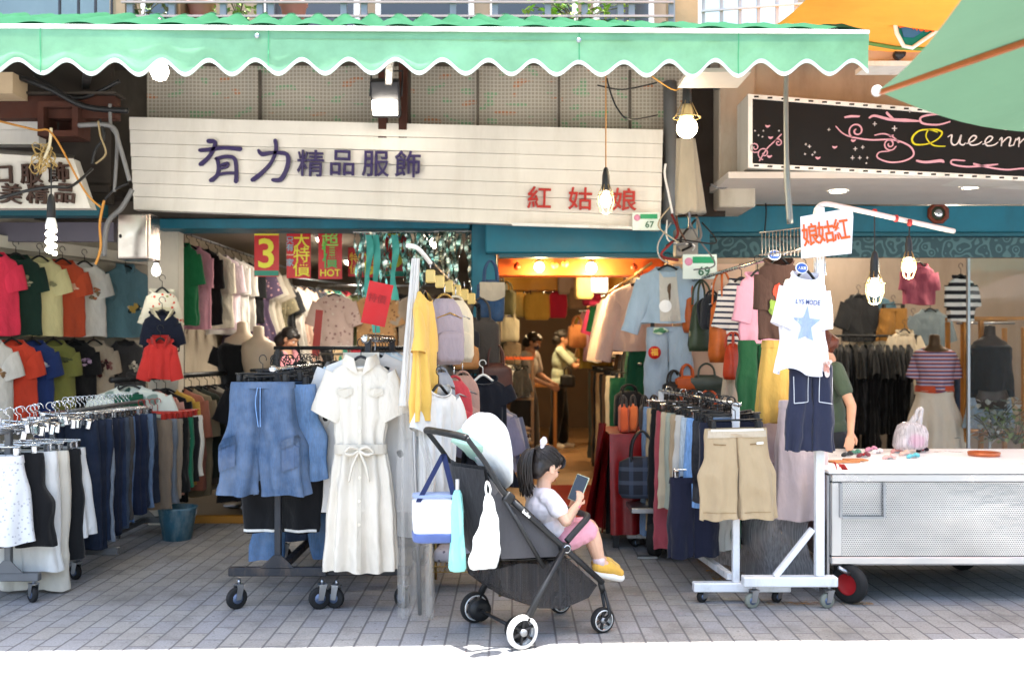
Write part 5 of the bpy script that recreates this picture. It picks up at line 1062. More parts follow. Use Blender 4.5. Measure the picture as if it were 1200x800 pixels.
for x in (-1.72, -.38): wbox('upright', x-.015, x+.015, 7.305, 7.335, .07, 1.37, BLACKP, cr); wbox('foot', x-.02, x+.02, 7.0, 7.62, .03, .068, BLACKP, cr)
# ---------------------------------------------------------------- plastic curtain, bag bar
cu = thing('rain_curtain', 'bunched clear plastic rain curtain hanging from the bag bar to the ground', 'curtain', (-.5, 5.08, 0)); m = MB(); rings = []
for i in range(40):
    t_ = i/39; z = 1.84-1.83*t_; cx = (-.492-.12*t_ if t_ < .4 else -.54+.05*min(1, (t_-.4)/.17)+.012*max(0, t_-.57)); rr = .016+.014*min(1, t_/.4)+.05*min(1, max(0, t_-.38)/.2)**1.3; g = []
    for k in range(72):
        a = 2*math.pi*k/72; q = rr*(1+.22*math.sin(7*a+1.5*noise.noise((t_*2, a, 0)))+.14*math.sin(11*a+t_*2)); g.append(Vector((cx+q*math.cos(a), 5.08+q*.7*math.sin(a), z)))
    rings.append(g)
m.loft(rings[16:]); m.build('sheet', sheet('#d8d5cf', .4, .1, .17, .1), cu); m = MB(); m.loft(rings[:17]); m.build('gathered_top', sheet('#e2e0dc', .3, .3, .75, .05), cu)
bs = thing('display_stand', 'sloping black bag bar with a white curved end on a white post', 'display stand', (-.47, 5.1, 0))
MB().tube([(-.47, 5.09, 0.02), (-.50, 5.09, .95), (-.485, 5.12, 1.84)], .011, 10).build('post', STEEL, bs)
MB().tube(bez([(-.53, 5.02, 1.90), (-.48, 5.08, 1.89), (-.43, 5.25, 1.83)]), .012, 8).build('curved_end', WHITEP, bs)
MB().tube(bez([(-.43, 5.25, 1.83), (-.36, 5.8, 1.76), (-.24, 7.1, 1.68)]), .018, 10).build('bar', BLACKP, bs)
MB().tube([(-.24, 7.1, 0.02), (-.24, 7.1, 1.68)], .016, 10).build('post', DARKSTEEL, bs)
for k in range(6):
    y = 5.25+.2*k; x = -.43+.035*k; z = 1.825-.014*k
    t = thing('clip_hook', f"pale wooden clip on the bag bar, {ORD[k]} from the street end", 'clip', (x, y, z-.02), 0, 'wooden clips on the bag bar'); m = MB(); m.box((0, 0, -.045), (.05, .02, .07), None, .006); m.local('clip', surf('#cdb069', .5), t); MB().tube([(0, 0, -.005), (0, 0, .035)], .004, 6).local('hook', CHROME, t)
o = hang('tee', cloth('#dcae3e', .1), at(497, 342, 5.16), 1.42, 'yellow blouse hung sideways at the street end of the bag bar', 'blouse', 'blouse', w=.34, L=.66, sl=.16, sr=.06, ang=82, seed=110, folds=7, famp=.02, hk='top')
o = hang('dress', cloth('#d9d7d2'), at(514, 452, 5.2), 1.0, 'white long dress hung sideways under the yellow blouse', 'dress', None, w=.3, L=.68, waist=.24, w2=.34, sl=.1, seed=111)
MV = cloth('#9c8d93', .12)
backpack(at(521, 350, 5.45), .2, .36, .13, MV, 'mauve grey backpack hung beside the yellow blouse', .5, trim=surf('#b08a4a', .3, .8))
backpack(at(534, 352, 5.8), .2, .36, .12, cloth('#cdbfa4'), 'cream backpack partly hidden behind the mauve backpack', .3)
backpack(at(516, 436, 5.4), .16, .3, .12, cloth('#8e9198'), 'silver grey backpack hung below the mauve backpack', .7)
backpack(at(532, 446, 5.55), .19, .32, .13, cloth('#b8323a'), 'red backpack hung above the stroller handle', .5)
backpack(at(542, 440, 5.95), .2, .36, .13, cloth('#a88478'), 'dusty pink backpack behind the red backpack', .3)
tote(at(546, 404, 6.5), .17, .16, .07, leather('#a5713f'), 'tan leather shoulder bag with a black motif behind the mauve backpack', .2, .08, name='shoulder_bag')
tote(at(545, 384, 7.0), .2, .3, .12, cloth('#2a2b2f'), 'black cloth bag in the shade behind the tan shoulder bag', .3)
tote(at(563, 372, 7.15), .27, .4, .16, cloth('#4a443f'), 'brown grey canvas bag hung on the wire display by the teal pillar', .1)
tote(at(575, 328, 7.2), .2, .3, .1, denim('#27476b', .2), 'blue denim bag hung above the brown canvas bag', .2, flap=cloth('#b5a892'))
hang('dress', cloth('#131722'), at(566, 440, 6.4), .15, 'black navy pinafore hung on white hangers beside the red backpack', 'dress', 'pinafore_dress', w=.3, L=.72, waist=.26, w2=.5, sl=0.05, hanger='white', seed=112)
for k, (c_, n_) in enumerate((('#8f93b8', 'lilac'), ('#a7abc6', 'pale lilac'), ('#6f7fa8', 'blue lilac'))): hang('tee', cloth(c_), at(572+5*k, 478, 7.4+.2*k), .5, f"{n_} shirt on the low rail by the corridor mouth", 'shirt', 'shirt', 'lilac shirts by the corridor mouth', w=.38, L=.5, seed=113+k, hanger='white')
for k, (px, py, c_, n_) in enumerate(((553, 470, '#1b1c20', 'black'), (580, 425, '#54322a', 'dark brown'), (560, 450, '#2c2a2a', 'charcoal'), (548, 500, '#3a3436', 'smoky brown'))): tote(at(px, py, 7.0+.12*k), .24, .3, .12, leather(c_), f"{n_} leather bag stacked in the dim bag corner", .2*k, group='leather bags in the dim corner')
# wire shelf behind the stroller
ws = thing('wire_shelf', 'low brass wire shelf on the ground behind the stroller', 'shelf', tuple(P(540, 690, 5.7)[:2])+(0,)); x0, x1 = P(505, 0, 5.6).x, P(586, 0, 5.6).x; m = MB()
for z in (.135, .165): m.tube([(x0, 5.55, z), (x1, 5.55, z)], .004, 5); m.tube([(x0, 5.95, z), (x1, 5.95, z)], .004, 5)
for k in range(14): m.tube([(x0+(x1-x0)*k/14, 5.55, .135), (x0+(x1-x0)*(k+.5)/14, 5.55, .165), (x0+(x1-x0)*(k+1)/14, 5.55, .135)], .0025, 4)
for k in range(16): m.tube([(x0+(x1-x0)*k/15, 5.55, .165), (x0+(x1-x0)*k/15, 5.95, .165)], .0025, 4)
m.build('wire_tray', surf('#a8905c', .35, .9), ws)
for x in (x0, x1):
    for y in (5.55, 5.95): MB().tube([(x, y, 0), (x, y, .36)], .008, 8).build('post', surf('#a8905c', .35, .9), ws)
for k, (px, c_, n_, w_) in enumerate(((523, '#b9b4bb', 'grey patterned', .12), (545, '#8f8d9a', 'mauve', .1), (562, '#cfcac4', 'white', .13), (576, '#a9a39c', 'stone', .1))):
    q = P(px, 650, 5.72); MB().box((q.x, 5.72, .17+.035+.02*(k % 2)), (w_, .2, .07+.04*(k % 2)), rnd.uniform(-.2, .2), .02, 2).build('folded_garment', floral(c_, '#6a6470', '#dcd8d2', 30), None, label=f"{n_} folded garment on the low wire shelf", cat='folded clothes')
# ---------------------------------------------------------------- corridor
YB = '#c9b23a'
for px, py, Y, w_, h_, c_, n_ in ((609, 342, 11.9, .2, .3, '#cbbf7a', 'cream yellow tote bag with black handles'), (629, 342, 11.7, .3, .33, '#d0a93a', 'large mustard tote bag with black handles'), (643, 345, 12.2, .2, .28, '#a8a032', 'olive yellow bag beside the hot pink bag'), (654, 341, 11.8, .21, .32, '#c21546', 'hot pink bag glowing under the corridor lamp')):
    tote(at(px, py, Y), w_, h_, .1, cloth(c_), n_+', hung in the corridor', 0, .16, 'bright bags hung in the corridor', BLACKP)
for k in range(12):
    px, py, c_, n_ = [(594, 340, '#6d6a4a', 'olive'), (598, 372, '#cfc6a8', 'ivory'), (600, 400, '#9a8468', 'fawn'), (585, 330, '#8b8d80', 'grey green'), (676, 335, '#8f7a62', 'brown'), (684, 322, '#c7a65a', 'amber'), (693, 330, '#b01a48', 'magenta'), (676, 380, '#c77a3a', 'orange'), (590, 400, '#3a3b36', 'dark olive'), (664, 318, '#a5958a', 'taupe'), (702, 315, '#9fb0b8', 'pale grey'), (583, 372, '#b3a58a', 'sand')][k]
    tote(at(px, py, 10.6+.2*(k % 5)), .2, .26, .09, cloth(c_), f"{n_} small bag hung in the corridor clutter", rnd.uniform(-.4, .4), .09, 'small bags hung along the corridor')
cs_ = [('legs', cloth('#bda27f'), 'beige', 'trousers', dict(w=.36, L=.52, leg=.2)), ('tee', cloth('#c8b245'), 'yellow', 'tee', dict(w=.4, L=.7, sl=.2)), ('tee', cloth('#cf9fae'), 'pale pink', 'tee', dict(w=.38, L=.62, sl=.2)), ('tee', cloth('#c22a58'), 'hot pink', 'tee', dict(w=.38, L=.58, sl=.2)), ('tee', cloth('#106840'), 'green', 'top', dict(w=.4, L=.6, sl=.2)), ('tee', cloth('#cfc8bd'), 'off white', 'cardigan', dict(w=.44, L=.6, sl=.5, sr=.065, ang=78)), ('tee', cloth('#d2b39f'), 'peach', 'sweatshirt', dict(w=.46, L=.58, sl=.5, sr=.07, ang=78)), ('tee', cloth('#cda9a0'), 'shell pink', 'sweatshirt', dict(w=.5, L=.56, sl=.5, sr=.07, ang=76))]
for k, s_ in enumerate(cs_): s_[4]['seed'] = 120+k % 4
rr_ = row((.98, 12.6, 1.9), (1.06, 7.9, 2.02), cs_, -.15, 'of the corridor rail', 'tops on the corridor rail', .15, order='from the far end'); decal(rr_[7], blotch(0, -.25, .07, .08, 3), cloth('#a8b48a'))
MB().tube([(.98, 12.9, 1.9), (1.07, 7.65, 2.03)], .012, 8).build('clothes_rail', surf('#b58a55', .4), None, label='wooden rail of tops along the corridor', cat='clothes rail')
lo = [('#5c6a66', 'grey green'), ('#6d4f30', 'brown'), ('#14151a', 'black'), ('#b59a78', 'tan'), ('#23272c', 'dark grey'), ('#6f5a44', 'umber'), ('#c9bda4', 'cream corduroy'), ('#0f5a3a', 'deep green')]
row((1.08, 11.4, 1.25), (1.04, 8.2, 1.25), [('legs', cloth(c_), n_, 'trousers', dict(w=.42, L=.98, leg=.21, seed=125+k % 4)) for k, (c_, n_) in enumerate(lo)], -.1, 'of the low corridor rail', 'trousers on the low corridor rail', .12, order='from the far end')
row((1.12, 9.2, 1.62), (1.14, 8.1, 1.62), [('skirt', cloth(c_), n_, 'long skirt', dict(w=.3, w2=.42, L=.66, seed=128+k, hd2=.07)) for k, (c_, n_) in enumerate((('#3b2c22', 'dark brown'), ('#8d7a68', 'taupe'), ('#16171b', 'black'), ('#0e4a34', 'dark green'), ('#0f5238', 'bottle green')))], -.1, 'of the skirt rail', 'long skirts under the corridor sweatshirts', .1, order='from the far end')
MB().tube([(1.085, 11.6, 1.25), (1.04, 8.05, 1.25)], .012, 8).build('clothes_rail', STEEL, None, label='low steel rail of trousers along the corridor', cat='clothes rail')
tote(at(737, 458, 8.0), .24, .3, .1, cloth('#26282b'), 'dark grey cloth bag hung before the cream corduroy trousers', .1, .05)
tote(at(750, 462, 8.2), .22, .3, .1, cloth('#157044'), 'green cloth bag beside the dark grey cloth bag', .1, .05)
cf = thing('display_shelf', 'narrow shelf unit with an orange top holding folded clothes at the corridor mouth', 'shelf', (.06, 9.3, 0))
for z in (.5, .9, 1.27): wbox('shelf', -.08, .2, 9.1, 9.5, z, z+.025, surf('#c8541c', .5) if z > 1.2 else surf('#8a6a48', .6), cf)
for x, y in ((-.07, 9.12), (.19, 9.12), (-.07, 9.48), (.19, 9.48)): wbox('post', x-.012, x+.012, y-.012, y+.012, 0, 1.27, surf('#6d5138', .6), cf)
for k in range(9):
    c_ = ['#cfc8bb', '#3b3a3a', '#a58a6a', '#d0c9c0', '#7a6a80', '#b8a47c', '#2c3440', '#c9b8a8', '#8a6a58'][k]; z = (.535, .565, .595, .935, .965, .995, 1.025, 1.055, .625)[k]
    MB().box((.06, 9.3, z), (.22, .3, .027), rnd.uniform(-.15, .15), .01, 2).build('folded_garment', cloth(c_), None, label=f"{['ivory', 'charcoal', 'tan', 'cream', 'mauve', 'khaki', 'navy', 'blush', 'cocoa'][k]} folded garment on the orange topped shelf", cat='folded clothes', group='folded clothes on the orange topped shelf')
for k, (px, c_, n_) in enumerate(((594, '#cdc6ba', 'ivory'), (603, '#d4d0c8', 'white'), (611, '#2e2c2c', 'black'))): hang('tee', cloth(c_), at(px, 428, 9.0), .8, f"{n_} baby top hung under the orange shelf top", 'top', 'baby_top', 'baby tops under the orange shelf top', w=.2, L=.28, sl=.1, sr=.05, seed=130+k)
st = thing('stool', 'wooden stool standing in the corridor between the two shoppers', 'stool', (.42, 13.2, 0)); wbox('seat', .25, .6, 13.05, 13.35, .86, .9, surf('#a8743f', .5), st)
for x, y in ((.28, 13.08), (.57, 13.08), (.28, 13.32), (.57, 13.32)): wbox('leg', x-.018, x+.018, y-.018, y+.018, .01, .86, surf('#a8743f', .5), st)
mt_ = MB().box((.66, 8.85, .016), (.86, 2.0, .016), None, .004).build('door_mat', surf('#8e2a1f', .9, 0, .15, 30, .5), None, label='red brown door mat at the corridor mouth', cat='door mat')
lamp(632, 313, 8.35, 'globe', 'lit round bulb under the orange beam nearer the teal pillar', 2.22, 6, .82, 9, '#ffd896')
lamp(693, 314, 8.35, 'globe', 'lit round bulb under the orange beam nearer the sweatshirts', 2.22, 9, .86, 16, '#ffe2ae')
lamp(707, 312, 10.2, 'led', 'small lit bulb deeper in the corridor behind the beam', 2.4, 10, .8, 10, '#ffe2b4')
lamp(620, 330, 13.2, 'led', 'far lit bulb above the yellow tote bags', 2.5, 15, .8, 9, '#ffdca8')
lamp(675, 330, 12.6, 'led', 'far lit bulb beyond the hot pink bag', 2.5, 15, .8, 9, '#ffdca8')
for px, py, c_, n_ in ((606, 312, '#c23a1a', 'red orange'), (650, 311, '#a8b04a', 'green'), (662, 309, '#c9a04a', 'gold'), (743, 313, '#b8431f', 'rust')):
    q = P(px, py, 8.44); t = thing('ornament', f"small {n_} round ornament on the orange beam", 'ornament', tuple(q), 0); MB().ball(q, .032, 12, 8).build('ball', surf(c_, .4), t); MB().tube([q+Vector((0, 0, .03)), q+Vector((0, 0, .1))], .003, 5).build('string', BLACKP, t)
# ---------------------------------------------------------------- pale blue outfit, red table, trolley
po = hang('tee', cloth('#9bb3c6'), at(782, 312, 7.2), -.12, 'pale blue cardigan over a white top hung at the corridor edge', 'cardigan', 'cardigan', w=.42, L=.42, sl=.34, sr=.07, ang=72, seed=135)
decal(po, MB().add([(-.06, 0, -.04), (.06, 0, -.04), (.09, 0, -.4), (-.06, 0, -.4)], [[0, 1, 2, 3]]), cloth('#c4bfb4'), 'inner_top', .006); decal(po, blotch(.01, -.18, .012, .06, 2), cloth('#6a5240'), off=.01); decal(po, MB().add([(-.02, 0, -.29)]+[(-.02+.045*math.cos(a*.2618), 0, -.29+.045*math.sin(a*.2618)) for a in range(24)], [[0, k+1, (k+1) % 24+1] for k in range(24)]), surf('#eeeeec', .4), 'round_tag', .012)
pp = hang('legs', cloth('#98aaba'), at(783, 384, 7.25), -.12, 'pale blue wide trousers hung below the pale blue cardigan', 'trousers', None, w=.3, L=.84, leg=.17, seed=136)
decal(pp, blotch(-.06, -.02, .055, .025, 4, 20), surf('#c7d3b4', .5), 'oval_tag', .02); decal(pp, blotch(-.06, -.02, .045, .016, 5, 20), surf('#3c7a4c', .5), 'tag_print', .024)
rd = thing('round_sign', 'small red round price sign with a yellow character on the pale blue trousers', 'price sign', tuple(P(767, 413, 7.1))); q = P(767, 413, 7.1); MB().lathe([(.001, -.002), (.046, -.002), (.046, .002), (.001, .002)], 22, Matrix.Rotation(R(90), 4, 'X')).local('disc', surf('#c0201c', .4), rd); MB().text('福', .055, .002, Matrix.Translation((0, -.004, 0)), 'CENTER', .02).local('lettering', surf('#e2a92c', .4), rd)
rt = thing('display_table', 'table under a dark red shiny cloth beside the corridor', 'table', (1.07, 7.15, 0)); wbox('tabletop', .68, 1.5, 6.85, 7.5, .76, .785, surf('#6d5a47', .6), rt)
for x, y in ((.72, 6.9), (1.46, 6.9), (.72, 7.45), (1.46, 7.45)): wbox('leg', x-.02, x+.02, y-.02, y+.02, 0, .76, DARKSTEEL, rt)
m = MB()
def cl_(u, v):
    per = u*(2*(.84+.67)); W, D = .84, .67; x0_, y0_ = .67, 6.84
    if per < W: p, nrm = (x0_+per, y0_), (0, -1)
    elif per < W+D: p, nrm = (x0_+W, y0_+per-W), (1, 0)
    elif per < 2*W+D: p, nrm = (x0_+W-(per-W-D), y0_+D), (0, 1)
    else: p, nrm = (x0_, y0_+D-(per-2*W-D)), (-1, 0)
    o_ = v*(.05+.03*math.sin(per*19)+.02*math.sin(per*41+1)); return Vector((p[0]+nrm[0]*o_, p[1]+nrm[1]*o_, .79-.68*v))
m.grid(cl_, 160, 10); m.add([(.67, 6.84, .79), (1.51, 6.84, .79), (1.51, 7.51, .79), (.67, 7.51, .79)], [[0, 1, 2, 3]])
m.build('tablecloth', leather('#7d1517', .3), None, label='dark red shiny cloth draped over the corridor side table', cat='tablecloth')
pb = P(700, 500, 6.9)
MB().grid(lambda u, v: Vector((.67-.03-.16*v*(1-u)+.02*math.sin(u*9), 6.86+.5*u, .86-.72*v-.03*u)), 12, 12).build('red_sheet', leather('#7d1517', .35), None, label='loose flap of red vinyl standing off the table end', cat='vinyl sheet')
for k in range(9):
    c_ = ['#d8571c', '#e06a22', '#3a3430', '#c94a18', '#a35a44', '#b5a088', '#1c1c1e', '#c2545a', '#15161a'][k]; n_ = ['orange', 'light orange', 'brown black', 'deep orange', 'clay', 'sand', 'black', 'coral', 'jet black'][k]
    tote((.78+.075*k, 6.98+.05*(k % 2), .985), .065, .19, .16, cloth(c_), f"{n_} slim bag, {ORD[k]} along the red table", rnd.uniform(-.15, .15), .06, 'slim bags lined up on the red table', hmat=cloth('#3a3430'))
for k, (px, py, c_, n_) in enumerate(((800, 470, '#cf5a1e', 'orange square'), (790, 455, '#2a2522', 'dark buckled'), (805, 448, '#b5501f', 'rust saddle'), (828, 447, '#3d443b', 'grey green saddle'), (798, 492, '#1a1a1c', 'black padded'), (830, 478, '#d0582a', 'bright orange'), (812, 478, '#17181a', 'black rounded'))): tote(at(px, py-8, 7.2-.02*k), .24 if k > 2 else .17, .2, .1, leather(c_), f"{n_} bag in the bag display above the red table", rnd.uniform(-.2, .2), .08, 'bags in the display above the red table', flap=leather(c_), name='shoulder_bag')
cb = tote(at(752, 535, 6.62), .3, .27, .12, plaid('#171c28', '#39465e', '#4a5263', .09), 'dark plaid shopping bag hung on the front of the red table', 0, .17, None, BLACKP, name='shopping_bag')
tr = thing('trolley', 'small steel hand trolley with a black wheel under the plaid bag', 'trolley', (1.0, 6.7, 0)); wbox('platform', .78, 1.2, 6.5, 6.9, .3, .335, STEEL, tr, .004); 
MB().lathe([(.03, -.03), (.12, -.035), (.13, -.02), (.13, .02), (.12, .035), (.03, .03)], 24, Matrix.Translation((.95, 6.6, .132)) @ Matrix.Rotation(R(70), 4, 'Z') @ Matrix.Rotation(R(90), 4, 'X')).build('wheel', RUBBER, tr); wbox('bracket', .93, .97, 6.62, 6.66, .13, .298, DARKSTEEL, tr); wbox('foot_plate', .82, .95, 6.5, 6.56, .004, .02, STEEL, tr)
MB().lathe([(.03, -.03), (.12, -.035), (.13, -.02), (.13, .02), (.12, .035), (.03, .03)], 24, Matrix.Translation((1.14, 6.8, .132)) @ Matrix.Rotation(R(80), 4, 'Z') @ Matrix.Rotation(R(90), 4, 'X')).build('wheel', RUBBER, tr)
# ---------------------------------------------------------------- bag panel and hanging tees
MB().box((1.495, 7.38, 1.01), (.61, .04, 1.98)).build('pegboard', surf('#c4a690', .7, 0, .1, 3, .1), None, label='peach coloured board behind the hanging bags', cat='board')
tote(at(812, 346, 7.2), .15, .27, .1, leather('#a8521f'), 'chestnut leather tote hung highest at the edge of the peach panel', .5, .1, 'bags hung on the peach panel')
tote(at(822, 352, 7.05), .2, .36, .12, leather('#33402f'), 'dark green tapered tote between the chestnut tote and the black backpack', .3, .14, 'bags hung on the peach panel', top=.55)
backpack(at(834, 345, 6.9), .15, .24, .1, cloth('#22252c'), 'black backpack hung on the peach panel over the green tote', .4, group='bags hung on the peach panel')
tote(at(846, 352, 6.75), .19, .42, .12, leather('#b35a22'), 'long orange tan tote beside the striped tee', .6, .2, 'bags hung on the peach panel', top=.75)
tote(at(859, 402, 6.6), .14, .24, .1, leather('#a8361a'), 'rust red pouch hung below the orange tan tote', .5, .07, 'bags hung on the peach panel', top=.6, name='pouch')
er = thing('display_stand', 'white wheeled stand with a rail of child tees and a bent lamp arm', 'display stand', (1.635, 5.3, 0))
SW = surf('#e2e4e8', .35, 0, .05, 9, .05, dirt='#b5b3b0', dscale=7)
wbox('post', 1.612, 1.658, 5.277, 5.323, .172, 2.13, SW, er, .004)
a, b_ = P(870, 680, 5.3), P(980, 680, 5.3); wbox('foot', a.x, b_.x, 5.265, 5.335, .118, .17, SW, er, .005)
MB().bar((1.60, 5.3, .42), (1.40, 5.3, .168), .035, .03, .003).build('brace', SW, er)
for x in (a.x+.05, b_.x-.05): caster(er, (x, 5.3, 0), .04, surf('#7d8076', .7), .3)
MB().tube([(1.635, 5.25, 1.93), (1.50, 6.2, 1.91), (1.28, 7.3, 1.86)], .012, 8).build('rail', CHROME, er)
wbox('back_post', 1.26, 1.30, 7.28, 7.32, .02, 1.9, SW, er)
arm = bez([P(955, 262, 5.3), P(957, 246, 5.3), P(966, 239, 5.3), P(990, 243, 5.33), P(1050, 256, 5.42), P(1118, 271, 5.55)], 6); MB().tube(arm, .014, 10).build('lamp_arm', surf('#d8cfc8', .35, .2), er)
for px, py in ((1025, 249), (1050, 256), (1066, 261)): q = P(px, py, 5.42); MB().tube([q+Vector((-.008, 0, 0)), q+Vector((.008, 0, 0))], .019, 8).build('tape_wrap', surf('#b5302c', .6), er)
m = MB()
for k in range(11): m.tube([P(893+4.2*k, 272-.5*k, 5.45), P(893+4.2*k, 300, 5.45)], .003, 4)
for y in (270, 296): m.tube([P(890, y+3, 5.45), P(938, y-3, 5.45)], .004, 5)
m.build('wire_grid', surf('#8d857a', .4, .8), er)
for k in range(4): m = MB(); m.tube([P(955+4*k, 300, 5.28), P(955+4*k, 322, 5.28)], .004, 5); m.build('hook', CHROME, er)
sn = thing('paper_sign', 'white paper sign with large orange characters taped to the stand', 'sign', tuple(P(967, 272, 5.2)))
out = [(938, 254), (999, 243), (1000, 254), (998, 297), (939, 303)]
MB().prism([(P(*p, 5.2).x, P(*p, 5.2).z) for p in out], .003, Matrix.Translation((0, 5.2, 0))).build('sheet', surf('#e6e3e0', .6, 0, .04, 5, .1), sn)
for ch, px, py in (('娘', 950, 277), ('姑', 968, 274), ('紅', 986, 271)): MB().text(ch, 21*5.2/F*1.32, .002, Matrix.Translation(P(px, py, 5.194)) @ Matrix.Rotation(R(-9), 4, 'Y'), 'CENTER', .015, .72).build('lettering', surf('#d9591a', .5, 0, .05), sn)
ESP = 'child tees on the white stand rail'
st = hang('tee', cloth('#e3e2ee', .04), at(944, 318, 5.22), .18, 'white child tee with a pale blue star nearest the street on the stand rail', 't-shirt', None, ESP, w=.29, L=.53, sl=.15, sr=.08, ang=80, amp=.017, folds=7, famp=.02, seed=140, flare=1.08, rnd_hem=.012); st.rotation_euler[1] = .06; st.scale.x = .84
BLU = cloth('#a3b8dd', .3)
star = [(0.095*(1 if k % 2 == 0 else .4)*math.sin(k*math.pi/5), 0, .1*(1 if k % 2 == 0 else .4)*math.cos(k*math.pi/5)*(1.5 if k == 5 else 1)-.28) for k in range(10)]
decal(st, MB().add([(0, 0, -.28)]+star, [[0, k+1, (k+1) % 10+1] for k in range(10)]), BLU)
m = MB(); m.text('LYS MODE', .035, .001, Matrix.Translation((0, 0, -.165)), 'CENTER', .008); decal(st, m, cloth('#5672ad'), 'lettering', .006)
bt = hang('tee', cloth('#4a3228', .1), at(913, 302, 5.75), .22, 'brown child tee with a red and green animal print', 't-shirt', None, ESP, w=.27, L=.47, sl=.15, sr=.075, ang=80, seed=141)
for k, (cx, cz, a_, b2, c_) in enumerate(((.02, -.2, .022, .05, '#c23a1c'), (.05, -.2, .02, .03, '#b53519'), (.08, -.15, .012, .03, '#b9b0a5'), (.1, -.16, .01, .025, '#b9b0a5'), (.0, -.29, .035, .045, '#7d9a34'), (.05, -.28, .025, .03, '#b0a04a'))): decal(bt, blotch(cx-.055, cz, a_, b2, k), cloth(c_), off=.004+.001*k)
pk = hang('tee', cloth('#cf8fa3', .08), at(888, 318, 6.3), .25, 'pink child tee between the striped tee and the brown tee', 't-shirt', None, ESP, w=.26, L=.46, sl=.17, sr=.07, ang=76, seed=142)
sp = hang('tee', stripes('#d5d2cb', '#20283f', .038, 2, .62), at(869, 326, 6.75), .3, 'navy and white striped child tee at the inner end of the stand rail', 't-shirt', None, ESP, w=.3, L=.46, sl=.2, sr=.075, ang=74, seed=143)
decal(sp, blotch(.06, -.2, .025, .03, 4), cloth('#4a62a8'))
for t_ in (st, bt):
    m = MB(); m.ball((-.045, -.03, .012), (.042, .003, .03), 20, 8); tg = m.local('size_tag', surf('#e9ebef', .4), t_); m = MB(); m.ball((-.045, -.034, .012), (.036, .002, .024), 20, 8); g_ = m.local('tag_face', surf('#3a62b0', .4), tg)
    MB().text('人氣款', .018, .001, Matrix.Translation((-.045, -.0375, .011)), 'CENTER', .01).local('tag_lettering', surf('#f0f0f0', .4), tg)
nv = hang('legs', cloth('#2b2f44', .12), at(950, 428, 5.25), .15, 'navy culottes with white stitched pockets hung under the star tee', 'culottes', 'culottes', 'bottoms hung under the child tees', w=.26, L=.45, leg=.148, seed=144, rise=.3, folds=5, amp=.013, famp=.014, hanger=None)
for s_ in (-1, 1):
    m = MB(); 
    for a_, b2 in (((s_*.035, -.06), (s_*.035, -.19)), ((s_*.035, -.19), (s_*.12, -.2)), ((s_*.12, -.2), (s_*.125, -.06))):
        d = Vector((b2[0]-a_[0], b2[1]-a_[1])); n_ = Vector((-d.y, d.x)).normalized()*.0022; m.add([(a_[0]+n_.x, 0, a_[1]+n_.y), (b2[0]+n_.x, 0, b2[1]+n_.y), (b2[0]-n_.x, 0, b2[1]-n_.y), (a_[0]-n_.x, 0, a_[1]-n_.y)], [[0, 1, 2, 3]])
    decal(nv, m, cloth('#c9cbd2'), 'stitched_pocket', .005)
decal(nv, blotch(.075, -.01, .028, .045, 2, 24), surf('#e2cfc6', .4), 'face_tag', .012); decal(nv, blotch(.075, -.01, .018, .026, 5, 20), surf('#c98f7d', .4), 'tag_print', .016); nv.scale.x = .86
hang('skirt', cloth('#c39a3c', .1), at(912, 400, 5.75), .2, 'mustard yellow skirt hung under the brown tee', 'skirt', None, 'bottoms hung under the child tees', w=.19, w2=.25, L=.47, folds=7, famp=.01, hd=.035, hd2=.05, seed=145, hanger=None)
hang('legs', cloth('#17512f', .1), at(887, 400, 6.3), .25, 'dark green wide shorts hung under the pink tee', 'shorts', 'shorts', 'bottoms hung under the child tees', w=.24, L=.44, leg=.14, seed=146, hanger=None)
hang('skirt', cloth('#b8a68f', .1), at(869, 404, 6.72), .3, 'beige skirt hung under the striped tee', 'skirt', None, 'bottoms hung under the child tees', w=.2, w2=.27, L=.5, hd=.035, hd2=.05, seed=147, hanger=None)
for k, (px, py, c_, n_, L_) in enumerate(((938, 470, '#c7b3b3', 'pale rose', .66), (918, 472, '#b9a3a6', 'dusty rose', .64))): hang('skirt', cloth(c_, .06), at(px, py, 5.62+.3*k), .1, f"{n_} long skirt hung behind the navy culottes", 'skirt', 'long_skirt', 'rose long skirts behind the culottes', w=.24, w2=.34, L=L_, folds=8, famp=.012, hd=.04, hd2=.07, seed=148+k, hanger=None)
pc = thing('plastic_cover', 'grey clear plastic cover draped under the rose skirts beside the white stand', 'plastic sheet', (1.55, 5.9, 0))
MB().grid(lambda u, v: Vector((1.18+.5*u+.03*math.sin(v*8), 6.3-.75*u+.06*math.sin(u*14+v*3)+.05*v, .72-.7*v+.02*math.sin(u*9))), 40, 14).build('sheet', sheet('#b0b3ba', .3, .25, .85, .15), pc)
# ---------------------------------------------------------------- rack of trousers with khaki shorts in front
rr2 = thing('clothes_rack', 'white wheeled rack of trousers with khaki shorts in front', 'clothes rack', (1.1, 6.1, 0))
a, b_ = P(812, 690, 5.42), P(962, 690, 5.42); wbox('foot', a.x, b_.x-.17, 5.39, 5.45, .06, .11, SW, rr2, .005)
xp = P(862, 0, 5.42).x; wbox('upright', xp-.019, xp+.019, 5.4, 5.438, .11, 1.08, SW, rr2, .004)
MB().bar((xp-.02, 5.46, .13), (xp-.17, 6.9, .13), .035).build('base_bar', SW, rr2); wbox('foot', xp-.42, xp+.1, 6.9, 6.95, .06, .11, SW, rr2, .005); wbox('upright', xp-.2, xp-.165, 6.9, 6.935, .11, 1.08, SW, rr2)
MB().tube([(xp, 5.33, 1.08), (xp-.18, 6.97, 1.08)], .013, 8).build('rail', CHROME, rr2)
for x, y in ((a.x+.05, 5.42), (b_.x-.24, 5.42), (xp-.36, 6.92), (xp+.05, 6.92)): caster(rr2, (x, y, 0), .032, RUBBER, .6)
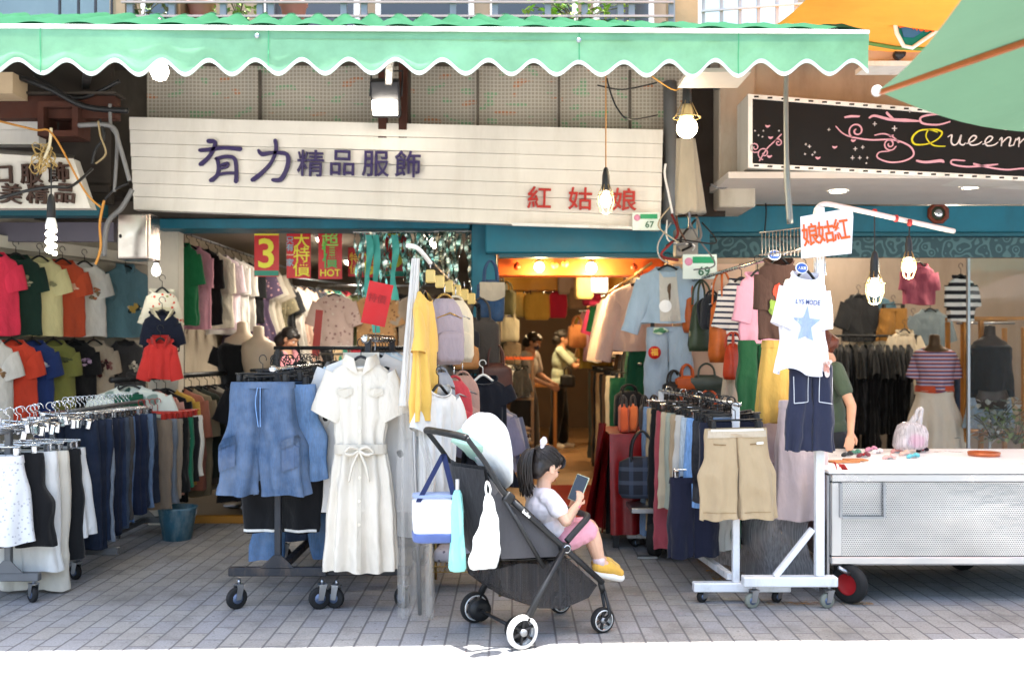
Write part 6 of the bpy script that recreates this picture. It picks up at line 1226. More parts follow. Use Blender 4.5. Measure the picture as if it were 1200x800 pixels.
kh = hang('legs', cloth('#b09874', .08), at(862, 503, 5.28), .03, 'khaki knee length shorts hung in front of the white trouser rack', 'shorts', 'shorts', 'trousers on the white rack', w=.345, L=.475, leg=.215, rise=.24, seed=150, amp=.014, folds=5, famp=.014, spread=.004, hanger='black')
decal(kh, MB().add([(-.165, 0, -.0), (.165, 0, -.0), (.17, 0, -.04), (-.17, 0, -.04)], [[0, 1, 2, 3]]), cloth('#bfae95', .05), 'waistband', .006)
decal(kh, MB().add([(-.15, 0, .004), (.15, 0, .004), (.15, 0, -.006), (-.15, 0, -.006)], [[0, 1, 2, 3]]), cloth('#e8e4da', .05), 'waist_edge', .008)
for s_ in (-1, 1): decal(kh, MB().add([(s_*.07, 0, -.075), (s_*.14, 0, -.07), (s_*.14, 0, -.076), (s_*.07, 0, -.081)], [[0, 1, 2, 3]]), cloth('#8a6d49'), 'pocket_welt', .006)
decal(kh, MB().add([(.105, 0, -.066), (.145, 0, -.064), (.145, 0, -.076), (.105, 0, -.078)], [[0, 1, 2, 3]]), cloth('#e8e4da'), 'pocket_label', .01)
for s_ in (-1, 1):
    for zz in (-.437, -.44): pass
    m = MB(); m.add([(s_*.012, 0, -.436), (s_*.2, 0, -.432), (s_*.2, 0, -.4355), (s_*.012, 0, -.4395)], [[0, 1, 2, 3]]); decal(kh, m, cloth('#94784f'), 'hem_stitch', .003)
decal(kh, MB().add([(-.002, 0, -.04), (.003, 0, -.04), (.003, 0, -.2), (-.002, 0, -.2)], [[0, 1, 2, 3]]), cloth('#94784f'), 'fly_seam', .004)
kh.scale.x = .93
tr_ = [('#6d86a6', 'dusty blue', 1), ('#bba27c', 'sand', 0), ('#15171b', 'black', 0), ('#b04a56', 'rose red', 0), ('#c2b296', 'beige', 0), ('#9fa89a', 'sage grey', 0), ('#b09a7c', 'tan', 0), ('#c9c6bf', 'chalk white', 0), ('#aab8c4', 'pale blue', 1), ('#6f97c9', 'sky blue', 1), ('#16181f', 'ink black', 1), ('#1e2233', 'dark navy', 0)]
sp_ = [('legs', denim(c_, .2) if d else cloth(c_), n_, 'trousers', dict(w=.34, L=[.86, .8, .92, .88, .6, .58, .62, .52, .5, .5, .46, .44][k], leg=.18, seed=151+k % 5, hanger='chrome' if k % 3 == 0 else 'black')) for k, (c_, n_, d) in enumerate(tr_)]
row((xp-.155, 6.85, 1.1), (xp-.01, 5.4, 1.1), sp_, .05, 'of the white trouser rack', 'trousers on the white rack', .12, order='from the inner end')
for k, (px, c_, n_, L_) in enumerate(((812, '#1d2034', 'midnight blue', .45), (828, '#cfccc5', 'white', .42), (840, '#0f5a3c', 'green', .42), (854, '#17181c', 'black', .4), (868, '#c4beb2', 'stone', .34))): hang('legs', cloth(c_), at(px, 560, 5.7+.12*k), .1, f"{n_} trousers hung low behind the khaki shorts", 'trousers', None, 'low trousers behind the khaki shorts', w=.26, L=L_, leg=.14, seed=156+k % 3, hanger='chrome')
# bundles of empty black hangers on rail ends
def hanger_bundle(name, label, a, b_, n, rz0):
    for k in range(n):
        p = Vector(a).lerp(Vector(b_), k/(n-1)); o = bpy.data.objects.new('empty_hanger', hanger_mesh('clip', .3)); COL.objects.link(o); objmat(o, BLACKP if 'black' in label else CHROME); o.location = p-Vector((0, 0, .13)); o.rotation_euler = (rnd.uniform(-.1, .1), rnd.uniform(-.25, .25), rz0+rnd.uniform(-.3, .3)); tag(o, label.replace('#', ORD[k]), 'hanger', name)
hanger_bundle('empty hangers on the trouser rack', 'empty black clip hanger, # from the street end of the trouser rack', (xp-.01, 5.42, 1.1), (xp-.12, 6.4, 1.1), 12, .2)
hanger_bundle('empty chrome hangers on the skirt rack', 'empty chrome clip hanger, # from the street end of the white skirt rack', (-2.74, 5.3, 1.04), (-2.62, 5.9, 1.06), 14, .5)
hanger_bundle('empty hangers on the denim rack', 'empty black clip hanger, # from the street end of the denim rack', (-1.25, 5.3, 1.33), (-1.24, 6.2, 1.33), 8, .3)
# ---------------------------------------------------------------- stainless cart
ct = thing('vendor_cart', 'stainless steel vendor cart with perforated front and white top', 'cart', (2.6, 5.9, 0))
cx0, cx1, cy0, cy1 = 1.73, 3.55, 5.40, 6.5
def perf():
    m, n, l, b = newmat('perforated_steel'); v = coords(n, l, (1, 1, 1)); sp = n.new('ShaderNodeSeparateXYZ'); l.new(v, sp.inputs[0])
    def fr(sock, per, off=None):
        q = n.new('ShaderNodeMath'); q.operation = 'DIVIDE'; q.inputs[1].default_value = per; l.new(sock, q.inputs[0]); s_ = q.outputs[0]
        if off is not None: ad = n.new('ShaderNodeMath'); ad.operation = 'ADD'; l.new(s_, ad.inputs[0]); l.new(off, ad.inputs[1]); s_ = ad.outputs[0]
        f = n.new('ShaderNodeMath'); f.operation = 'FRACT'; l.new(s_, f.inputs[0]); c_ = n.new('ShaderNodeMath'); c_.operation = 'SUBTRACT'; c_.inputs[1].default_value = .5; l.new(f.outputs[0], c_.inputs[0]); return c_.outputs[0], s_
    fz, sz = fr(sp.outputs[2], .0105); fl = n.new('ShaderNodeMath'); fl.operation = 'FLOOR'; l.new(sz, fl.inputs[0]); hf = n.new('ShaderNodeMath'); hf.operation = 'MULTIPLY'; hf.inputs[1].default_value = .5; l.new(fl.outputs[0], hf.inputs[0])
    fx, _ = fr(sp.outputs[0], .0122, hf.outputs[0]); cb = n.new('ShaderNodeCombineXYZ'); l.new(fx, cb.inputs[0]); l.new(fz, cb.inputs[1]); ln_ = n.new('ShaderNodeVectorMath'); ln_.operation = 'LENGTH'; l.new(cb.outputs[0], ln_.inputs[0])
    hole = ramp(n, l, ln_.outputs['Value'], [(.2, (1, 1, 1)), (.28, (0, 0, 0))])
    big = nnoise(n, l, coords(n, l, (.8, 1, 1.6)), 2.5, 4)
    l.new(mixc(n, l, hole, ramp(n, l, big, [(.3, C('#b4b5b5')), (.7, C('#d4d4d3'))]), C('#5a5a5a')), b.inputs['Base Color']); b.inputs['Metallic'].default_value = .85
    l.new(mixc(n, l, hole, (.33, .33, .33), (.9, .9, .9)), b.inputs['Roughness']); bump(n, l, b, big, .35, .04); return m
wbox('front_panel', cx0+.06, cx1-.06, cy0, cy0+.01, .255, .655, perf(), ct)
BST = surf('#cfd0d1', .34, .95, .03, 2, 0)
wbox('top_rail', cx0, cx1, cy0-.012, cy0+.03, .658, .70, BST, ct, .004); wbox('bottom_rail', cx0, cx1, cy0-.012, cy0+.03, .212, .252, BST, ct, .004)
for x in (cx0, cx1-.058): wbox('corner_post', x, x+.058, cy0-.008, cy0+.05, .255, .655, BST, ct, .004)
wbox('end_panel', cx0, cx0+.01, cy0+.055, cy1, .215, .655, STEEL, ct); wbox('end_panel', cx1-.01, cx1, cy0+.055, cy1, .215, .655, STEEL, ct); wbox('back_panel', cx0, cx1, cy1-.01, cy1, .215, .655, STEEL, ct); wbox('floor_pan', cx0+.01, cx1-.01, cy0+.031, cy1-.01, .2, .212, STEEL, ct)
wbox('top', cx0-.02, cx1, cy0-.02, cy1+.02, .702, .722, surf('#ececee', .35, 0, .04, 4, .03), ct, .005)
a, b_ = P(985, 606, 5.39), P(1036, 566, 5.39); hd = MB()
hd.bar((a.x, 5.382, a.z), (a.x, 5.382, b_.z), .014); hd.bar((b_.x, 5.382, a.z), (b_.x, 5.382, b_.z), .014); hd.bar((a.x+.008, 5.382, a.z), (b_.x-.008, 5.382, a.z), .014); hd.build('handle', STEEL, ct)
def pneu(x, y, r, label=None):
    w_ = thing('wheel', None, None, (x, y, r)); w_.parent = ct; w_.location = Vector((x, y, r))-Vector(ct['_w']); M = Matrix.Rotation(R(-50), 4, 'Z') @ Matrix.Rotation(R(90), 4, 'X')
    MB().lathe([(r*.55, -.03)]+[(r*(.78+.22*math.cos(R(a))), .034*math.sin(R(a))) for a in range(-80, 81, 16)]+[(r*.55, .03)], 32, M, False, False).local('tyre', RUBBER, w_)
    MB().lathe([(.001, -.028), (r*.2, -.034), (r*.22, -.022), (r*.5, -.018), (r*.57, -.03), (r*.57, .03), (r*.5, .018), (.001, .02)], 24, M).local('rim', surf('#9c1a20', .4, 0, .15), w_)
pneu(cx0+.10, 5.40, .105); pneu(cx1-.75, 6.2, .09); wbox('axle_bracket', cx0+.06, cx0+.1, 5.5, 5.54, .1, .2, DARKSTEEL, ct); MB().tube([(cx0+.03, 5.37, .2), (cx0+.09, 5.37, .165)], .012, 8).build('latch', STEEL, ct)
wbox('leg', cx0-.015, cx0-.002, 5.42, 5.45, .12, .69, STEEL, ct)
# goods on the cart
bg2 = thing('plastic_bag', 'clear plastic bag with a tied handle and pink contents on the cart', 'plastic bag', tuple(P(1066, 526, 6.25))); q = P(1066, 526, 6.25); q.z = .7235
m = MB(); rbox(m, .21, .17, .13, .62, .1, seed=9, amp=.022); m.v = [p+Vector((0, 0, .17)) for p in m.v]; m.tube(bez([(.0, 0, .15), (.035, 0, .2), (.05, 0, .245), (.075, 0, .25), (.068, 0, .2), (.06, 0, .15)], 5), [.02]*6+[.012]*14+[.016]*6, 8)
m.local('film', sheet('#d8d6da', .35, .15, .62, .05), bg2); MB().ball((.04, .0, .05), (.055, .04, .045), 14, 10).local('contents', cloth('#d6409a'), bg2); MB().ball((-.045, .01, .04), (.045, .04, .035), 14, 10).local('contents', cloth('#c9c2cf'), bg2)
r3 = random.Random(11)
tk = [(1042, '#d9a9a4', 'pale pink'), (1051, '#c98d8a', 'rose'), (1060, '#d2b0a2', 'peach'), (1070, '#5fb9c4', 'aqua'), (1081, '#2a1c22', 'black and red'), (1002, '#4a8a72', 'green'), (1012, '#7a3a44', 'wine red'), (1021, '#d58fae', 'pink'), (1028, '#e2d2d4', 'white and pink'), (993, '#3a3a3c', 'black')]
for k, (px, c_, n_) in enumerate(tk):
    q = P(px, 526, 5.9+.5*((k*37) % 10)/10); q.z = .7235; t = thing('hair_clip', f"{n_} bow hair clip on the cart top", 'hair clip', tuple(q), r3.uniform(-.5, .5), 'hair clips laid out on the cart'); 
    for s_ in (-1, 1): MB().ball((s_*.022, 0, .016+.004*s_), (.021, .016, .013), 10, 8, Matrix.Rotation(.5*s_, 3, 'Y')).local('loop', cloth(c_), t)
    MB().ball((0, -.006, .017), (.008, .009, .01), 8, 6).local('knot', cloth('#a0242c' if 'red' in n_ else c_), t); MB().box((0, .008, .005), (.05, .012, .008)).local('clip', STEEL, t)
for k, (px, py, w_, d_, n_) in enumerate(((988, 533, .16, .1, 'flat cardboard sheet under the display hand'), (1006, 531, .12, .09, 'thin cardboard tray beside the green hair clip'))): q = P(px, py, 5.75); MB().box((q.x, 5.75+.05*k, .728+.004*k), (w_, d_, .008), .15, .002).build('cardboard', surf('#b57a4f', .8), None, label=n_, cat='cardboard')
q = P(1153, 527, 6.1); tr3 = thing('round_tray', 'round copper tray on the cart top below the shelf rack', 'tray', (q.x, 6.1, .7235)); MB().lathe([(.001, .002), (.085, .002), (.09, .022), (.094, .022), (.09, 0), (.001, 0)], 28, Matrix.Identity(4)).local('dish', surf('#b5623a', .35, .3), tr3)
q = P(974, 537, 5.5); rb2 = thing('ribbon_bow', 'red ribbon tied at the corner of the cart top', 'ribbon', (q.x, 5.42, .7235)); m = MB(); m.grid(lambda u, v: Vector((.01+.05*u, -.03+.03*v, .012+.02*math.sin(u*4+v*2))), 6, 3); m.grid(lambda u, v: Vector((-.03+.02*v+.02*u, -.03+.012*u, .03-.09*u*v+.012)), 6, 3); m.local('ribbon', cloth('#b5221c'), rb2)
# ---------------------------------------------------------------- boutique interior
def mannequin(loc, label, rz=0, top=None, skirt=None, head=True, mat=None, scale=1.0, hh=1.1):
    t = thing('mannequin', label, 'mannequin', tuple(loc), rz); mt = mat or surf('#6d6158', .5); m = MB(); z = hh
    m.loft([[Vector((rx*math.cos(a)*scale, ry*math.sin(a)*scale, z+zz)) for a in (2*math.pi*k/20 for k in range(20))] for zz, rx, ry in ((-.1, .15, .1), (0, .165, .11), (.1, .13, .09), (.2, .12, .085), (.32, .15, .1), (.42, .16, .1), (.48, .15, .08), (.51, .09, .06), (.54, .05, .045), (.62, .045, .045), (.63, .02, .02))], True, True); m.local('torso', mt, t)
    MB().tube([(0, 0, .02), (0, 0, z-.09)], .014, 8).local('pole', STEEL, t); MB().lathe([(.16, .006), (.16, .016), (.02, .03)], 20).local('base', STEEL, t); return t
mq = mannequin((P(1095, 0, 8.9).x, 8.9, 0), 'bronze mannequin wearing a striped tee and long cream skirt in the boutique', -.1, mat=surf('#5c4a38', .35, .5), hh=.87)
def wear(mq, name, kind, mat, z, **k):
    o = bpy.data.objects.new(name, gmesh(kind, **k)); COL.objects.link(o); objmat(o, mat); o.parent = mq; o.location = (0, 0, z); return o
wear(mq, 'striped_top', 'tee', stripes('#b9b0c2', '#3a3f6e', .034, 2, .5, '#a8604e'), 1.385, w=.35, L=.39, sl=.14, sr=.08, hd=.115, waist=.82, flare=.82, seed=160, worn=1)
wear(mq, 'belt', 'skirt', cloth('#c2471f'), 1.035, w=.31, w2=.32, L=.05, hd=.115, hd2=.12, folds=0, seed=161)
wear(mq, 'skirt', 'skirt', cloth('#d3c8b4', .06), 1.0, w=.3, w2=.58, L=.62, folds=9, famp=.03, hd=.11, hd2=.2, seed=162)
m1 = mannequin((P(284, 0, 8.7).x, 8.7, 0), 'cream mannequin in a black top at the front of the shop wall', .2, mat=surf('#c2ad94', .5), hh=.98)
wear(m1, 'top', 'tee', cloth('#16171a'), 1.46, w=.42, L=.56, sl=.1, hd=.12, waist=.84, seed=163, worn=1); wear(m1, 'skirt', 'skirt', cloth('#1b1c20'), .98, w=.34, w2=.44, L=.5, hd=.12, hd2=.14, seed=164)
m2 = mannequin((P(303, 0, 8.6).x, 8.6, 0), 'cream mannequin in a grey sleeveless dress next to the black mannequin', -.2, mat=surf('#c2ad94', .5), hh=.94)
wear(m2, 'dress', 'dress', cloth('#4a4f52'), 1.42, w=.38, L=.95, waist=.36, w2=.42, sl=.0, seed=165)
# rails, hung clothes and the oak rack of the boutique
MB().tube([(3.15, 10.2, 1.5), (4.15, 10.2, 1.5)], .012, 8).build('clothes_rail', BLACKP, None, label='black rail packed with black clothes at the back of the boutique', cat='clothes rail')
for x in (3.17, 4.13): tag(MB().box((x, 10.2, .75), (.025, .025, 1.5)).build('rail_post', BLACKP, None), 'black post at the '+('inner' if x < 3.5 else 'mannequin')+' end of the boutique rail', 'post')
bl_ = ['jet black', 'soft black', 'charcoal', 'black velvet', 'ink black', 'matt black', 'dark slate', 'coal black', 'raven black', 'black knit', 'black denim', 'dark graphite']
for k in range(12): hang('tee' if k % 3 else 'dress', cloth(['#0f1012', '#141517', '#1b1c1f', '#111216'][k % 4]), (3.22+.078*k, 10.2, 1.41), 1.2+rnd.uniform(-.2, .2), f"{bl_[k]} garment, {ORD[k]} along the black boutique rail", 'garment', 'garment', 'black clothes on the boutique rail', w=.44, L=.9 if k % 3 else 1.1, seed=170+k % 4)
hang('tee', cloth('#b0536c'), at(1077, 308, 9.6), .15, 'pink loose top hung high in the boutique', 'top', 'top', ang=80, w=.32, L=.4, sl=.12, seed=171)
hang('tee', stripes('#d2cec6', '#17181c', .07, 2, .5), at(1126, 322, 8.75), .3, 'black and white striped top hung over the oak rack', 'top', 'top', ang=80, w=.27, L=.42, sl=.14, seed=172)
for px, py, Y, c_, n_, kd, w_, L_ in ((1006, 345, 10.6, '#26282c', 'black vest', 'tee', .34, .5), (1021, 345, 10.7, '#4a6d80', 'teal blue blouse', 'tee', .4, .5), (1047, 362, 10.6, '#8a5f1e', 'mustard brown shorts', 'legs', .3, .34), (1060, 386, 10.2, '#c2b399', 'cream frilled dress', 'dress', .3, .66), (1010, 385, 10.9, '#b5ab98', 'ivory skirt', 'skirt', .34, .5), (1030, 388, 10.9, '#c9c0ae', 'pale cream skirt', 'skirt', .34, .5), (1090, 362, 10.8, '#6a7880', 'grey blue tee', 'tee', .36, .5), (1070, 372, 10.9, '#8d8a86', 'stone grey top', 'tee', .4, .5)):
    hang(kd, cloth(c_), at(px, py, Y), rnd.uniform(-.25, .25), f"{n_} hung on the boutique back wall", n_.split()[-1], n_.split()[-1], 'clothes on the boutique back wall', w=w_, L=L_, seed=174)
for k in range(5): hang('legs', [denim('#4a5f7d', .2), denim('#5f7389', .2), cloth('#1a1b1f'), cloth('#5a4432'), denim('#39495f', .2)][k], (4.0+.09*k, 9.7, 1.12), 1.0+rnd.uniform(-.2, .2), ['mid blue jeans', 'grey blue jeans', 'black trousers', 'brown trousers', 'dark blue jeans'][k]+' hung behind the boutique mannequin', 'trousers', None, 'trousers behind the boutique mannequin', w=.4, L=1.0, leg=.2, seed=176)
OAK = surf('#a8702c', .45, 0, .2, 12, .1)
ok = thing('oak_rack', 'oak clothes rack and shelf behind the boutique window glass', 'clothes rack', (4.45, 8.95, 0)); x0, x1 = P(1122, 0, 8.95).x, P(1190, 0, 8.95).x
for x in (x0, (x0+x1)/2-.12, x1):
    for y in (8.8, 9.15): wbox('post', x-.018, x+.018, y-.018, y+.018, .005, 1.62 if x != x1 else 1.56, OAK, ok, .003)
for y in (8.8, 9.15): wbox('top_bar', x0-.02, x1+.02, y-.014, y+.014, 1.625, 1.655, OAK, ok, .003)
wbox('shelf', x0, x1, 8.82, 9.13, .60, .63, OAK, ok, .003); wbox('shelf', x0, x1, 8.82, 9.13, .2, .23, OAK, ok, .003)
MB().tube([(x0, 8.97, 1.6), (x1, 8.97, 1.6)], .01, 8).build('rail', STEEL, ok)
mj = mannequin((P(1160, 0, 8.72).x, 8.72, 0), 'dark mannequin in a black jacket and denim shorts behind the boutique glass', .1, mat=surf('#3a302a', .4), hh=.95)
wear(mj, 'jacket', 'tee', cloth('#17181b'), 1.44, w=.35, L=.44, sl=.34, sr=.07, hd=.13, ang=84, seed=180, worn=1); wear(mj, 'shorts', 'legs', denim('#8b9fae', .3), 1.0, w=.36, L=.32, leg=.2, spread=.02, seed=181)
tote(at(1152, 478, 8.9), .26, .16, .12, surf('#b59c5e', .8, 0, .2, 40, .4), 'low straw basket bag on the oak shelf', 0, .06, None, name='basket_bag'); tote(at(1178, 472, 8.9), .22, .22, .1, cloth('#c4b08a'), 'beige canvas tote on the oak shelf next to the straw bag', .1, .07)
leafplant('potted_plant', 'white leaved plant on the floor of the shop window below the oak shelf', 1163, 516, 8.55, .3, 130, ('#b5b9b4', '#7d8a7c', '#d0d2cc'), 21); leafplant('potted_plant', 'green leafy plant at the frame edge of the shop window', 1190, 520, 8.5, .28, 150, ('#4f6a34', '#728a4a', '#8fa36a'), 22, hgt=.3)
for px, py, Y in ((1163, 516, 8.55), (1190, 520, 8.5)): pass
for x, y, e in ((2.6, 9.8, 10), (4.2, 9.6, 10), (3.6, 10.9, 7), (5.2, 9.8, 7)):
    t = thing('downlight', 'round ceiling lamp inside the boutique, over the '+{2.6: 'inner corner', 4.2: 'oak rack', 3.6: 'black clothes rail', 5.2: 'plants'}[x], 'downlight', (x, y, 2.7)); MB().lathe([(.001, -.008), (.07, -.008), (.085, 0)], 20, Matrix.Identity(4), True, False).local('lens', glow('#ffedd0', 8), t); L = plight(Vector((0, 0, -.08)), e, (1, .88, .7), .07); L.parent = t
# octagonal mirror
bm_ = thing('octagonal_mirror', 'small octagonal wooden bagua mirror on the teal fascia', 'mirror', tuple(P(1099, 250, 8.19))); M = Matrix.Rotation(R(90), 4, 'X') @ Matrix.Rotation(R(22.5), 4, 'Z')
MB().lathe([(.088, -.012), (.094, .012), (.062, .016), (.058, -.012)], 8, M, False, False).local('frame', surf('#6d2f18', .5, 0, .2), bm_); MB().lathe([(.06, -.005), (.06, .006), (.04, .008), (.001, .008)], 8, M).local('painted_ring', surf('#2f3a2a', .5), bm_); MB().ball((0, -.012, 0), (.034, .012, .034), 20, 10).local('glass', surf('#d9dde0', .05, 1.0, 0, 1, 0), bm_)
# ---------------------------------------------------------------- street lamps and wires
lamp(60, 283, 5.6, 'spiral', 'lit spiral bulb in a black socket before the upper wall tees', 2.42, 2, 1.0, 7, '#fff4dc')
lamp(805, 150, 5.6, 'globe', 'lit globe bulb in a brass shade hung above the grey rag', Vector(P(762, 88, 5.4)), 2.2, 1.12, 10, '#ffe6bd', surf('#b5822c', .5))
lamp(710, 236, 5.6, 'cage', 'lit caged bulb on a long cord in front of the red characters', 3.0, 3, .95, 10, '#fff0d0', surf('#a8763a', .5))
lamp(1025, 340, 5.4, 'cage', 'caged bulb on a thick black socket hung from the bent lamp arm', Vector(P(1025, 250, 5.42)), 4, 1.05, 9, '#fff4e4')
lamp(1065, 313, 5.45, 'cage', 'small caged bulb at the far end of the bent lamp arm', Vector(P(1066, 262, 5.45)), 4, .85, 11, '#fff0d4')
lamp(187, 84, 5.6, 'led', 'bulb with a wire hook half hidden behind the awning hem', None, 3, 1.5, 6, '#fff4e0')
fl = thing('floodlight', 'square lit floodlight tilted over the cream sign', 'floodlight', tuple(P(451, 120, 6.9))); Mx = Matrix.Rotation(R(28), 3, 'X')
MB().box((0, .05, .04), (.2, .08, .26), Mx, .01).local('housing', DARKSTEEL, fl); MB().box((0, -.005, -.04), (.17, .01, .1), Mx, .002).local('lens', glow('#fff1dc', 9), fl); MB().tube([(-.11, .06, .06), (-.11, .12, .25), (.11, .12, .25), (.11, .06, .06)], .008, 6).local('bracket', DARKSTEEL, fl)
for k in range(2): t = MB().box((P(448+24*k, 0, 7.2).x, 7.25, 3.2), (.06, .1, .6)).build('steel_post', RUST, None); tag(t, ['rusty steel post left of the floodlight', 'rusty steel post right of the floodlight'][k].replace('left of', 'just behind').replace('right of', 'a step past'), 'post')
def wire(label, pts, r=.006, mat=BLACKP, n=8, cat='cable'): return MB().tube(bez(pts, n), r, 6).build('cable', mat, None, label=label, cat=cat)
GREYC = surf('#6f6f70', .5, 0, .15); OCH = surf('#b07a34', .6)
dp = MB().tube([P(785, 96, 7.35), P(786, 200, 7.35), P(783, 262, 7.35)], .05, 14).build('drain_pipe', surf('#6d7073', .5, 0, .15, 4, .1, dirt='#4a4a48'), None, label='grey drain pipe beside the cream sign', cat='pipe')
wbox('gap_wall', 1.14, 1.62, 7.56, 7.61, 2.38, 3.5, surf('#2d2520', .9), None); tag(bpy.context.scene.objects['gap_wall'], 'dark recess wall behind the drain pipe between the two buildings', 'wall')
rg = thing('folded_parasol', 'folded grey beige cloth parasol hanging under the globe bulb', 'parasol', tuple(P(806, 250, 6.2))); m = MB(); rings = []
for i in range(20):
    t_ = i/19; c_ = P(804+4*t_, 162+88*t_, 6.2); rr = .05+.035*t_; rings.append([c_+Vector((rr*(1+.25*math.sin(5*a+t_*2))*math.cos(a), rr*.7*math.sin(a), -.012*math.sin(a*5)*t_)) for a in (2*math.pi*k/40 for k in range(40))])
m.loft(rings, True, True); m.build('cloth', cloth('#7f786c', .2), rg); MB().tube([P(805, 120, 6.2), P(808, 268, 6.2)], .008, 6).build('stick', STEEL, rg)
eb = thing('meter_cluster', 'grey electric meter box with tangled cables under the parasol', 'meter box', tuple(P(808, 290, 7.0))); a, b_ = P(792, 300, 7.0), P(818, 268, 7.0); wbox('box', a.x, b_.x, 7.0, 7.12, a.z, b_.z, surf('#8d8a84', .5, .3), eb, .006); 
for k in range(9):
    r4 = random.Random(k); p0 = P(r4.uniform(775, 825), r4.uniform(238, 262), 6.95); p3 = P(r4.uniform(778, 822), r4.uniform(285, 318), 6.92); wire(['thick grey', 'thin white', 'black', 'dark red', 'beige', 'looped grey', 'looped black', 'brown', 'pale grey'][k]+' cable in the tangle above the small 69 plate', [p0, p0+Vector((r4.uniform(-.12, .12), -.08, -.15)), p3+Vector((r4.uniform(-.15, .15), -.1, .03)), p3], .0055+.004*(k % 3 == 0), [GREYC, WHITEP, BLACKP, surf('#7a2222', .5), surf('#b5a88f', .5), GREYC, BLACKP, surf('#5a3a28', .5), surf('#a8a8a8', .5)][k])
wire('white conduit loop beside the meter box', [P(780, 192, 6.9), P(779, 205, 6.9), P(784, 230, 6.9), P(788, 250, 6.9)], .008, WHITEP)
sp2 = MB().tube(bez([P(922, 84, 5.55), P(921, 110, 5.55), P(922, 200, 5.55), P(926, 262, 5.55)], 6), [.014]*12+[.018]*7, 10).build('hanging_pole', surf('#7d7f7c', .45, .6, .15), None, label='thin grey steel pole hanging from the awning down to the wire grid', cat='pole')
wire('grey cable looping down the beige column', [P(872, 150, 7.3), P(868, 200, 7.3), P(850, 220, 7.3), P(833, 216, 7.3)], .008, GREYC)
wire('thin cable along the top of the teal fascia', [P(835, 248, 8.1), P(860, 236, 8.1), P(895, 232, 8.1), P(896, 275, 8.1)], .006, BLACKP)
lw = [('thick grey conduit bent down beside the cream sign', [P(92, 147, 6.5), P(130, 148, 6.5), P(140, 170, 6.5), P(152, 212, 6.5)], .016, GREYC), ('grey conduit rising past the rusty box', [P(129, 122, 6.6), P(130, 148, 6.6), P(137, 165, 6.6), P(134, 225, 6.6)], .012, GREYC),
      ('thick grey cable curving down to the stainless meter box', [P(155, 222, 6.7), P(143, 243, 6.7), P(126, 262, 6.7), P(122, 300, 6.7)], .018, GREYC), ('ochre cable sagging across the white sign board', [P(-10, 140, 6.3), P(40, 152, 6.3), P(62, 158, 6.3), P(98, 222, 6.3), P(118, 243, 6.3)], .007, OCH),
      ('ochre cable hanging beside the stainless meter box', [P(122, 235, 6.4), P(117, 262, 6.4), P(118, 290, 6.4), P(112, 310, 6.4)], .009, OCH), ('black cable carrying the spiral bulb', [P(-20, 238, 5.6), P(30, 224, 5.6), P(60, 219, 5.6), P(84, 218, 5.7), P(108, 198, 6.0)], .009, BLACKP),
      ('black twisted cable below the rusty box', [P(108, 192, 6.5), P(112, 175, 6.5), P(122, 160, 6.5), P(117, 140, 6.5)], .01, BLACKP), ('pale loop of cable before the dark wall', [P(115, 142, 6.4), P(118, 160, 6.4), P(124, 180, 6.4), P(112, 192, 6.4)], .007, surf('#8a7a5a', .5)),
      ('thin brown cable on the dark wall', [P(135, 150, 6.6), P(136, 180, 6.6), P(134, 220, 6.6)], .006, surf('#6d5230', .5)), ('black cable over the ochre cable', [P(150, 215, 6.6), P(135, 222, 6.6), P(122, 236, 6.6), P(116, 262, 6.6)], .009, BLACKP),
      ('black cord hanging beside the lamp before the netting', [P(711, 92, 5.6), P(716, 110, 5.6), P(724, 128, 5.6), P(738, 140, 5.6), P(770, 135, 5.9)], .005, BLACKP), ('thin black wire along the netting', [P(700, 100, 6.5), P(730, 105, 6.5), P(770, 97, 6.5)], .005, BLACKP),
      ('dark cable bundle under the awning corner', [P(20, 90, 6.6), P(60, 105, 6.6), P(100, 125, 6.6), P(150, 130, 6.6)], .02, BLACKP), ('second dark cable under the awning corner', [P(40, 88, 6.7), P(90, 115, 6.7), P(140, 95, 6.7)], .014, BLACKP)]
for lb_, pts, r_, mt in lw: wire(lb_, pts, r_, mt)
bu = thing('twine_bundle', 'knotted bundle of beige twine on the white sign board', 'twine', tuple(P(50, 188, 6.4))); m = MB(); r5 = random.Random(3)
for k in range(14): c_ = P(50+r5.uniform(-9, 9), 186+r5.uniform(-10, 12), 6.42); m.tube([c_+Vector((.04*math.cos(a*.7+k), .02*math.sin(a), .05*math.sin(a*.7+k*2))) for a in range(10)], .004, 4)
m.build('twine', surf('#b59a62', .8), bu); MB().tube(bez([P(60, 150, 6.4), P(58, 170, 6.4), P(52, 186, 6.4)], 5), .01, 5).build('knot_cord', surf('#d0c6a8', .8), bu)

# ---------------------------------------------------------------- across the street (seen reflected in the shop window)
op = thing('opposite_building', 'plain shophouse across the street, seen only as a reflection in the shop window', 'building', (10, -5.5, 0)); wbox('wall', 5.5, 16, -6.2, -6.0, 0, 7, surf('#3d3833', .8), op)
for k in range(4): f_ = wbox('window', 6.2+2.4*k, 7.6+2.4*k, -5.99, -5.95, 3.9, 5.4, WHITEP, op); wbox('pane', 6.3+2.4*k, 7.5+2.4*k, -5.945, -5.94, 4.0, 5.3, surf('#3a4448', .1), f_)
oa = thing('awning', 'turquoise awning of the shop across the street', 'awning', (10, -5, 3)); MB().grid(lambda u, v: Vector((6.5+7*u, -5.9+1.8*v, 3.7-.75*v+.03*math.sin(u*60))), 60, 4).build('canopy', sheet('#3fc2b4', .3), oa); MB().grid(lambda u, v: Vector((6.5+7*u, -4.09, 2.95-.3*v+.03*math.sin(u*50)*v)), 60, 2).build('valance', sheet('#3fc2b4', .3), oa)
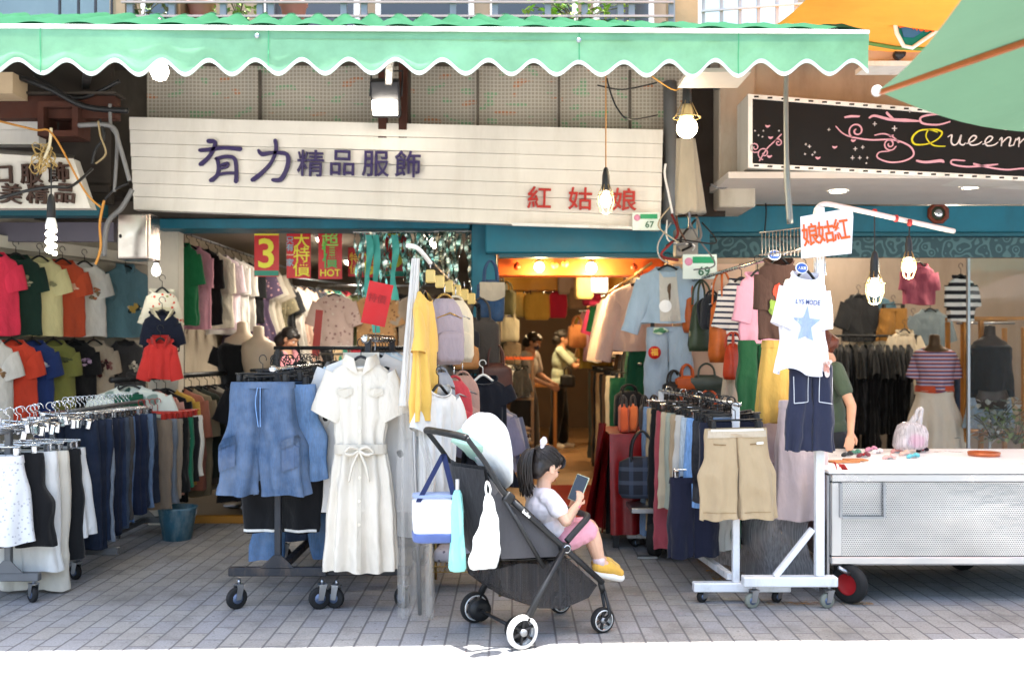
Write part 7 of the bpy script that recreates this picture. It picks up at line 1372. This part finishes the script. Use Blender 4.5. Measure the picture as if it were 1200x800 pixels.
ou = thing('market_umbrella', 'white market umbrella across the street', 'umbrella', (9.9, -3.0, 0)); MB().lathe([(1.3, 2.3), (.7, 2.55), (.05, 2.8)], 8, Matrix.Translation((9.9, -3.0, 0)), False).build('canopy', sheet('#dcdad4', .3), ou); MB().tube([(9.9, -3, 0), (9.9, -3, 2.75)], .025, 8).build('pole', WHITEP, ou)

mk = newmat('faded_ochre'); v_ = coords(mk[1], mk[2]); tr0 = mk[1].new('ShaderNodeBsdfTransparent'); mx0 = mk[1].new('ShaderNodeMixShader'); mk[3].inputs['Base Color'].default_value = (*C('#b58a4e'), 1); mk[3].inputs['Roughness'].default_value = .9
mk[2].new(ramp(mk[1], mk[2], nnoise(mk[1], mk[2], v_, 9, 6, .75), [(.42, (0, 0, 0)), (.62, (.75, .75, .75))]), mx0.inputs[0]); mk[2].new(tr0.outputs[0], mx0.inputs[1]); mk[2].new(mk[3].outputs[0], mx0.inputs[2]); mk[2].new(mx0.outputs[0], mk[1]['Material Output'].inputs[0])
for nm_, x0, x1, y0, y1 in (('ground_marking', 1.38, 1.95, 5.36, 5.42), ('ground_marking', 1.2, 1.28, 5.9, 6.5)): o = MB().add([(x0, y0, .004), (x1, y0, .004), (x1, y1, .004), (x0, y1, .004)], [[0, 1, 2, 3]]).local(nm_, mk[0]); o['kind'] = 'structure'
# ---------------------------------------------------------------- figures
def frame_of(d, n):
    d = Vector(d).normalized(); n = Vector(n); n = (n-d*n.dot(d)).normalized(); return d, n, d.cross(n)
def hand(mb, wr, d, n, s=1.0, curl=.5, side=1):
    """palm, four fingers and a thumb; d points to the fingertips, n out of the palm, thumb on side*(d x n)"""
    d, n, b = frame_of(d, n); b = b*side; wr = Vector(wr); L = .085*s
    mb.capsule(wr, wr+d*L*.5, .021*s, .026*s); 
    for k in range(4): mb.capsule(wr+d*L*.2, wr+d*L*.92+b*(.027-.018*k)*s, .014*s, .0105*s, 8)
    for k, ln_ in enumerate((.068, .078, .072, .055)):
        p = wr+d*L*.92+b*(.027-.018*k)*s; q = d
        for j, (seg, r_) in enumerate(((.45, .0098), (.32, .0088), (.25, .008))):
            a = curl*(.55+.55*j); q2 = (d*math.cos(a)+n*math.sin(a)); e = p+q2*ln_*seg*s; mb.capsule(p, e, r_*s, r_*.92*s, 8); p = e
    p = wr+d*L*.22+b*.022*s; e = p+(d*.6+b*.75+n*.25).normalized()*.038*s; mb.capsule(p, e, .0125*s, .0105*s, 8); e2 = e+(d*.9+b*.15+n*.4*(.5+curl)).normalized()*.032*s; mb.capsule(e, e2, .0102*s, .0085*s, 8)
def head(mb, c, M, s=1.0, child=False):
    f = lambda x, y, z: c+M @ (Vector((x, y, z))*s); B = lambda p, r: mb.ball(f(*p), tuple(q*s for q in r), 18, 12, M)
    B((-.006, 0, .022), (.092, .074, .086)); B((.03, 0, -.03), (.056, .058, .064)); B((.042, 0, -.07 if not child else -.062), (.034, .036, .03))
    B((.055, .03, -.028), (.026, .026, .024)); B((.055, -.03, -.028), (.026, .026, .024)); B((.07, 0, .028), (.02, .05, .022))
    mb.capsule(f(.082, 0, -.002), f(.098, 0, -.028), .008*s, .012*s, 10); B((.086, .008, -.031), (.009, .008, .006)); B((.086, -.008, -.031), (.009, .008, .006))
    B((.08, 0, -.053), (.011, .019, .0055)); B((.077, 0, -.063), (.011, .017, .006))
    for s_ in (-1, 1): B((-.004, s_*.077, -.012), (.02, .008, .03)); B((.001, s_*.081, -.03), (.01, .007, .011))
    if not child: mb.capsule(f(-.02, 0, -.03), f(-.035, 0, -.13), .042*s, .042*s)
def face(root, c, M, s, iris='#2a1a12', low=False):
    for s_ in (-1, 1):
        p = c+M @ (Vector((.073, s_*.031, -.004))*s)
        if low: MB().ball(p+M @ (Vector((.003, 0, -.003))*s), (.0105*s, .0145*s, .004*s), 12, 8, M).local('eyelash', hair_mat('#1a1310'), root)
        else: MB().ball(p, (.012*s, .015*s, .0085*s), 12, 8, M).local('eye', surf('#e8e4e0', .2), root); MB().ball(p+M @ (Vector((.0085, 0, 0))*s), (.005*s, .007*s, .007*s), 10, 8, M).local('iris', surf(iris, .15), root)
        MB().tube([c+M @ (Vector((.086-.01*abs(t), s_*(.031+.016*t), .022+.004*(1-t*t)))*s) for t in (-1, -.4, .3, 1)], [.002*s, .0034*s, .0034*s, .0015*s], 6).local('eyebrow', hair_mat('#1a1310'), root)
    MB().ball(c+M @ (Vector((.089, 0, -.057))*s), (.003*s, .018*s, .0065*s), 12, 8, M).local('lips', skin_mat('#b3645a'), root)
def hair_cap(c, M, s, back_len=.0, bangs=True, root=(-.07, 0, .055), n=110, seed=1):
    mb = MB(); f = lambda x, y, z: c+M @ (Vector((x, y, z))*s)
    mb.ball(f(-.016, 0, .032), (.094*s, .083*s, .087*s), 22, 14, M); mb.ball(f(-.055, 0, -.025), (.048*s, .068*s, .07*s), 16, 10, M)
    if bangs: mb.ball(f(.052, 0, .06), (.042*s, .062*s, .036*s), 16, 10, M)
    if back_len: mb.tube([f(-.06, 0, 0), f(-.08, 0, -back_len*.5), f(-.075, 0, -back_len)], [.075*s, .08*s, .055*s], 14)
    out = blob(mb, .006*s, 3); r_ = random.Random(seed); rt = Vector(root)
    for k in range(n):   # strands drawn towards the ponytail
        a = r_.uniform(-2.5, 2.5); el = r_.uniform(-.35, 1.1)
        e = Vector((math.cos(a)*math.cos(el)*.098-.016, math.sin(a)*math.cos(el)*.087, math.sin(el)*.09+.034)); pts = []
        for j in range(7):
            t = j/6; q = e.lerp(rt, t); dq = q-Vector((-.016, 0, .032)); sc_ = 1/math.sqrt((dq.x/.098)**2+(dq.y/.087)**2+(dq.z/.091)**2+1e-6); q = Vector((-.016, 0, .032))+dq*min(sc_, 3); pts.append(f(*q))
        out.tube(pts, [.0016*s]+[.0032*s]*5+[.002*s], 4)
    return out
def person(name_loc, rz, H, label, skin, shirt, legs, hair, armL, armR, lean=0.0, headpitch=.2, back_len=.0, mask=None, skirt=False, seed=1, bun=False, headyaw=0.0, shoes='#e0ddd6', vox=.007, sleeve=.2):
    t = thing('person', label, 'person', name_loc, rz); s = H/1.65; S = lambda x, y, z: Vector((x*s, y*s, z*s))
    L = lambda z: lean*max(0, z-.86)       # forward lean above the hip
    hip = S(0, 0, .88); ch = S(L(1.22), 0, 1.22); nk = S(L(1.42)+.01, 0, 1.42); hc = S(L(1.53)+.03, 0, 1.535); Mh = Matrix.Rotation(headyaw, 3, 'Z') @ Matrix.Rotation(headpitch, 3, 'Y')
    b = MB(); sh = MB(); lg = MB(); so = MB()
    head(b, hc, Mh, s*1.02)
    b.capsule(nk-S(0, 0, .08), nk+S(.005, 0, .03), .06*s, .045*s); b.ball(ch, (.1*s, .15*s, .17*s)); b.ball(S(L(1.03), 0, 1.03), (.09*s, .125*s, .14*s)); b.ball(hip, (.11*s, .155*s, .12*s)); b.capsule(S(L(1.36), -.13, 1.36), S(L(1.36), .13, 1.36), .05*s, .05*s)
    sh.ball(ch, (.118*s, .168*s, .175*s)); sh.ball(S(L(1.03), 0, 1.03), (.115*s, .15*s, .15*s)); sh.ball(S(L(.9), 0, .92), (.125*s, .17*s, .1*s)); sh.capsule(S(L(1.35), -.14, 1.35), S(L(1.35), .14, 1.35), .06*s, .06*s)
    lg.ball(hip, (.122*s, .168*s, .13*s))
    for sg_, arm in ((1, armL), (-1, armR)):
        shd = S(L(1.36), sg_*.165, 1.36); el, wr = Vector(arm[0])*s, Vector(arm[1])*s
        b.capsule(shd, el, .045*s, .035*s); b.capsule(el, wr, .036*s, .024*s); d = (wr-el).normalized(); hand(b, wr, d, Vector((0, -sg_, -.3)), s*1.05, .5, 1)
        sh.capsule(shd, shd.lerp(el, sleeve/.28), .062*s, .058*s)
        hp = S(.0, sg_*.09, .84); kn = S(.02+.03*sg_, sg_*.1, .47); an = S(-.01+.06*sg_, sg_*.1, .09)
        b.capsule(hp, kn, .085*s, .058*s); b.capsule(kn, an, .056*s, .036*s); lg.capsule(hp, kn, .1*s, .085*s); lg.capsule(kn, an+S(0, 0, .03), .082*s, .075*s)
        so.capsule(an+S(-.02, 0, -.045), an+S(.13, 0, -.055), .042*s, .036*s)
    if skirt: lg.loft([[S(rx*math.cos(a), ry*math.sin(a), z) for a in (2*math.pi*k/24 for k in range(24))] for z, rx, ry in ((.98, .12, .16), (.8, .17, .2), (.5, .19, .23), (.2, .2, .25))], True, True)
    blob(b, vox*s).local('body', skin_mat(skin), t); blob(sh, vox*1.2*s, 5).local('shirt', cloth(shirt), t); blob(lg, vox*1.3*s, 4).local('trousers' if not skirt else 'skirt', cloth(legs), t); blob(so, vox*s).local('shoes', surf(shoes, .6), t)
    hm = hair_cap(hc, Mh, s*1.02, back_len, True, (-.07, 0, .02), 70, seed)
    if bun: hm.ball(hc+Mh @ (Vector((-.1, 0, .04))*s), .04*s)
    hm.local('hair', hair_mat(hair), t); face(t, hc, Mh, s*1.02)
    if mask:
        m = MB(); m.ball(hc+Mh @ (Vector((.058, 0, -.048))*s), (.046*s, .052*s, .042*s), 16, 10, Mh); m.local('face_mask', cloth(mask), t)
    return t
person((-2.35, 10.1, 0), R(-15), 1.58, 'person with black hair in a pink tee looking down in the shop', '#c99a7c', '#c67f8a', '#2a2a30', '#15110f', ((.12, .22, 1.12), (.34, .12, 1.02)), ((.14, -.2, 1.12), (.38, -.08, 1.04)), .12, .5, .14, seed=3)
person((.15, 12.2, 0), R(-25), 1.56, 'person in grey tee, long skirt and navy face mask in the corridor', '#c2937a', '#a9a7a6', '#26252a', '#17120f', ((.14, .2, 1.1), (.36, .1, 1.0)), ((.16, -.2, 1.08), (.38, -.1, .98)), .16, .4, .1, '#2c3a5c', True, seed=4)
person((.64, 13.6, 0), R(-8), 1.62, 'person in pale green tee reaching for clothes in the corridor', '#c08f70', '#aebfa8', '#17181b', '#17120f', ((.26, .2, 1.2), (.5, .12, 1.28)), ((.24, -.22, 1.14), (.5, -.15, 1.24)), .05, .15, .1, seed=5, bun=True)
tote((.74, 13.25, 1.02), .2, .17, .1, leather('#15161a'), 'small black bag at the hip of the shopper in pale green', R(-8), .1)
person((2.18, 6.80, 0), R(190), 1.5, 'person with auburn hair behind the star tee, hand resting on the cart', '#d3a487', '#4a5a48', '#33363c', '#5a2a18', ((.0, .3, 1.1), (.09, .45, .93)), ((.1, -.2, 1.05), (.25, -.1, .95)), .1, .45, .06, seed=6, sleeve=.16)
# ---------------------------------------------------------------- stroller
SR = Vector((-.070, 4.80, 0)); SA = R(28); SF, SL = Vector((math.cos(SA), math.sin(SA), 0)), Vector((-math.sin(SA), math.cos(SA), 0))
def SP(px, py, v):
    d = Vector(((px-600)/F, 1, (HY-py)/F)); C0 = Vector((0, 0, CZ)); t_ = (v-(C0-SR).dot(SL))/d.dot(SL); p = C0+d*t_-SR; return Vector((p.dot(SF), v, p.z))
s_ = thing('stroller', 'dark grey folding stroller with a white folded canopy, child seated in it', 'stroller', tuple(SR), SA)
FR = surf('#2c2d2f', .4, .4, .12, 12, .05); GRF = cloth('#4b4a4d', .12); BLK = cloth('#1a1a1c', .15); MESHB = sheet('#222226', .1, .7, .88, .2)
mir = lambda pts: [Vector((p.x, -p.y, p.z)) for p in pts]
top = bez([SP(*p, -.23) for p in ((547, 513), (553, 521), (570, 544), (586, 571), (596, 583))], 5); low = [SP(*p, -.23) for p in ((596, 583), (630, 613), (662, 642), (706, 682))]
for nm_, q in (('near', -1), ('far', 1)):
    g = (lambda x: x) if q < 0 else mir
    MB().tube(g(top), .0125, 10).local('push_bar', FR, s_); MB().tube(g(low), .0145, 10).local('side_frame', FR, s_)
    rl = [SP(662, 642, -.245), SP(637, 688, -.25), SP(617, 727, -.25)]; MB().tube(g(rl), [.013, .014, .018], 10).local('rear_leg', FR, s_)
    MB().tube(g([SP(591, 584, -.238), SP(637, 664, -.238)]), .010, 8).local('strut', FR, s_)
    h_ = SP(662, 642, -.23); Mh = Matrix.Rotation(R(90), 4, 'X')
    c = h_ if q < 0 else mir([h_])[0]
    jt = MB().lathe([(.001, -.02), (.024, -.02), (.027, -.014), (.027, .014), (.024, .02), (.001, .02)], 22, Matrix.Translation(c) @ Mh).local('hinge', FR, s_)
    MB().lathe([(.015, -.001), (.0195, -.001), (.0195, .002), (.015, .002)], 22, Matrix.Translation(c+Vector((0, q*.021, 0))) @ Mh, False, False).local('ring', CHROME, jt)
    jt2 = SP(596, 583, -.235); c2 = jt2 if q < 0 else mir([jt2])[0]; MB().box(c2, (.045, .034, .05), Matrix.Rotation(R(40), 3, 'Y'), .008, 2).local('fold_joint', BLACKP, s_)
hb = [top[0], top[0]+Vector((-.012, .05, .006)), top[0]+Vector((-.016, .14, .008))]; hb = hb+[Vector((p.x, -p.y, p.z)) for p in hb[::-1]]
MB().tube(bez(hb, 5), .0165, 10).local('handle', BLACKP, s_)
def swheel(c, r, tyre, name='wheel'):
    w_ = thing(name, None, None, tuple(c)); w_.parent = s_; w_['_w'] = tuple(c); M = Matrix.Rotation(R(90), 4, 'X')
    MB().lathe([(r*.8, -.015), (r*.93, -.017), (r, -.008), (r, .008), (r*.93, .017), (r*.8, .015)], 36, M, False, False).local('tyre', tyre, w_)
    MB().lathe([(r*.74, -.0165), (r*.815, -.0165), (r*.815, .0165), (r*.74, .0165)], 36, M, False, False).local('rim', surf('#d7d8d8', .3, .3), w_); MB().lathe([(.001, -.019), (r*.2, -.019), (r*.22, .019), (.001, .019)], 18, M).local('hub', surf('#8f9194', .3, .6), w_)
    m = MB()
    for k in range(6): a = k*math.pi/3+.4; m.bar((r*.15*math.cos(a), 0, r*.15*math.sin(a)), (r*.78*math.cos(a), 0, r*.78*math.sin(a)), .016, .012, .003)
    m.local('spoke', surf('#1d1d1f', .4), w_); return w_
RW = .078; WT = surf('#d5d3cf', .6, 0, .1, 14, .1); 
swheel((0, -.25, RW), RW, WT); swheel((0, .25, RW), RW, RUBBER); MB().tube([(0, -.235, RW), (0, .235, RW)], .009, 8).local('rear_axle', FR, s_)
for q in (-1, 1):
    fe = SP(706, 682, -.23); fe = Vector((fe.x, q*.215, fe.z)); wc = SP(706, 716, -.2); wc = Vector((wc.x, q*.2, .062))
    MB().tube([fe, Vector((fe.x+.012, q*.205, fe.z-.03)), Vector((fe.x+.022, q*.2, fe.z-.05))], .015, 10).local('front_post', FR, s_)
    m = MB()
    for e in (-1, 1): m.tube([(fe.x+.022, q*.2+e*.014, fe.z-.045), (wc.x+.03, q*.2+e*.022, wc.z+.03), (wc.x, q*.2+e*.022, wc.z)], .008, 8)
    m.local('front_fork', BLACKP, s_); swheel(wc, .062, RUBBER)
    MB().lathe([(.02, -.024), (.055, -.024), (.055, .024), (.02, .024)], 20, Matrix.Translation((0, q*.2, RW)) @ Matrix.Rotation(R(90), 4, 'X')).local('brake_drum', BLACKP, s_)
# seat: back panel, side panels, base
bt_, bb_, sf_ = SP(570, 546, -.2), SP(588, 652, -.2), SP(676, 650, -.2)
def seatfn(u, v):
    y = -.2+.4*u; k = v*2
    p = bt_.lerp(bb_, k) if k < 1 else bb_.lerp(sf_, k-1); sag = .05*math.sin(u*math.pi)
    return Vector((p.x-(sag if k < 1 else 0), y, p.z-(sag*.6 if k >= 1 else 0)+.006*noise.noise((u*5, v*9, 2))))
MB().grid(seatfn, 20, 30).local('seat', BLK, s_); MB().grid(lambda u, v: seatfn(u, v)+Vector((-.014, 0, -.014)), 20, 30).local('seat_back_shell', cloth('#252528', .2), s_)
for q in (-1, 1):
    pp_ = [SP(*p, -.215) for p in ((574, 560), (594, 584), (632, 614), (660, 640), (652, 652), (588, 655), (580, 610))]; m = MB(); n_ = len(pp_)
    for off in (0, .006): m.add([(p.x, q*(.212-off), p.z) for p in pp_]+[(sum(p.x for p in pp_)/n_, q*(.222-off), sum(p.z for p in pp_)/n_)], [[k, (k+1) % n_, n_] for k in range(n_)])
    m.local('side_panel', GRF, s_)
lt = SP(617, 602, -.247); MB().text('bebe', .026, .002, Matrix.Translation(lt) @ Matrix.Rotation(R(40), 4, 'Y'), 'CENTER', .01).local('lettering', surf('#e8e8e8', .4), s_)
bk_ = [SP(*p, -.19) for p in ((583, 668), (610, 660), (640, 662), (662, 650), (700, 684), (690, 700), (660, 713), (632, 712), (604, 702), (590, 690))]
m = MB(); rings = []
for k in range(9): v = -.19+.38*k/8; cz = sum(p.z for p in bk_)/len(bk_); rings.append([Vector((p.x, v, p.z-(.012*math.sin(k/8*math.pi) if p.z < cz else 0)+.008*noise.noise((p.x*14, v*9, p.z*14)))) for p in bk_])
m.loft(rings, True, True, smooth=False); m.local('storage_basket', MESHB, s_)
MB().tube(bez([SP(664, 634, -.22), SP(678, 618, -.215), SP(688, 606, -.19), SP(688, 606, -.19)+Vector((.012, .06, .008)), SP(688, 606, -.19)+Vector((.012, .32, .008)), Vector((SP(688, 606, -.19).x, .19, SP(688, 606, -.19).z)), Vector((SP(664, 634, -.22).x, .22, SP(664, 634, -.22).z))], 6), .0155, 10).local('bumper_bar', surf('#232325', .6), s_)
def lobe(out, v0, v1, name, mat, vv):
    ctr = sum((SP(*p, vv) for p in out), Vector())/len(out); m = MB(); rings = []; base = [SP(*p, vv) for p in out]; base = bez(base+[base[0]], 4)[:-1]
    for k in range(13): t_ = -1+2*k/12; sc_ = max(.05, (1-abs(t_)**2.6))**.5*(1-.022*math.cos(t_*14)); rings.append([Vector((ctr.x+(p.x-ctr.x)*sc_, (v0+v1)/2+(v1-v0)/2*t_, ctr.z+(p.z-ctr.z)*sc_+.004*noise.noise((p.x*20, t_*3, p.z*20)))) for p in base])
    m.loft(rings, True, True); return m.local(name, mat, s_)
lobe([(556, 512), (561, 496), (571, 486), (583, 486), (593, 500), (599, 530), (600, 560), (598, 574), (586, 560), (572, 540)], -.2, .17, 'canopy', cloth('#eaedec', .04), -.1)
lobe([(540, 520), (545, 508), (555, 502), (566, 508), (576, 530), (570, 545), (556, 532)], -.12, .2, 'canopy_fold', cloth('#a9d6c4', .06), 0.0)
for q in (-1, 1): MB().bar(Vector((bt_.x+.05, q*.06, bt_.z-.03)), Vector((sf_.x-.1, q*.07, sf_.z+.12)), .03, .004).local('harness_strap', BLK, s_)
# things hung on the stroller
B0 = SR+SF*(top[0].x-.05)
def SW_(px, py, v): l_ = SP(px, py, v); return SR+SF*l_.x+SL*l_.y+Vector((0, 0, l_.z))
q = SW_(511, 578, .02); cbag = thing('cooler_bag', 'white cooler bag with blue trim and navy strap hung on the stroller handle', 'bag', tuple(q), .12); m = MB(); rbox(m, .215, .215, .13, 1.0, .03, seed=5, round_top=.03); m.local('body', cloth('#dcdee4', .05), cbag)
m = MB(); rbox(m, .222, .05, .137, 1.04, .02, seed=5, z0=-.172, round_top=.03); m.local('base_panel', cloth('#5568a0', .1), cbag); m = MB(); rbox(m, .219, .016, .134, 1.0, .0, seed=5, z0=.002, round_top=.03); m.local('top_trim', cloth('#8b9dc4', .1), cbag)
MB().grid(lambda u, v: Vector((-.06+.13*u, -.07-.006*math.sin(u*3), -.05-.012*v+.01*u)), 8, 2).local('zip_flap', cloth('#c9ccd6', .05), cbag)
for e in (-1, 1):
    m = MB(); m.grid(lambda u, v: Vector((e*.085*(1-v)+.035*v+(u-.5)*.026, -.06*(1-v)+.0, -.03+.215*v)), 2, 10); m.local('strap', cloth('#222c52', .1), cbag)
q = SW_(536, 574, -.08); fu = thing('folded_umbrella', 'mint folding umbrella hung behind the stroller', 'umbrella', tuple(q), .1); m = MB()
m.loft([[Vector(((r_*(1+.18*math.sin(4*a+z*9))*math.cos(a)), r_*.8*math.sin(a), z)) for a in (2*math.pi*k/32 for k in range(32))] for z, r_ in ((0, .012), (-.02, .02), (-.1, .03), (-.2, .031), (-.3, .036), (-.36, .037), (-.375, .03))], True, True); m.local('cloth', cloth('#86d3cb', .08), fu); MB().tube([(0, 0, -.01), (0, 0, .05)], .009, 8).local('handle', surf('#c9c5c0', .4), fu)
q = SW_(572, 584, -.265); wbg = thing('plastic_bag', 'crumpled white plastic bag hung on the near side of the stroller', 'plastic bag', tuple(q), .5); m = MB(); rings = []
for i in range(22):
    t_ = i/21; wd = .012+.062*min(1, (t_*1.25))**.8*(1-.18*max(0, t_-.85)/.15); rings.append([Vector((.01*math.sin(t_*5)-.012*t_+wd*math.cos(a)*(1+.3*noise.noise((math.cos(a)*3, t_*6, 5))), wd*.45*math.sin(a)*(1+.8*noise.noise((math.sin(a)*2+3, t_*5, math.cos(a)*2))), .02-.33*t_)) for a in (2*math.pi*k/48 for k in range(48))])
m.loft(rings, True, True); m.local('film', sheet('#e2e4e2', .3, .35, 1.0, .03), wbg); MB().tube(bez([(0, .0, .0), (.012, .0, .04), (.0, .01, .075), (-.012, .0, .04), (0, 0, .0)], 4), .005, 6).local('handle_loop', sheet('#e2e4e2', .3, .35, 1.0, .03), wbg)
# ---------------------------------------------------------------- child in the stroller (same local frame as the stroller)
gl = thing('person', 'child with ponytail and white bow, pink shorts, holding a phone in the stroller', 'person', tuple(SR), SA)
J = lambda px, py, v: SP(px, py, v)
hc = J(639, 546, 0); Mh = Matrix.Rotation(R(8), 3, 'Z') @ Matrix.Rotation(R(22), 3, 'Y'); hs = .85
nk = J(637, 570, 0); shc = J(634, 581, 0); ch = J(636, 594, 0); ws = J(645, 615, 0); hp = J(652, 627, 0)
b = MB(); head(b, hc, Mh, hs, True); b.capsule(nk+Vector((.0, 0, -.02)), hc+Vector((-.004, 0, -.04)), .036, .034); b.ball(ch, (.072, .095, .075)); b.ball(ws, (.07, .085, .07)); b.ball(hp, (.08, .1, .065))
b.capsule(Vector((shc.x, -.075, shc.z)), Vector((shc.x, .075, shc.z)), .04, .04)
PH = J(678, 572, -.03)
arms = []
for q, el, wr in ((-1, J(663, 610, -.16), J(677, 591, -.085)), (1, J(668, 606, .13), J(674, 584, .05))):
    sh0 = Vector((shc.x+.005, q*.098, shc.z-.004)); b.capsule(sh0, el, .034, .028); b.capsule(el, wr, .029, .019); arms.append((sh0, el, wr))
    d = (PH+Vector((0, q*.03, -.005))-wr); hand(b, wr, d, Vector((.25, -q*1.0, .1)), .62, .75, -1 if q < 0 else 1)
kn = []
for q, k_, an, to in ((-1, J(692, 621, -.075), J(703, 659, -.085), J(728, 672, -.09)), (1, J(690, 617, .075), J(702, 654, .06), J(724, 666, .055))):
    h0 = Vector((hp.x+.01, q*.06, hp.z-.005)); b.capsule(h0, k_, .058, .042); b.capsule(k_, k_.lerp(an, .4), .041, .041); b.capsule(k_.lerp(an, .4), an, .041, .027); kn.append((h0, k_, an, to))
    b.capsule(an, an.lerp(to, .6)+Vector((0, 0, -.005)), .027, .024)
blob(b, .0032, 3).local('body', skin_mat('#d9ad92'), gl); face(gl, hc, Mh, hs, low=True)
hr = hair_cap(hc, Mh, hs, 0, True, (-.085, 0, .06), 170, 9); f = lambda x, y, z: hc+Mh @ (Vector((x, y, z))*hs)
r6 = random.Random(4)
for k in range(70):
    o1 = Vector((r6.uniform(-.02, .02), r6.uniform(-.025, .025), 0)); up_ = Vector((0, 0, 1))
    p0 = f(-.085, 0, .06); hr.tube(bez([p0, p0+Vector((-.04, 0, .015))+o1*.6, p0+Vector((-.072, 0, -.05))+o1*1.2, p0+Vector((-.07, 0, -.14))+o1*1.3, p0+Vector((-.062+r6.uniform(-.02, .02), 0, -.2+r6.uniform(-.02, .03)))+o1], 4), [.004]*5+[.006]*8+[.004]*3+[.001], 4)
for k in range(26):
    y = -.055+.11*k/25; p0 = f(.04, y*.7, .098); hr.tube(bez([p0, f(.085, y*.9, .075), f(.094-.25*y*y*30*.02, y, .035), f(.092-.3*abs(y), y*1.02, .014)], 3), [.003]*8+[.0012]*2, 4)
for q in (-1, 1):
    for k in range(0): hr.tube(bez([f(.05, q*.07, .05), f(.04-.004*k, q*.083, .0), f(.034-.005*k, q*.08, -.04-.003*k)], 4), [.0028]*7+[.001]*2, 4)
hr.local('hair', hair_mat('#1c1512'), gl)
p0 = f(-.08, -.02, .085); bo = MB()
for sg2, ax in ((1, Vector((.004, -.012, .034))), (-1, Vector((.012, -.016, -.024)))): bo.capsule(p0, p0+ax, .007, .019); bo.ball(p0+ax*1.25, (.014, .012, .016), 12, 8)
bo.ball(p0+Vector((0, -.006, .0)), (.012, .012, .012), 10, 8); blob(bo, .003, 2).local('hair_bow', cloth('#e9dfe6', .05), gl)
# blouse with flutter sleeves, shorts, shoes
bl2 = MB(); bl2.ball(ch, (.084, .106, .084)); bl2.ball(ws, (.083, .098, .078)); bl2.ball(hp+Vector((-.01, 0, .025)), (.088, .108, .055)); bl2.capsule(Vector((shc.x, -.078, shc.z)), Vector((shc.x, .078, shc.z)), .047, .047)
for sh0, el, wr in arms: e2 = sh0.lerp(el, .5); bl2.capsule(sh0, e2, .042, .046)
bm3 = blob(bl2, .0045, 4)
for k, p in enumerate(bm3.v): dd = .0045*noise.noise((p.x*30, p.y*30, p.z*16)); bm3.v[k] = p+Vector((dd, dd*.6, 0))
bm3.local('blouse', floral('#e6dfe2', '#dca8b4', '#e3c3c9', 34, .22), gl)
so_ = MB(); so_.ball(hp, (.09, .112, .07))
for h0, k_, an, to in kn: so_.capsule(h0, h0.lerp(k_, .86), .07, .056)
bm4 = blob(so_, .0045, 3); 
for k, p in enumerate(bm4.v): dd = .004*noise.noise((p.x*36, p.y*36, p.z*30)); bm4.v[k] = p+Vector((0, dd, dd))
bm4.local('shorts', cloth('#e29aab', .1), gl)
for q, (h0, k_, an, to) in zip((-1, 1), kn):
    d = (to-an); d.normalize(); m = MB(); hl = an+Vector((-.012, 0, -.022)); m.capsule(hl, an.lerp(to, .5)+Vector((0, 0, .0)), .032, .033); m.capsule(an.lerp(to, .4), to+Vector((-.012, 0, .006)), .032, .025); blob(m, .0032, 3).local('shoe', cloth('#d9a62e' if q < 0 else '#dcb04a', .08), gl)
    m = MB(); ax = (to-hl); n2 = Vector((-ax.normalized().z, 0, ax.normalized().x)); m2 = MB(); m2.capsule(hl-n2*.026, to-n2*.018, .024, .023); sol = blob(m2, .0032, 2); sol.local('shoe_sole', surf('#e6e4e0', .5, 0, .05), gl)
    MB().tube([an+Vector((0, 0, -.012)), an.lerp(k_, .22)], [.0295, .031], 14).local('sock', cloth('#e2c9cc', .06), gl)
MB().tube([arms[0][2].lerp(arms[0][1], .16)+Vector((.021*math.cos(a), .021*math.sin(a), .008*math.cos(a))) for a in (2*math.pi*k/16 for k in range(16))], .0035, 6, closed=True).local('bracelet', surf('#d8648a', .4), gl)
# phone in the hands (a thing of its own)
pw = SR+SF*PH.x+SL*PH.y+Vector((0, 0, PH.z)); ph = thing('phone', 'dark phone in a pale case held by the child in the stroller', 'phone', tuple(pw))
Mp = Matrix.Rotation(R(28-6), 3, 'Z') @ Matrix.Rotation(R(24), 3, 'Y') @ Matrix.Rotation(R(48), 3, 'Z')
MB().box((0, 0, 0), (.010, .068, .135), Mp, .004, 2).local('case', surf('#b9c4ae', .4), ph); MB().box(Mp @ Vector((-.0062, 0, 0)), (.002, .061, .128), Mp, .0008).local('screen', surf('#16181c', .08, 0, .1, 3, 0, .6), ph)
for o in list(bpy.data.objects):
    if '_w' in o: del o['_w']
